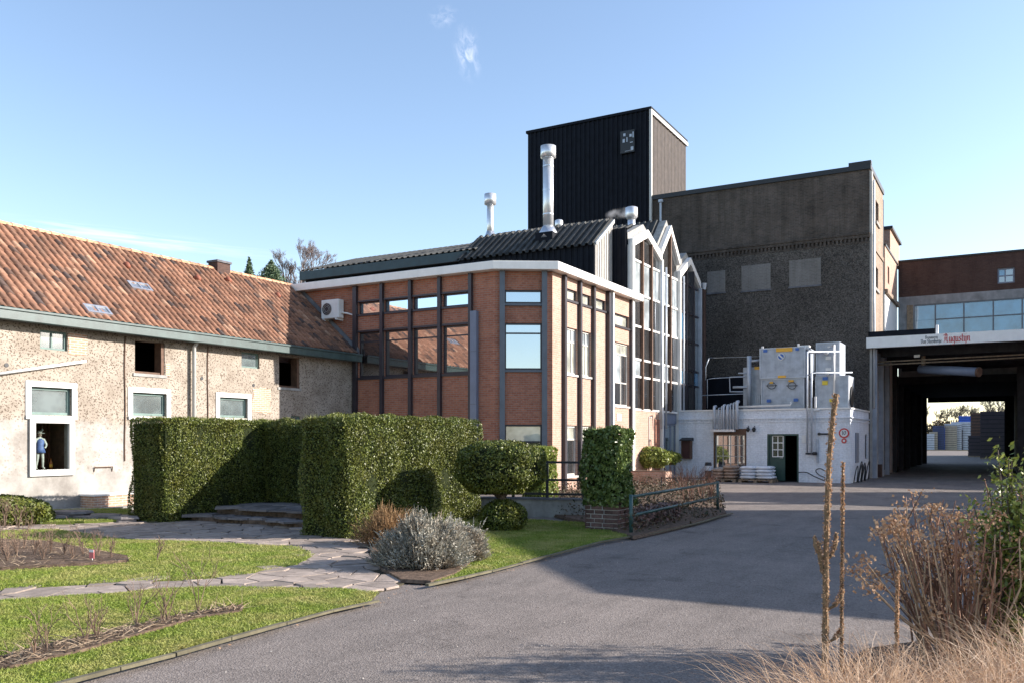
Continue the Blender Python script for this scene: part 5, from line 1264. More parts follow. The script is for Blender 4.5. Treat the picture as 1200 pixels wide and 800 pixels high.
# ------------------------------------------------------------------ covered passage building
ub = thing('passage_building', (0, 55, 0), 'long building bridging a dark covered passage, with white sign fascia and blue glazing above', 'building')
FU = Facade((XG + .1, 42.3), (16, 42.3))
zf0, zf1 = P_x(XG, 1018, 408.5).z, P_x(XG, 1018, 397).z
YC = 42.3; FU = Facade((XG - .1, YC), (18, YC))
zf0, zf1 = FU.uz(1100, 402.5 + 1.2)[1], FU.uz(1100, 391)[1]
m = MB(); FU.box(m, 0, FU.len, -.25, 0, zf0, zf1); m.build('fascia', M['white_trim'], ub)
m = MB(); m.box(XG + .02, 18, YC + .26, 54.05, zf0 + .12, zf0 + .3); m.build('canopy_roof', M['flat_roof'], ub)
m = MB(); u1 = FU.uz(1095, 385)[0]; FU.box(m, 0.05, u1, -.6, -.3, zf1 - .1, FU.uz(1055, 386)[1]); m.build('dark_coping', M['clad_black'], ub)
u = FU.uz(1097, 385)[0]; m = MB(); FU.box(m, u - .03, u + .07, -.5, -.26, zf1 - .02, zf1 + .42); m.build('coping_end', M['white'], ub)
# ceiling beams
for y in np.arange(44, 73, 2.4): m = MB(); m.box(XG + .3, 14, y, y + .22, zf0 - .28, zf0 + .119); m.build('beam', M['passage_shade'], ub)
m = MB(); m.box(XG, 18, 53.9, 72.8, 4.9, 5.3); m.box(XG + .3, 14, 72.0, 72.6, 4.55, 4.9); m.build('ceiling', M['passage_shade'], ub)
# passage walls
FP = Facade((XG + .02, YG + .05), (XG + .02, 72.6))
m = MB(); FP.box(m, 0.0, 30.0, -.35, 0.05, 0, 5.4) if False else FP.wall(m, 5.3, 30.0, 0, 5.4, .38, [(6.4, 7.4, 0, 2.1)]); m.build('wall', M['passage_shade'], ub)
m = MB(); FP.box(m, -.0, 5.29, 0.001, .06, 0, zf0); m.build('wall', M['concrete_blue'], ub)
for u in (.15, 2.6, 5.0, 8.6, 12, 16, 20, 24, 28.6): m = MB(); FP.box(m, u, u + .35, .06 if u < 5.2 else 0, .26, 0, zf0 if u < 12 else 4.9); m.build('pilaster', M['concrete_blue'] if u < 6 else M['passage_shade'], ub)
for u, z1 in ((.6, 5.5), (3.4, 5.5), (9.4, 4.8)): m = MB(); m.tube([FP.P(u, .2, .3), FP.P(u, .2, z1)], .05, 8); m.build('drain_pipe', M['steel_post'], ub, True)
for u in (1.1, 3.7): m = MB(); FP.box(m, u, u + .55, .061, .09, 1.6, 2.9); m.build('dark_window', M['g_room'], ub)
m = MB(); FP.box(m, 1.5, 1.9, .061, .3, 0, .6); m.build('plinth_block', M['brick_brown'], ub)
m = MB(); m.box(.45, .8, 50, 72.6, 0, 5.4); m.box(-5.1, .44, 72.61, 72.9, 4.58, 5.5); m.box(-.15, 18, 72.61, 72.9, 0, 4.57); m.box(.45, 18, 72.61, 72.9, 4.58, 5.5); m.build('wall', M['passage_shade'], ub)
m = MB(); m.box(14.2, 14.6, YC + .3, 53.5, 0, 5.5); m.build('wall', M['concrete_dark'], ub)
# upper set-back facade
YU = 53.7; FF = Facade((XG + .1, YU), (20, YU)); zb0_, zb1_ = FF.uz(1052, 349)[1], FF.uz(1052, 306)[1]
g0 = FF.uz(1071, 360)[0]; gx = [g0] + [FF.uz(x, 360)[0] for x in (1096, 1129.5, 1164, 1198, 1232, 1266)]; gz1 = FF.uz(1080, 357)[1]; gz0 = zf1 - .1
rw = FF.rect(1169, 314, 1189, 332)
m = MB(); FF.wall(m, 0, FF.len, zb0_, zb1_ - .1, .35, [rw]); m.build('upper_wall', M['brick_brown'], ub)
m = MB(); FF.wall(m, 0, FF.len, 5.3, zb0_ - .001, .3, [(g0, gx[-1], gz0 - .3, gz1)]); m.build('grey_band', M['panel_grey'], ub)
m = MB(); FF.box(m, 0, FF.len, -.5, .06, zb1_ - .1, zb1_); m.build('roof_edge', M['black'], ub)
m = MB(); m.box(XG + .1, 20, YU + .36, 72.8, 5.31, zb1_ - .11); m.build('core', M['dark_void'], ub)
window(FF, rw, ub, M['blue_grey'], [M['g_room'], M['g_blue'], M['g_room'], M['g_room']], ft=.08, recess=.15, vm=(.45,), hm=(.5,))
fr = MB(); FF.box(fr, g0 - .0, gx[-1], -.1, -.02, gz1 - .07, gz1); FF.box(fr, gx[1], gx[-1], -.1, -.03, FF.uz(1112, 374)[1], FF.uz(1112, 374)[1] + .06)
for x in gx: FF.box(fr, x - .035, x + .035, -.1, -.025, gz0 - .3, gz1 - .07)
fo = fr.build('window', M['steel_post'], ub)
for a, b in zip(gx[:-1], gx[1:]):
    zc2 = FF.uz(1112, 374)[1]; m = MB(); FF.box(m, a, b, -.09, -.07, zc2 + .02, gz1 - .04); m.build('pane', M['g_blue'], fo); m = MB(); FF.box(m, a, b, -.09, -.07, gz0 - .3, zc2 + .03); m.build('pane', M['g_blue'], fo)
uu = FF.uz(1065.5, 360)[0]; m = MB(); FF.box(m, uu - .12, g0 - .04, -.15, .04, gz0 - .3, gz1); m.build('window_jamb', M['wood_grey'], ub)
# sign lettering
u0 = FU.uz(1106, 397)[0]; u1 = FU.uz(1137, 395)[0]; zt_ = FU.uz(1122, 391.5)[1]; zl = FU.uz(1122, 401)[1]
hh = (zt_ - zl) * .92
lettering(FU, 'Augustijn', u0, FU.uz(1122, 400)[1], .36, .0, .021, 'sign_lettering', M['red'], ub, width=u1 - u0)
u0 = FU.uz(1084, 397)[0]; u1 = FU.uz(1099, 397)[0]; lettering(FU, 'Brouwerij', u0, FU.uz(1091, 396.8)[1], .14, .0, .008, 'sign_lettering', M['ink'], ub, width=u1 - u0)
u0 = FU.uz(1079, 397)[0]; u1 = FU.uz(1103.5, 397)[0]; lettering(FU, 'Van Steenberge', u0, FU.uz(1091, 401.6)[1], .17, .0, .009, 'sign_lettering', M['ink'], ub, width=u1 - u0)
# ducts and pipes slung under the canopy
dc = thing('hanging_duct', tuple(P_y(43.5, 1080, 425)), 'fat grey duct slanting beneath the white canopy fascia', 'duct')
A = P_y(44.5, 1078, 432); B_ = P_y(43.2, 1146, 435.5)
m = MB(); m.tube([A, B_], .2, 14); m.build('duct', M['blue_grey'], dc, True); m = MB(); m.tube([B_ - (B_ - A).normalized() * .02, B_ + (B_ - A).normalized() * .08], .215, 14); m.build('duct_end', M['wood'], dc)
m = MB(); m.tube([P_y(44.4, 1082, 408), P_y(44.4, 1082, 430)], .09, 8); m.build('hanger', M['wood_grey'], dc)
for py, lab in ((421, 'upper'), (424.5, 'lower')):
    m = MB(); m.tube([P_y(43.6, 1022, py + 3.2), P_y(43.6, 1082, py + .2), P_y(43.6, 1230, py - 7.5)], .035, 6); tag(m.build('ceiling_pipe', M['wood_grey'], None, True), f'{lab} of two long thin pipes running under the canopy across the passage', 'pipe', 'pipes under the canopy')
m = MB(); p = P_y(43.8, 1074.5, 417); m.box(p.x - .12, p.x + .12, p.y - .05, p.y + .05, p.z - .06, p.z + .06); tag(m.build('passage_lamp', M['white']), 'small white lamp box under the canopy left of the slanting duct', 'lamp')

# crate stacks beyond the passage
def stack(px, d, w, n, ch, mat, lab, dep=1.0, gap=.07, inset=None):
    hh_ = n * (ch + gap); n = max(4, round(n * random.uniform(.8, 1.15))); ch = hh_ / n - gap
    c = P_d(px, 515, d); t = thing('crate_stack', (c.x, c.y, 0), lab, 'crate stack', 'stacks of beer crates beyond the passage')
    for k in range(n):
        z = k * (ch + gap) + .12; m = MB(); a = w / 2
        m.box(c.x - a, c.x + a, c.y - dep / 2, c.y + dep / 2, z, z + ch * .42); m.box(c.x - a + .04, c.x + a - .04, c.y - dep / 2 + .04, c.y + dep / 2 - .04, z + ch * .42, z + ch * .58)
        m.box(c.x - a, c.x + a, c.y - dep / 2, c.y + dep / 2, z + ch * .58, z + ch); m.build('crate', mat, t)
    m = MB(); m.box(c.x - w / 2, c.x + w / 2, c.y - dep / 2, c.y + dep / 2, 0, .118); m.build('pallet', M['wood_grey'], t)
    m = MB(); m.box(c.x - w / 2 + .06, c.x + w / 2 - .06, c.y - dep / 2 + .06, c.y + dep / 2 - .06, .12, hh_); m.build('dark_filler', M['black'], t)  # dark filler added inside the stack so the gaps between crates look dark
def cm(n, c): return plain(n, c, .5, var=.15)
CR = {'white': cm('white_crates', (.45, .48, .55)), 'blue': cm('bright_blue_crates', (.02, .1, .5)), 'dark': cm('dark_crates', (.05, .04, .05)), 'navy': cm('navy_crates', (.03, .05, .14)), 'tan': cm('tan_crates', (.35, .3, .24)), 'purple': cm('purple_crates', (.07, .04, .25)), 'brown': cm('brown_crates', (.12, .06, .04)), 'green': cm('green_crates', (.03, .08, .07))}
spec = [(1089, 'white', 1.6, 8, 'pale grey crate stack at the far left of the passage opening'), (1094, 'tan', 1.3, 9, 'narrow tan and black crate stack second from left beyond the passage'), (1100, 'navy', 1.8, 12, 'dark navy crate stack between tan and striped stacks'), (1104, 'blue', .9, 11, 'thin blue crate stack beside the navy one'), (1110, 'tan', 3.0, 12, 'wide stack striped in tan and black beyond the passage'), (1117, 'white', 2.6, 13, 'tall pale crate stack right of the tan striped stack'), (1122.5, 'dark', 1.5, 10, 'black crate stack in the middle of the opening'), (1127, 'white', 3.2, 14, 'tallest pale lavender crate stack in the centre of the opening'), (1132, 'purple', 1.8, 11, 'purple crate stack just left of the bright blue one'), (1137.5, 'blue', 3.6, 17, 'tallest bright blue crate stack right of centre'), (1143, 'brown', 1.5, 16, 'brown crate stack right of the blue one'), (1148, 'green', 2.4, 16, 'dark green crate stack near the right wall of the opening')]
for px, c, w, n, lab in spec: stack(px, 148, w, n, .27, CR[c], lab)
for px, d, w, n, c, lab in ((1153, 96, 2.6, 13, 'brown', 'near brown crate stack flanking the opening'), (1160, 88, 1.6, 12, 'tan', 'near stack with pale crate bottoms showing'), (1166, 80, 2.4, 12, 'dark', 'dark crate stack inside the right edge of opening'), (1146, 90, 1.8, 6, 'dark', 'low dark crate stack in front of green crates')): stack(px, d, w, n, .29, CR[c], lab)

rh = thing('rear_shade_block', (7, 95, 0), 'plain unseen block added to shade the rear yard beyond the passage', 'building')  # hidden block added to shade the ground beyond the passage
m = MB(); m.box(1.5, 12, 76, 114, 0, 7); m.build('wall', M['concrete'], rh); m = MB(); m.box(1.4, 12.1, 75.9, 114.1, 7, 7.15); m.build('roof', M['flat_roof'], rh)
# ------------------------------------------------------------------ flues, vents and air conditioner
def flue(px, top, cap, base, y, lab, wpx, cpx, box=False):
    p = P_y(y, px, base); q = P_y(y, px, top); d = -ST * p.x + CT * p.y; r = wpx / 2 / F0 * d; rc = cpx / 2 / F0 * d; zc2 = P_y(y, px, cap).z
    t = thing('flue', tuple(p), lab, 'flue', 'silver flues on the office roof')
    m = MB(); m.tube([p - Vector((0, 0, .3)), Vector((p.x, p.y, zc2 + .02))], r, 20); m.build('pipe', M['silver'], t, True)
    m = MB(); m.tube([(p.x, p.y, zc2 - .04), (p.x, p.y, zc2), (p.x, p.y, q.z), (p.x, p.y, q.z + .001)], [r * 1.01, rc, rc, rc * .8], 20); m.build('cap', M['silver'], t, True)
    m = MB(); m.tube([p - Vector((0, 0, .25)), p, p + Vector((0, 0, .25))], [r * 1.9, r * 1.7, r * 1.05], 20); m.build('skirt', M['zinc'], t, True)
    if box: m = MB(); m.box(p.x - .38, p.x + .38, p.y - .38, p.y + .38, p.z - 1.1, p.z - .05); m.build('base_box', M['clad_black'], t)
    for z in np.arange(p.z + .7, zc2 - .2, .95): m = MB(); m.tube([(p.x, p.y, z), (p.x, p.y, z + .04)], r * 1.03, 20); m.build('joint_band', M['zinc'], t)
flue(574.5, 228, 240, 278, 33.2, 'shorter silver flue pipe on the roof left of the black tower', 8, 14)
flue(642.5, 172, 185, 273, 30.7, 'tallest silver flue pipe on a black box in front of the black tower', 12.5, 18, True)
def vent(px, top, base, y, w, lab):
    p = P_y(y, px, base); q = P_y(y, px, top); d = -ST * p.x + CT * p.y; r = w / 2 / F0 * d; t = thing('roof_vent', tuple(p), lab, 'vent', 'squat silver roof vents')
    m = MB(); m.tube([p - Vector((0, 0, .7)), Vector((p.x, p.y, (p.z + q.z) / 2))], r * .62, 16); m.build('neck', M['zinc'], t, True)
    h = q.z - p.z; m = MB(); m.tube([(p.x, p.y, p.z + h * .2), (p.x, p.y, p.z + h * .38), (p.x, p.y, q.z), (p.x, p.y, q.z + .03)], [r * .7, r, r, r * .75], 16); m.build('cowl', M['silver'], t, True)
vent(655, 259, 270, 33.0, 9.5, 'small squat roof vent just right of the tallest flue')
vent(740, 244, 261, 33.4, 14.5, 'steaming squat silver roof vent behind the first glazed gable')
# steam
vm = bpy.data.materials.new('steam'); vm.use_nodes = True; vn = vm.node_tree; vn.nodes.remove(vn.nodes['Principled BSDF'])
pv = vn.nodes.new('ShaderNodeVolumePrincipled'); no = vn.nodes.new('ShaderNodeTexNoise'); no.inputs['Scale'].default_value = 1.6; no.inputs['Detail'].default_value = 5
tc = vn.nodes.new('ShaderNodeNewGeometry'); vn.links.new(tc.outputs['Position'], no.inputs['Vector']); mr = vn.nodes.new('ShaderNodeMapRange'); mr.inputs[1].default_value = .48; mr.inputs[2].default_value = .72; mr.inputs[4].default_value = 3
vn.links.new(no.outputs[0], mr.inputs[0])
stc = P_y(33.6, 716, 256); st_c = (stc.x + .45, stc.y, stc.z + .12); st_r = (.75, .35, .26)
sb = vn.nodes.new('ShaderNodeVectorMath'); sb.operation = 'SUBTRACT'; vn.links.new(tc.outputs['Position'], sb.inputs[0]); sb.inputs[1].default_value = st_c
dv = vn.nodes.new('ShaderNodeVectorMath'); dv.operation = 'DIVIDE'; vn.links.new(sb.outputs[0], dv.inputs[0]); dv.inputs[1].default_value = st_r
ln = vn.nodes.new('ShaderNodeVectorMath'); ln.operation = 'LENGTH'; vn.links.new(dv.outputs[0], ln.inputs[0])
fo_ = vn.nodes.new('ShaderNodeMapRange'); vn.links.new(ln.outputs['Value'], fo_.inputs[0]); fo_.inputs[1].default_value = 1; fo_.inputs[2].default_value = .1; fo_.inputs[4].default_value = 1.5
ml = vn.nodes.new('ShaderNodeMath'); ml.operation = 'MULTIPLY'; vn.links.new(mr.outputs[0], ml.inputs[0]); vn.links.new(fo_.outputs[0], ml.inputs[1]); vn.links.new(ml.outputs[0], pv.inputs['Density']); pv.inputs['Color'].default_value = (.9, .9, .92, 1)
vn.links.new(pv.outputs[0], vn.nodes['Material Output'].inputs['Volume'])
m = MB(); ellipsoid(m, st_c, *st_r, 20, 12)
tag(m.build('steam', vm), kind='stuff')
# split air conditioner on the south wall
r = FS.rect(376, 353, 399, 372); acu = thing('air_conditioner', tuple(FS.P(r[0], .2, r[2])), 'white outdoor air conditioner unit bracketed to the brick wall above the barn roof', 'air conditioner')
u0 = FS.uz(376.5, 360, .35)[0]; u1 = u0 + .8; z0 = FS.uz(380, 374, .35)[1]; z1 = FS.uz(380, 352, .35)[1]
m = MB(); FS.box(m, u0, u1, .06, .36, z0, z1); m.build('case', M['white'], acu, bevel=.02)
uc, zc3 = u0 + .27, (z0 + z1) / 2; m = MB(); m.tube([FS.P(uc, .361, zc3), FS.P(uc, .368, zc3)], .22, 20); m.build('fan_grille', M['dark_frame'], acu)
m = MB()
for rr in (.21, .15, .09): m.tube([FS.P(uc + rr * math.cos(a), .375, zc3 + rr * math.sin(a)) for a in np.linspace(0, 2 * math.pi, 18)], .006, 4, False)
m.build('grille_wire', M['grey_trim'], acu)
for ua_ in (u0 + .08, u1 - .12): m = MB(); FS.box(m, ua_, ua_ + .04, 0, .4, z0 - .06, z0 - .001); m.build('bracket', M['white'], acu)
m = MB(); m.tube([FS.P(u1, .2, z0 + .2), FS.P(u1 + .2, .12, z0 + .17), FS.P(u1 + .42, .04, z0 + .1), FS.P(u1 + .46, .04, z0 - .1), FS.P(u1 + .46, .04, z0 - .5), FS.P(u1 + .42, .04, z0 - .75)], .03, 8); m.build('hose', M['white'], acu, True)
# lead flashing where barn roof meets the office wall
m = MB(); a = Vector((XR, 23.97, ZR + .1)); b = Vector((XB + .3, 23.97, ZE + .1)); m.hexa([tuple(v) for v in (a + Vector((0, -.08, -.1)), b + Vector((0, -.08, -.1)), b + Vector((0, .01, -.1)), a + Vector((0, .01, -.1)), a + Vector((0, -.02, .12)), b + Vector((0, -.02, .12)), b + Vector((0, .01, .12)), a + Vector((0, .01, .12)))]); m.build('flashing', M['concrete_dark'], barn)

# ------------------------------------------------------------------ neighbouring warehouse and added unseen casters to the east (they throw the yard's big shadow)
nb = thing('warehouse', (14, 23, 0), 'long plain brick warehouse with a lean-to roof east of the yard', 'building')
x0, y0, y1 = 8.6, 16.8, 30.3
m = MB(); m.hexa([(x0, y0, 0), (x0 + 14, y0, 0), (x0 + 14, y1, 0), (x0, y1, 0), (x0, y0, 5.9), (x0 + 14, y0, 5.9), (x0 + 14, y1, 9.9), (x0, y1, 9.9)]); m.build('wall', M['brick'], nb)
m = MB(); m.hexa([(x0 - .1, y0 - .1, 5.9), (x0 + 14.1, y0 - .1, 5.9), (x0 + 14.1, y1 + .1, 9.92), (x0 - .1, y1 + .1, 9.92), (x0 - .1, y0 - .1, 6.0), (x0 + 14.1, y0 - .1, 6.0), (x0 + 14.1, y1 + .1, 10.02), (x0 - .1, y1 + .1, 10.02)]); m.build('roof', M['roof_sheet'], nb)
for i in range(4): m = MB(); m.box(x0 - .03, x0 + .02, y0 + 2 + i * 2.8, y0 + 3.2 + i * 2.8, 1.2, 2.8); m.build('window', M['g_room'], nb)
nb2 = thing('shadow_block', (14, 37, 0), 'unseen brick block north of the warehouse, added to cast shadow on the yard', 'building')  # second unseen caster, added for a band of shade across the yard
m = MB(); m.box(9.2, 18, 35.4, 39.2, 0, 8.2); m.build('wall', M['brick'], nb2); m = MB(); m.box(9.1, 18.1, 35.3, 39.3, 8.2, 8.35); m.build('roof', M['flat_roof'], nb2)
m = MB(); m.tube([(9.6, 33.4, 0), (9.6, 33.4, 8.2)], .22, 10); tag(m.build('shadow_pole', M['steel_post']), 'unseen steel pole added to cast a shadow stripe across the yard', 'mast')  # unseen pole added to break the sunlight into stripes

# ------------------------------------------------------------------ hedges and shrubs
def shell_box(x0, x1, y0, y1, z0, z1, dens, faces=('x1', 'y0', 'z1', 'x0', 'y1'), rnd=.08):
    P = []; N = []
    spec = {'x1': ((x1, 0, 0), 'x'), 'x0': ((x0, 0, 0), 'x'), 'y0': ((0, y0, 0), 'y'), 'y1': ((0, y1, 0), 'y'), 'z1': ((0, 0, z1), 'z')}
    for f in faces:
        ax = f[0]; area = {'x': (y1 - y0) * (z1 - z0), 'y': (x1 - x0) * (z1 - z0), 'z': (x1 - x0) * (y1 - y0)}[ax]
        n = int(area * dens * (1 if f in ('x1', 'y0', 'z1') else .5)); q = np.stack([rng.uniform(x0, x1, n), rng.uniform(y0, y1, n), rng.uniform(z0, z1, n)], 1)
        k = 'xyz'.index(ax); val = {'x1': x1, 'x0': x0, 'y0': y0, 'y1': y1, 'z1': z1}[f]; q[:, k] = val
        nv = np.zeros((n, 3)); nv[:, k] = 1 if f[1] == '1' else -1; P.append(q); N.append(nv)
    P = np.concatenate(P); N = np.concatenate(N)
    # soft lumps and rounded edges
    lump = .045 * np.sin(P[:, 0] * 3.1 + P[:, 2] * 4.3) + .035 * np.sin(P[:, 1] * 5.2 + P[:, 2] * 2.1 + 1) + .02 * np.sin(P[:, 0] * 9 + P[:, 1] * 8)
    c = np.array([(x0 + x1) / 2, (y0 + y1) / 2, (z0 + z1) / 2]); hs = np.array([x1 - x0, y1 - y0, z1 - z0]) / 2
    d = (P - c) / hs
    e = np.sort(np.abs(d) * hs - hs + .16, axis=1)[:, 1]; rd = np.clip(e / .16, 0, 1) ** 2 * rnd
    P = P + N * (lump + rng.normal(0, .013, len(P)))[:, None] - N * rd[:, None] * (P[:, 2:3] > z0 + .1)
    return P, N
def hedge(lab, x0, x1, y0, y1, z0, z1, dens=3300, size=.0195, faces=('x1', 'y0', 'z1', 'x0', 'y1'), mat='hedge', name='hedge', cat='hedge', loc=None):
    t = thing(name, ((x0 + x1) / 2, (y0 + y1) / 2, z0), lab, cat)
    P, N = shell_box(x0, x1, y0, y1, z0, z1, dens, faces); leaves('foliage', P, size, M[mat], t, .55, N, .7)
    # dark core body, added to block light between the leaves
    i_ = .07; m = MB(); m.box(x0 + i_, x1 - i_, y0 + i_, y1 - i_, z0 - .02, z1 - i_ * 1.4); m.build('dark_core', M['hedge_core'], t)
    k = int(250 * (x1 - x0) * (y1 - y0) + 30); b = np.stack([rng.uniform(x0, x1, k), rng.uniform(y0, y1, k), np.full(k, z1)], 1); dv = np.stack([rng.normal(0, .2, k), rng.normal(0, .2, k), np.ones(k)], 1); dv /= np.linalg.norm(dv, axis=1)[:, None]
    blades('stray_shoots', b, dv, rng.uniform(.03, .1, k), .012, M[mat], t, .1, 2)
    return t
hedge('tall clipped box hedge block in the middle with a straight sunlit long side', -11.1, -9.97, 11.75, 16.2, 0.03, 2.15)
hedge('clipped box hedge block on the left with a slanting shadow across its side', -16.35, -15.2, 12.15, 15.9, 0.03, 2.2)
hedge('shaded back hedge closing the recess between the two big hedge blocks', -15.2, -11.1, 14.9, 15.9, .3, 2.16, faces=('y0', 'z1'))
# rounded bump left of the left hedge
def ball(lab, c, rx, ry, rz, dens, size, mat, name='topiary', cat='topiary', flat=.6, trunk=None, core=.9):
    t = thing(name, (c[0], c[1], 0), lab, cat); ar = 4 * math.pi * ((rx * ry) ** 1.6 + (rx * rz) ** 1.6 + (ry * rz) ** 1.6) ** (1 / 1.6) / 3 ** (1 / 1.6)
    n = int(ar * dens); u = unit(n)
    e = 2 * flat  # superellipsoid squareness
    s_ = np.sign(u) * np.abs(u) ** flat; s_ /= (np.abs(s_) ** (2 / flat)).sum(1)[:, None] ** (flat / 2)
    lump = 1 + .035 * np.sin(u[:, 0] * 7 + 1) * np.sin(u[:, 1] * 6) + .03 * np.sin(u[:, 2] * 9 + u[:, 0] * 5) + rng.normal(0, .07 if name == 'bush' else .018, n)
    P = s_ * np.array([rx, ry, rz]) * lump[:, None] + np.array(c); leaves('foliage', P, size, M[mat], t, .55, u, .7)
    m = MB(); nu, nv = 20, 12; n0 = 0
    for i in range(nv + 1):
        for j in range(nu):
            a, b = math.pi * i / nv, 2 * math.pi * j / nu; q = np.array([math.sin(a) * math.cos(b), math.sin(a) * math.sin(b), math.cos(a)]); s2 = np.sign(q) * np.abs(q) ** flat; s2 /= ((np.abs(s2) ** (2 / flat)).sum()) ** (flat / 2)
            m.v.append(tuple(s2 * np.array([rx, ry, rz]) * core + np.array(c)))
    for i in range(nv):
        for j in range(nu): j2 = (j + 1) % nu; m.f.append((i * nu + j, (i + 1) * nu + j, (i + 1) * nu + j2, i * nu + j2))
    m.build('dark_core', M['hedge_core'], t, True)
    return t
c = P_g(147, 616); ball('rounded lump of box foliage bulging from the left end of the left hedge', (-16.35, 12.75, 1.0), .28, .35, .5, 1500, .028, 'hedge', 'shrub', 'shrub', 1)
TC = P_g(587, 622)
tp_ = ball('flattened topiary crown on a thin trunk in front of the middle hedge', (TC.x, TC.y, 1.22), .8, .78, .5, 2300, .026, 'hedge', flat=.75)
m = MB(); m.tube([(TC.x, TC.y, .3), (TC.x + .03, TC.y, .6), (TC.x, TC.y, .9)], [.1, .08, .12], 10)
for a in range(5): m.tube([(TC.x, TC.y, .62), (TC.x + .35 * math.cos(a * 1.26), TC.y + .35 * math.sin(a * 1.26), .95)], [.05, .02], 6)
m.build('trunk', M['bark'], tp_, True)
ball('low round clipped box ball beneath the topiary crown', (TC.x + .08, TC.y - .05, .28), .45, .45, .33, 2200, .026, 'hedge', flat=1)
# squared shrub behind the topiary by the office wall
c = P_d(632, 540, 22.5); hedge('yellowish clipped shrub by the office corner behind the topiary', c.x - .35, c.x + .35, c.y - .35, c.y + .35, 0, 1.55, 1300, .04, mat='bush_yellow', name='shrub', cat='shrub')
# ivy column on the brick pier
PC = P_g(713, 621); hp = .34
pier = thing('brick_pier', (PC.x, PC.y, 0), 'square pier of brown bricks with pale joints under the clipped ivy column', 'pier')
m = MB(); m.box(PC.x - hp + .02, PC.x + hp - .02, PC.y - hp + .02, PC.y + hp - .02, 0, .6); m.build('mortar_core', M['mortar'], pier)
bw, bh = .205, .07; courses = 7
bme = {}
def brick_me(lx, ly):
    k_ = (round(lx, 3), round(ly, 3))
    if k_ not in bme:
        q = MB(); b_ = .004; q.box(-lx / 2, lx / 2, -ly / 2, ly / 2, 0, bh); me = bpy.data.meshes.new('brick'); me.from_pydata(q.v, [], q.f); me.materials.append(M['brick_single']); bme[k_] = me
    return bme[k_]
for cn in range(courses):
    z = .012 + cn * .083
    for side in range(4):
        L_ = 2 * hp; x = (0 if cn % 2 == side % 2 else .1); first = True; pos_ = 0.0
        lens = ([.1] if (cn + side) % 2 else []) + [bw] * 3 + ([.1] if not (cn + side) % 2 else []); lens = lens[:-1] if len(lens) > 3 and hp < .36 else lens; tot = sum(lens) + .024 * (len(lens) - 1); st = -tot / 2 - 0.0
        sc = (2 * hp - .1) / tot
        for l_ in lens:
            l2 = l_ * sc; cx = (st + l_ / 2) * sc; st += l_ + .024; prd = random.uniform(-.003, .003)
            if side == 0: p = (PC.x + cx - .05, PC.y - hp + .05 + prd, z); me = brick_me(l2, .1)
            elif side == 2: p = (PC.x + cx + .05, PC.y + hp - .05 - prd, z); me = brick_me(l2, .1)
            elif side == 1: p = (PC.x + hp - .05 - prd, PC.y + cx - .05 + .0, z); me = brick_me(.1, l2)
            else: p = (PC.x - hp + .05 + prd, PC.y + cx + .05, z); me = brick_me(.1, l2)
            o = bpy.data.objects.new('brick', me); C.objects.link(o); o.parent = pier; o.location = Vector(p) - pier.location
    pass
hedge('square clipped column of glossy ivy standing on the brick pier', PC.x - .38, PC.x + .38, PC.y - .38, PC.y + .38, .5, 1.95, 1700, .042, mat='ivy', name='ivy_column', cat='ivy')
# potted bushes by the office entrance
for px, py, rr, zc2, lab in ((764, 561, .72, 1.05, 'round light green bush in the brick planter by the office side wall'), (783, 560, .5, 1.0, 'smaller light green bush right behind the planter bush')):
    c = P_g(px, 566 if px == 764 else 564); o = ball(lab, (c.x, c.y, zc2), rr, rr * .9, rr * .55, 900, .05, 'bush_light', 'bush', 'bush', 1, core=.8)
c = P_g(766, 569); plt = thing('planter', (c.x, c.y, 0), 'low pink brick planter box holding the light green bush', 'planter')
m = MB(); m.box(c.x - .9, c.x + .6, c.y - .35, c.y + .35, 0, .55); m.build('brickwork', M['brick_pink'], plt); m = MB(); m.box(c.x - .85, c.x + .55, c.y - .3, c.y + .3, .551, .58); m.build('soil', M['soil'], plt)

# ramp wall and railings
rw0, rw1 = P_g(560, 604), P_g(693, 607)
FRm = Facade((rw0.x, rw0.y), (rw1.x, rw1.y)); rm = thing('ramp_wall', tuple(rw0), 'low shaded concrete ramp wall behind the topiary', 'wall')
m = MB(); FRm.box(m, 0, FRm.len, -.25, 0, 0, .4); m.build('wall', M['concrete'], rm); m = MB(); FRm.box(m, -.02, FRm.len, -.28, .03, .401, .44); m.build('coping', M['concrete_dark'], rm)
rl = thing('ramp_railing', tuple(rw1), 'black steel railing standing on the low ramp wall', 'railing')
for px in (600, 640, 683):
    u = FRm.uz(px, 560)[0]; m = MB(); FRm.box(m, u - .03, u + .03, -.15, -.09, .0 if px == 683 else .44, 1.28); m.build('post', M['black'], rl)
ue = FRm.uz(690, 560)[0]
for z in (1.22, .82, .5): m = MB(); FRm.box(m, FRm.uz(575, 560)[0], ue, -.147, -.093, z, z + .05); m.build('rail', M['black'], rl)
gr = thing('garden_railing', tuple(P_g(740, 628)), 'low worn green two-bar railing along the planted bed right of the ivy column', 'railing')
A = P_g(739.5, 628); B_ = P_g(841, 600)
for p in (A, B_): m = MB(); m.tube([p, p + Vector((0, 0, .76))], .035, 10); m.build('post', M['rail_green'], gr, True)
for z in (.72, .38): m = MB(); m.tube([A + Vector((0, 0, z)), B_ + Vector((0, 0, z))], .028, 8); m.build('rail', M['rail_green'], gr, True)
D = P_g(775, 575); E_ = P_g(840, 580)
gr2 = thing('back_railing', tuple(D), 'thin dark rail at the back of the planted bed by the office', 'railing')
m = MB(); m.tube([D + Vector((0, 0, .45)), E_ + Vector((0, 0, .55))], .02, 6); m.build('rail', M['black'], gr2)
for p in (D, E_): m = MB(); m.tube([p, p + Vector((0, 0, .5))], .02, 6); m.build('post', M['black'], gr2)
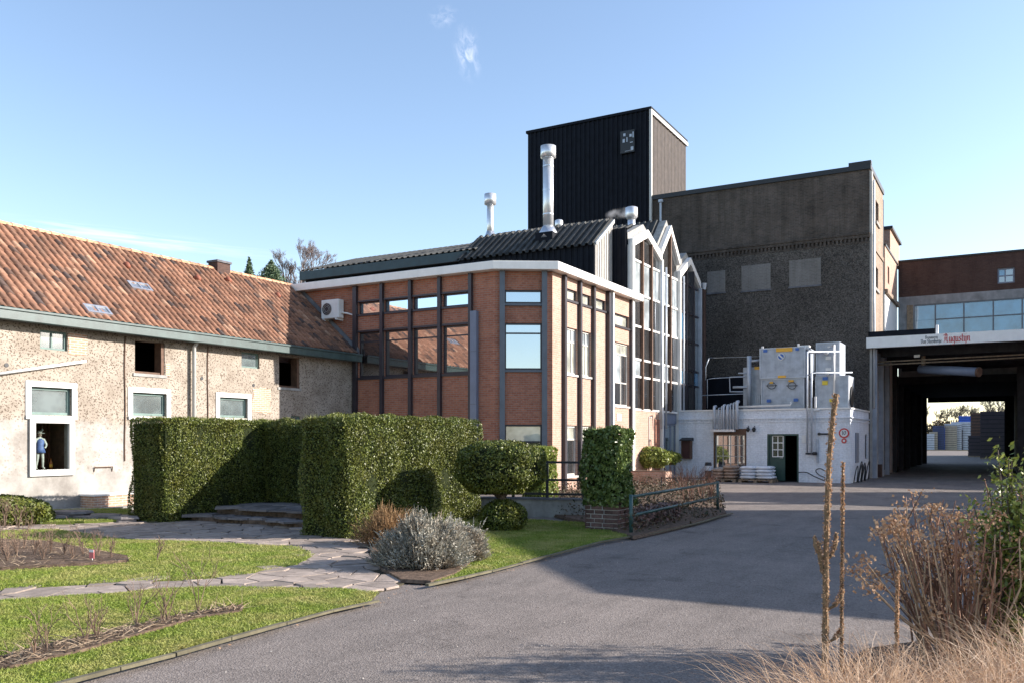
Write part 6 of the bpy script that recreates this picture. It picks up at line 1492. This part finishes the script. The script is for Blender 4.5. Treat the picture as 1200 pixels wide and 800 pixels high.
# ground cover in the bed
pts = sample_poly(BED_GATE, 9000); z = .08 + rng.uniform(0, .28, len(pts)) * (1 + .6 * np.sin(pts[:, 0] * 3) * np.sin(pts[:, 1] * 2.3)) * np.clip((inpoly(pts, BED_GATE)).astype(float), 0, 1)
tag(leaves('ground_cover', np.column_stack([pts, z]), .035, M['cover']), kind='stuff')
pts = sample_poly([(p.x, p.y) for p in gpoly([(744, 625), (775, 618), (798, 612), (790, 605), (748, 612)])], 2200)
tag(leaves('ground_cover', np.column_stack([pts, .08 + rng.uniform(0, .3, len(pts))]), .04, leaf_mat('pinkish_cover_leaf', (.06, .045, .03), (.3, .18, .16), .5, .1)), kind='stuff')

# bare little shrubs in the bed
def twigs(mb, p, d, L_, r, depth, spread=.5, n=3, up=.1, sides=4, minr=.002):
    p = Vector(p); d = Vector(d).normalized(); q = p + d * L_ * .5 + Vector([random.uniform(-.04, .04) * L_ for _ in range(3)]); e = q + (d + Vector((0, 0, up))).normalized() * L_ * .5
    mb.tube([p, q, e], [r, r * .8, r * .6], sides, False)
    if depth <= 0: return
    for k in range(n):
        a = Vector([random.gauss(0, 1) for _ in range(3)]); a = (a - a.dot(d) * d)
        if a.length < 1e-3: continue
        nd = (d + a.normalized() * spread * random.uniform(.6, 1.3) + Vector((0, 0, up))).normalized()
        st = p.lerp(e, random.uniform(.45, 1)); twigs(mb, st, nd, L_ * random.uniform(.55, .8), max(minr, r * .6), depth - 1, spread, n, up, 3 if depth < 3 else sides, minr)
for i, (px, py, h) in enumerate(((812, 597, 1.1), (822, 592, 1.0), (802, 590, 1.0), (833, 590, .8), (790, 585, .9))):
    c = P_g(px, py); m = MB()
    for k in range(4): twigs(m, (c.x, c.y, 0.05), (random.uniform(-.4, .4), random.uniform(-.4, .4), 1), h * .5, .012, 3, .5, 3, .15)
    tag(m.build('bare_shrub', M['stem_red'], origin=(c.x, c.y, 0)), f'bare reddish twiggy shrub, {ORD[(2, 3, 1, 4, 0)[i]]} from the left behind the green railing', 'shrub', 'bare shrubs behind the green railing')

# lavender mound and brown shrub
def mound(name, lab, c, rx, ry, h, n, L_, w, mat, cat='shrub', droop=.15):
    t = thing(name, (c[0], c[1], 0), lab, cat); u = unit(n); u[:, 2] = np.abs(u[:, 2]); lump = (1 + .24 * np.sin(u[:, 0] * 5 + 2) * np.cos(u[:, 1] * 6 + 1) + rng.normal(0, .13, n))
    P = u * np.array([rx, ry, h]) * lump[:, None] * rng.uniform(.5, 1, n)[:, None] ** .4 + np.array([c[0], c[1], .05])
    D_ = u * np.array([1, 1, 1.3]) + np.array([0, 0, .7]) + rng.normal(0, .25, (n, 3)); D_ /= np.linalg.norm(D_, axis=1)[:, None]
    blades('shoots', P, D_, L_ * rng.uniform(.5, 1.3, n), w, M[mat], t, droop, 2)
    # short leaves along the shoots
    k = n * 2; idx = rng.integers(0, n, k); pp = P[idx] + D_[idx] * (L_ * rng.uniform(0, 1, k))[:, None]; leaves('foliage', pp, w * 1.15, M[mat], t, .45)
    m = MB(); ellipsoid(m, (c[0], c[1], .05), rx * .72, ry * .72, h * .72, 16, 10); m.build('dark_core', M['hedge_core'], t, True)
    return t
LV = P_g(496, 668); mound('lavender_bush', 'large silvery grey lavender bush spilling beside the paved path', (LV.x - .12, LV.y + .2), 0.53, .52, .53, 8000, .13, .017, 'lavender')
c = P_g(533, 662); mound('lavender_bush', 'smaller silvery lavender bush on the right of the large one at the lawn edge', (c.x - .15, c.y + .3), .36, .36, .4, 4500, .12, .017, 'lavender')
c = P_g(452, 640); mound('brown_shrub', 'orange-brown dead shrub tucked between hedge and lavender', (c.x + .05, c.y), .42, .4, .46, 2600, .16, .012, 'brownshrub')
c = P_g(8, 614); ball('dark low shrub at the left edge in front of the barn', (c.x - .2, c.y, .22), 1.2, .8, .36, 1200, .04, 'hedge', 'shrub', 'shrub', 1)

# steps and slate terrace between the hedge blocks
stp = thing('slate_steps', (-13.1, 13.4, 0), 'two dark slate steps rising between the hedge blocks', 'steps')
m = MB(); m.box(-15.1, -11.15, 12.75, 14.95, 0.02, .12); m.box(-14.95, -11.15, 13.3, 14.95, .12, .27); m.build('riser', M['soil'], stp)
def slab_row(x0, x1, y0, y1, z, root):
    a = [(x0, y0), (x1, y0), (x1, y1), (x0, y1)]; slabs(a, .45, z - .035, z, root, (), 60)
ms = M['stone']; M['stone'] = M['stone_dark']
slab_row(-15.2, -11.1, 12.65, 13.3, .155, stp); slab_row(-15.05, -11.1, 13.2, 14.9, .305, stp)
M['stone'] = ms
# low stack of slates edging the back lawn
for i, (px, py, w, d_, h) in enumerate(((62, 611, .5, .3, .1), (82, 609, .6, .35, .16), (102, 611, .55, .3, .08), (122, 611, .5, .3, .12), (140, 612, .55, .3, .1), (45, 612, .4, .3, .1))):
    c = P_g(px, py); m = MB(); pts_ = [(c.x + w * math.cos(a) * random.uniform(.8, 1.1), c.y + d_ * math.sin(a) * random.uniform(.8, 1.1)) for a in np.linspace(0, 2 * math.pi, 8)[:-1]]
    m.prism(pts_, .01, h, .05); m.prism([(x + .04, y + .03) for x, y in pts_], h + .003, h + .05, .1)
    tag(m.build('edging_rock', M['stone_dark'], origin=(c.x, c.y, 0)), f'flat dark slate rock, {ORD[(1, 2, 3, 4, 5, 0)[i]]} from the left edging the lawn strip before the barn', 'rock', 'slate edging rocks')

# rose stems
def rose(px, py, h, lab, grp, n=5, lean=.35):
    c = P_g(px, py, .07); m = MB()
    for k in range(n): twigs(m, c, (random.uniform(-lean, lean), random.uniform(-lean, lean), 1), h * random.uniform(.35, .5), .0065, 3, .55, 2, .12, 4, .002)
    return tag(m.build('rose_bush', M['rose_stem'], origin=tuple(c)), lab, 'rose bush', grp)
for q_, (px, py, h, n) in enumerate(sorted(((232, 718, .75, 3), (190, 728, .3, 4), (196, 727, .6, 3), (160, 734, .55, 5), (114, 748, .35, 5), (100, 752, .5, 3), (40, 768, .3, 4), (55, 762, .45, 3)))):
    rose(px, py, h, f'leafless pruned rose bush, {ORD[q_]} from the left in the narrow front lawn bed', 'rose bushes in the front lawn bed', n)
for q_, (px, py, h, n) in enumerate(sorted(((97, 650, .55, 6), (115, 652, .5, 6), (75, 650, .45, 6), (60, 648, .5, 6), (40, 650, .5, 7), (20, 652, .5, 7), (4, 650, .6, 7), (28, 643, .6, 5), (50, 656, .4, 6), (8, 658, .35, 6), (130, 654, .4, 5), (85, 655, .4, 5)))):
    rose(px, py, h, f'tangled leafless rose bush, {ORD[q_]} from the left in the round soil bed', 'rose bushes in the round bed', n)
rose(184, 656, .4, 'small lone leafless rose in the middle lawn right of the round bed', None, 5)
rose(6, 618, .75, 'taller leafless rose stems at the left edge before the dark shrub', None, 6); rose(22, 618, .6, 'leafless rose standing just right of the tallest one at the left edge', None, 6)
# dead twig litter in the beds
for BP, n in ((BED_ROSE, 1300), (BED_FRONT, 700)):
    p = sample_poly(BP, n); d_ = unit(n); d_[:, 2] = np.abs(d_[:, 2]) * .35; d_ /= np.linalg.norm(d_, axis=1)[:, None]
    tag(blades('dead_stalks', np.column_stack([p, np.full(n, .08)]), d_, rng.uniform(.05, .2, n), .009, M['twig_litter'], None, .1, 2), kind='stuff')
c = P_g(107.5, 657, .07); lb = thing('plant_tag', tuple(c), 'small pink and white plant tag stuck in the rose bed', 'plant tag')
m = MB(); m.box(c.x - .05, c.x + .05, c.y - .004, c.y + .004, c.z + .04, c.z + .16); m.build('card', plain('pink_card', (.65, .16, .16), .5), lb)
m = MB(); m.box(c.x - .005, c.x + .005, c.y + .005, c.y + .012, c.z - .02, c.z + .15); m.build('stake', M['white'], lb)
m = MB(); m.box(c.x - .05, c.x + .05, c.y - .006, c.y - .0045, c.z + .125, c.z + .16); m.build('tag_header', M['white'], lb)

# fallen leaves and grit along the edges
def litter(pts, n, spread, size, name):
    P = []
    for a, b in zip(pts[:-1], pts[1:]):
        k = int(n * (b - a).length)
        for _ in range(k): q = a.lerp(b, random.random()); P.append((q.x + random.gauss(0, spread), q.y + random.gauss(0, spread), random.uniform(.012, .03)))
    P = np.array(P); up = np.tile([0, 0, 1.], (len(P), 1)); tag(leaves(name, P, size, M['flower'], None, .6, up, 2.5), kind='stuff')
litter(gpoly([(120, 790), (200, 770), (330, 734), (440, 708), (500, 690), (572, 672), (640, 654), (742, 631), (856, 603)]), 26, .14, .014, 'fallen_leaves')
litter(gpoly([(0, 700), (200, 688), (350, 670), (430, 660), (300, 630), (180, 622)]), 30, .3, .014, 'fallen_leaves')
p = sample_poly([(-14, 2), (3, 2), (6, 33), (-13, 33)], 5000); tag(leaves('road_grit', np.column_stack([p, np.full(len(p), .008)]), .009, plain('pale_grit', (.3, .27, .24), .9, island=.5), None, .8, np.tile([0, 0, 1.], (len(p), 1)), 2), kind='stuff')
# lawn grass
def grass(key, n, hmin=.025, hmax=.06, excl=()):
    poly, z = LAWNS[key]; p = sample_poly(poly, n)
    for e in excl: p = p[~inpoly(p, e)]
    p = p + rng.normal(0, .018, p.shape)
    # only the part near enough to show blades
    k = len(p); b = np.column_stack([p, np.full(k, z - .005)]); d_ = np.stack([rng.normal(0, .45, k), rng.normal(0, .45, k), np.ones(k)], 1); d_ /= np.linalg.norm(d_, axis=1)[:, None]
    h = rng.uniform(hmin, hmax, k) * (1 + .35 * np.sin(p[:, 0] * 2.1 + 1) * np.sin(p[:, 1] * 2.7))
    return tag(blades('grass', b, d_, h, .009, M['grass'], None, .35, 2), kind='stuff')
grass('front', 150000, excl=(BED_FRONT,)); grass('mid', 110000, excl=(BED_ROSE,)); grass('right', 80000, excl=(BED_LAV,)); grass('back', 12000)

# ------------------------------------------------------------------ foreground planting on the right
def W(X, Y, Z=0.0): return c2w(X, Y, Z)
def drygrass(X, Y, n, h, spread, lab, tip=.45):
    c = W(X, Y, .1); t = thing('dry_grass_clump', tuple(c), lab, 'ornamental grass', 'dry grass clumps in the foreground')
    a = rng.uniform(0, 2 * math.pi, n); lean = rng.uniform(.05, 1, n) ** .7 * spread
    b = np.stack([c.x + .14 * rng.normal(size=n), c.y + .14 * rng.normal(size=n), np.full(n, .08)], 1)
    d_ = np.stack([np.cos(a) * lean, np.sin(a) * lean, np.ones(n)], 1); d_ /= np.linalg.norm(d_, axis=1)[:, None]
    blades('blades', b, d_, h * rng.uniform(.55, 1.15, n), .005, M['drygrass'], t, tip, 7)
DG = [(1.5, 3.95, 1200, 1.0, .65, 'dry straw-coloured grass clump at the left end of the foreground row'), (1.75, 4.15, 1300, 1.05, .6, 'dry straw-coloured grass clump around the feet of the tall mullein stalks'), (2.2, 4.0, 1300, 1.05, .6, 'dense dry grass clump at the middle of the foreground row'), (2.65, 4.3, 1300, 1.1, .6, 'dry grass clump at the lower right corner'), (1.62, 3.3, 900, .98, .55, 'front dry grass clump nearest the viewer on the left'), (2.0, 3.4, 900, .95, .55, 'front dry grass clump nearest the viewer on the right'), (3.1, 4.6, 1000, 1.1, .6, 'dry grass clump beyond the right edge corner')]
for a_ in DG: drygrass(*a_)

# mullein stalks
def stalk(px0, py0, px1, py1, d, rad, lab, curve, branches=()):
    b = P_d(px1, py1, d); tpt = P_d(px0, py0, d); b = Vector((b.x, b.y, .1)); root = thing('mullein_stalk', tuple(b), lab, 'dried plant')
    pts = []; n = 40
    for i in range(n + 1):
        t = i / n; x = np.interp(t, [c_[0] for c_ in curve], [c_[1] for c_ in curve]); y = py1 + (py0 - py1) * t
        q = P_d(x, 515, d); pts.append(Vector((q.x, q.y, .1 + (tpt.z - .1) * t)))
    m = MB(); m.tube(pts, [rad * (.8 if i < 3 else 1) * (1 - .25 * i / n) * random.uniform(.75, 1.0) for i in range(n + 1)], 8); m.build('stem', M['mullein'], root)
    # seed capsules packed round the upper stem
    P = []; 
    for i in range(5, n):
        for k in range(34): P.append(pts[i].lerp(pts[i + 1], random.random()) + Vector((random.gauss(0, 1), random.gauss(0, 1), random.gauss(0, .4))).normalized() * rad * random.uniform(.8, 1.15))
    leaves('seed_capsules', np.array([tuple(p) for p in P]), .0065, M['flower'], root, .7)
    for (t0, dx, dz, L_) in branches:
        p = pts[int(t0 * n)]; rt = c2w(1, 0, 0) * dx; e1 = p + rt * .6 + Vector((0, 0, .03)); e2 = p + rt + Vector((0, 0, dz * .6)); e3 = p + rt * 1.1 + Vector((0, 0, dz))
        m = MB(); m.tube([p, e1, e2, e3], [.006, .009, .013, .009], 7); m.build('side_branch', M['mullein'], root, True)
        Q_ = [e1.lerp(e3, random.random()) + Vector([random.gauss(0, .0075) for _ in range(3)]) for _ in range(150)]; leaves('seed_capsules', np.array([tuple(p) for p in Q_]), .0065, M['flower'], root, .7)
stalk(980, 461, 967, 800, 5.0, .021, 'tall thick dried mullein stalk rising against the white annex', ((0, 966), (.25, 967), (.5, 968), (.62, 969), (.8, 971.5), (.93, 976), (1, 980)), ((.5, -.06, .14, 1), (.52, .055, .16, 1), (.47, -.035, .2, 1), (.36, .09, .12, 1), (.27, .09, .1, 1)))
stalk(988, 541, 986, 800, 5.2, .011, 'shorter thin dried mullein stalk just right of the tall one', ((0, 986), (.5, 986.5), (1, 988)))
stalk(1052, 668, 1049, 800, 4.8, .010, 'short brown dried stalk rising from the grass right of the mulleins', ((0, 1049), (1, 1052)))

# hydrangea
hy = thing('hydrangea', tuple(W(3.25, 6.2, .1)), 'large leafless hydrangea with reddish stems and dried flower heads on the right', 'shrub')
m = MB(); m2 = MB(); heads = []
for k in range(130):
    a = random.uniform(0, 2 * math.pi); rr = random.uniform(0, .35); b = W(3.25 + rr * math.cos(a) * 1.1, 6.2 + rr * math.sin(a), .08)
    lean = random.uniform(.05, .5); a2 = a + random.gauss(0, .5); d_ = c2w(math.cos(a2) * lean, math.sin(a2) * lean, 1).normalized(); L_ = random.uniform(.6, 1.12)
    q = [b, b + d_ * L_ * .4 + Vector((0, 0, .03)), b + d_ * L_ * .75 + Vector([random.gauss(0, .03) for _ in range(3)]), b + d_ * L_ + Vector((0, 0, .1))]
    (m if k % 2 else m2).tube(q, [.009, .008, .006, .004], 5, False)
    for s_ in range(random.randint(1, 3)):
        st = q[1].lerp(q[3], random.random()); e = st + (d_ + Vector([random.gauss(0, .45) for _ in range(3)])).normalized() * random.uniform(.1, .3); m.tube([st, e], [.005, .003], 4, False)
        if random.random() < .4: heads.append(e)
    if random.random() < .5: heads.append(q[3])
m.build('stems', M['stem_red'], hy, True); m2.build('stems', M['stem'], hy, True)
P = []
for h_ in heads:
    for _ in range(26): P.append(h_ + Vector((random.gauss(0, .04), random.gauss(0, .04), random.gauss(0, .022))))
for (px, py) in ((1002, 668), (1012, 655), (1022, 690), (1035, 625), (1050, 612), (1064, 628), (1045, 618)):   # the big heads reaching left
    e = P_d(px, py, 5.6); b = W(3.0, 6.1, .3); m = MB(); m.tube([b, b.lerp(e, .55) + Vector((0, 0, -.03)), e], [.008, .006, .004], 5, False); m.build('stem', M['stem'], hy, True)
    P += [e + Vector((random.gauss(0, .045), random.gauss(0, .045), random.gauss(0, .025))) for _ in range(70)]
tag(leaves('flower_heads', np.array([tuple(p) for p in P]), .0125, M['flower'], hy, .8), kind='stuff')
# evergreen at the right edge
def leafy(name, lab, X, Y, h, rad, n, mat, size, cat='shrub', nst=30, z0=.1):
    t = thing(name, tuple(W(X, Y, .1)), lab, cat); m = MB(); P = []
    for k in range(nst):
        a = random.uniform(0, 2 * math.pi); d_ = c2w(math.cos(a) * random.uniform(.0, .9) * rad, math.sin(a) * random.uniform(0, .9) * rad, h * random.uniform(.5, 1)); b = W(X, Y, z0)
        e = b + d_; mid = b.lerp(e, .5) + Vector((0, 0, .08)); m.tube([b, mid, e], [.012, .009, .004], 5, False)
        for _ in range(n // nst):
            s_ = random.random() ** .5; p = (b.lerp(mid, s_ * 2) if s_ < .5 else mid.lerp(e, s_ * 2 - 1)); P.append(p + Vector([random.gauss(0, .055) for _ in range(3)]))
    m.build('stems', M['bark'], t, True); leaves('foliage', np.array([tuple(p) for p in P]), size, M[mat], t, .5)
leafy('evergreen_bush', 'yellow-green leafy evergreen bush at the right edge behind the hydrangea', 3.45, 5.95, 1.66, .36, 6000, 'bush_light', .022, nst=34)
leafy('evergreen_bush', 'darker evergreen bush partly outside the right edge of the view', 5.25, 6.9, 2.2, .6, 5000, 'ivy', .026, nst=40)
leafy('evergreen_bush', 'tall evergreen bush outside the right edge near the road', 6.3, 6.9, 2.7, .8, 7000, 'ivy', .03, nst=50)
tm_ = MB()
c = W(7.2, 6.1, 0); twigs(tm_, c, (0, 0, 1), 1.6, .06, 5, .5, 3, .15); tag(tm_.build('garden_tree', M['bark'], origin=tuple(c)), 'small bare garden tree outside the right edge of the view', 'tree')

# ------------------------------------------------------------------ trees behind
def tree(px, d, h, lab, grp, mat, seed, depth=6, spread=.5, trunk=.35, name='bare_tree', r0=.16, minr=.012, n=3, up=.12):
    random.seed(seed); c = P_d(px, 515, d); root = thing(name, (c.x, c.y, 0), lab, 'tree', grp)
    m = MB(); m.tube([(c.x, c.y, 0), (c.x + .1, c.y, h * trunk)], [r0 * 1.5, r0], 8); m.build('trunk', mat, root, True)
    m = MB(); twigs(m, (c.x + .1, c.y, h * trunk - .1), (0, 0, 1), h * (1 - trunk) * .42, r0, depth, spread, n, up, 5, minr); m.build('crown', mat, root); return root
tree(347, 60, 14.4, 'bare birch tree with a fine rounded crown behind the barn roof', None, M['birch'], 5, 8, .48, .5, minr=.008, up=.16, n=3)
random.seed(11)
def conifer(px, py, d, w, hgt, lab, n=2600):
    p = P_d(px, py, d); t = thing('conifer_tree', (p.x, p.y, 0), lab, 'tree'); m = MB(); m.tube([(p.x, p.y, 0), (p.x, p.y, p.z - .2)], [.2, .03], 8); m.build('trunk', M['bark'], t)
    P = []
    for k in range(n):
        f = random.random() ** .7; a = random.choice(range(9)) * .7 + f * 9 + random.gauss(0, .25); r_ = f * w * random.uniform(.2, 1); P.append((p.x + math.cos(a) * r_, p.y + math.sin(a) * r_, p.z - f * hgt - r_ * .2 + random.gauss(0, .08)))
    leaves('crown', np.array(P), .12, M['conifer'], t, .3)
conifer(292, 303, 55, 1.1, 3, 'dark pointed conifer just left of the birch behind the barn roof')
conifer(318, 306, 57, 3.4, 3.2, 'broad green conifer between the pointed one and the birch', 6000)
for i in range(13):
    tree(1078 + i * 9.3, 175 + (i * 37 % 40), 8.5 + (i * 53 % 30) / 10, f'slender bare tree, {ORD[i]} from the left on the skyline through the passage', 'bare trees beyond the passage', M['far_tree'], 20 + i, 5, .45, .25, r0=.12, minr=.035)
random.seed(99)
for i, px in enumerate((1092, 1104, 1125, 1160)):
    c = P_d(px, 515, 165); n = 700; u = unit(n); P = u * np.array([2.6, 2.6, 2.3]) * rng.uniform(.5, 1, n)[:, None] + np.array([c.x, c.y, 2.4 + (i % 2)]); t = thing('far_bush', (c.x, c.y, 0), f'brownish green bush, {ORD[i]} from the left under the far bare trees', 'bush', 'far bushes beyond the passage'); leaves('foliage', P, .3, M['cover'], t)
# far building behind the crates
fb = thing('far_shed', tuple(P_d(1127, 515, 170)), 'low tan-roofed shed far beyond the crates', 'building'); c = P_d(1127, 515, 170)
m = MB(); m.box(c.x - 5, c.x + 5, c.y - 3, c.y + 3, 0, 3.6); m.build('wall', M['concrete'], fb); m = MB(); m.hexa([(c.x - 5.2, c.y - 3.3, 3.6), (c.x + 5.2, c.y - 3.3, 3.6), (c.x + 5.2, c.y + 3.3, 3.6), (c.x - 5.2, c.y + 3.3, 3.6), (c.x - 4.5, c.y - .2, 5), (c.x + 4.5, c.y - .2, 5), (c.x + 4.5, c.y + .2, 5), (c.x - 4.5, c.y + .2, 5)]); m.build('roof', M['brick_beige'], fb)
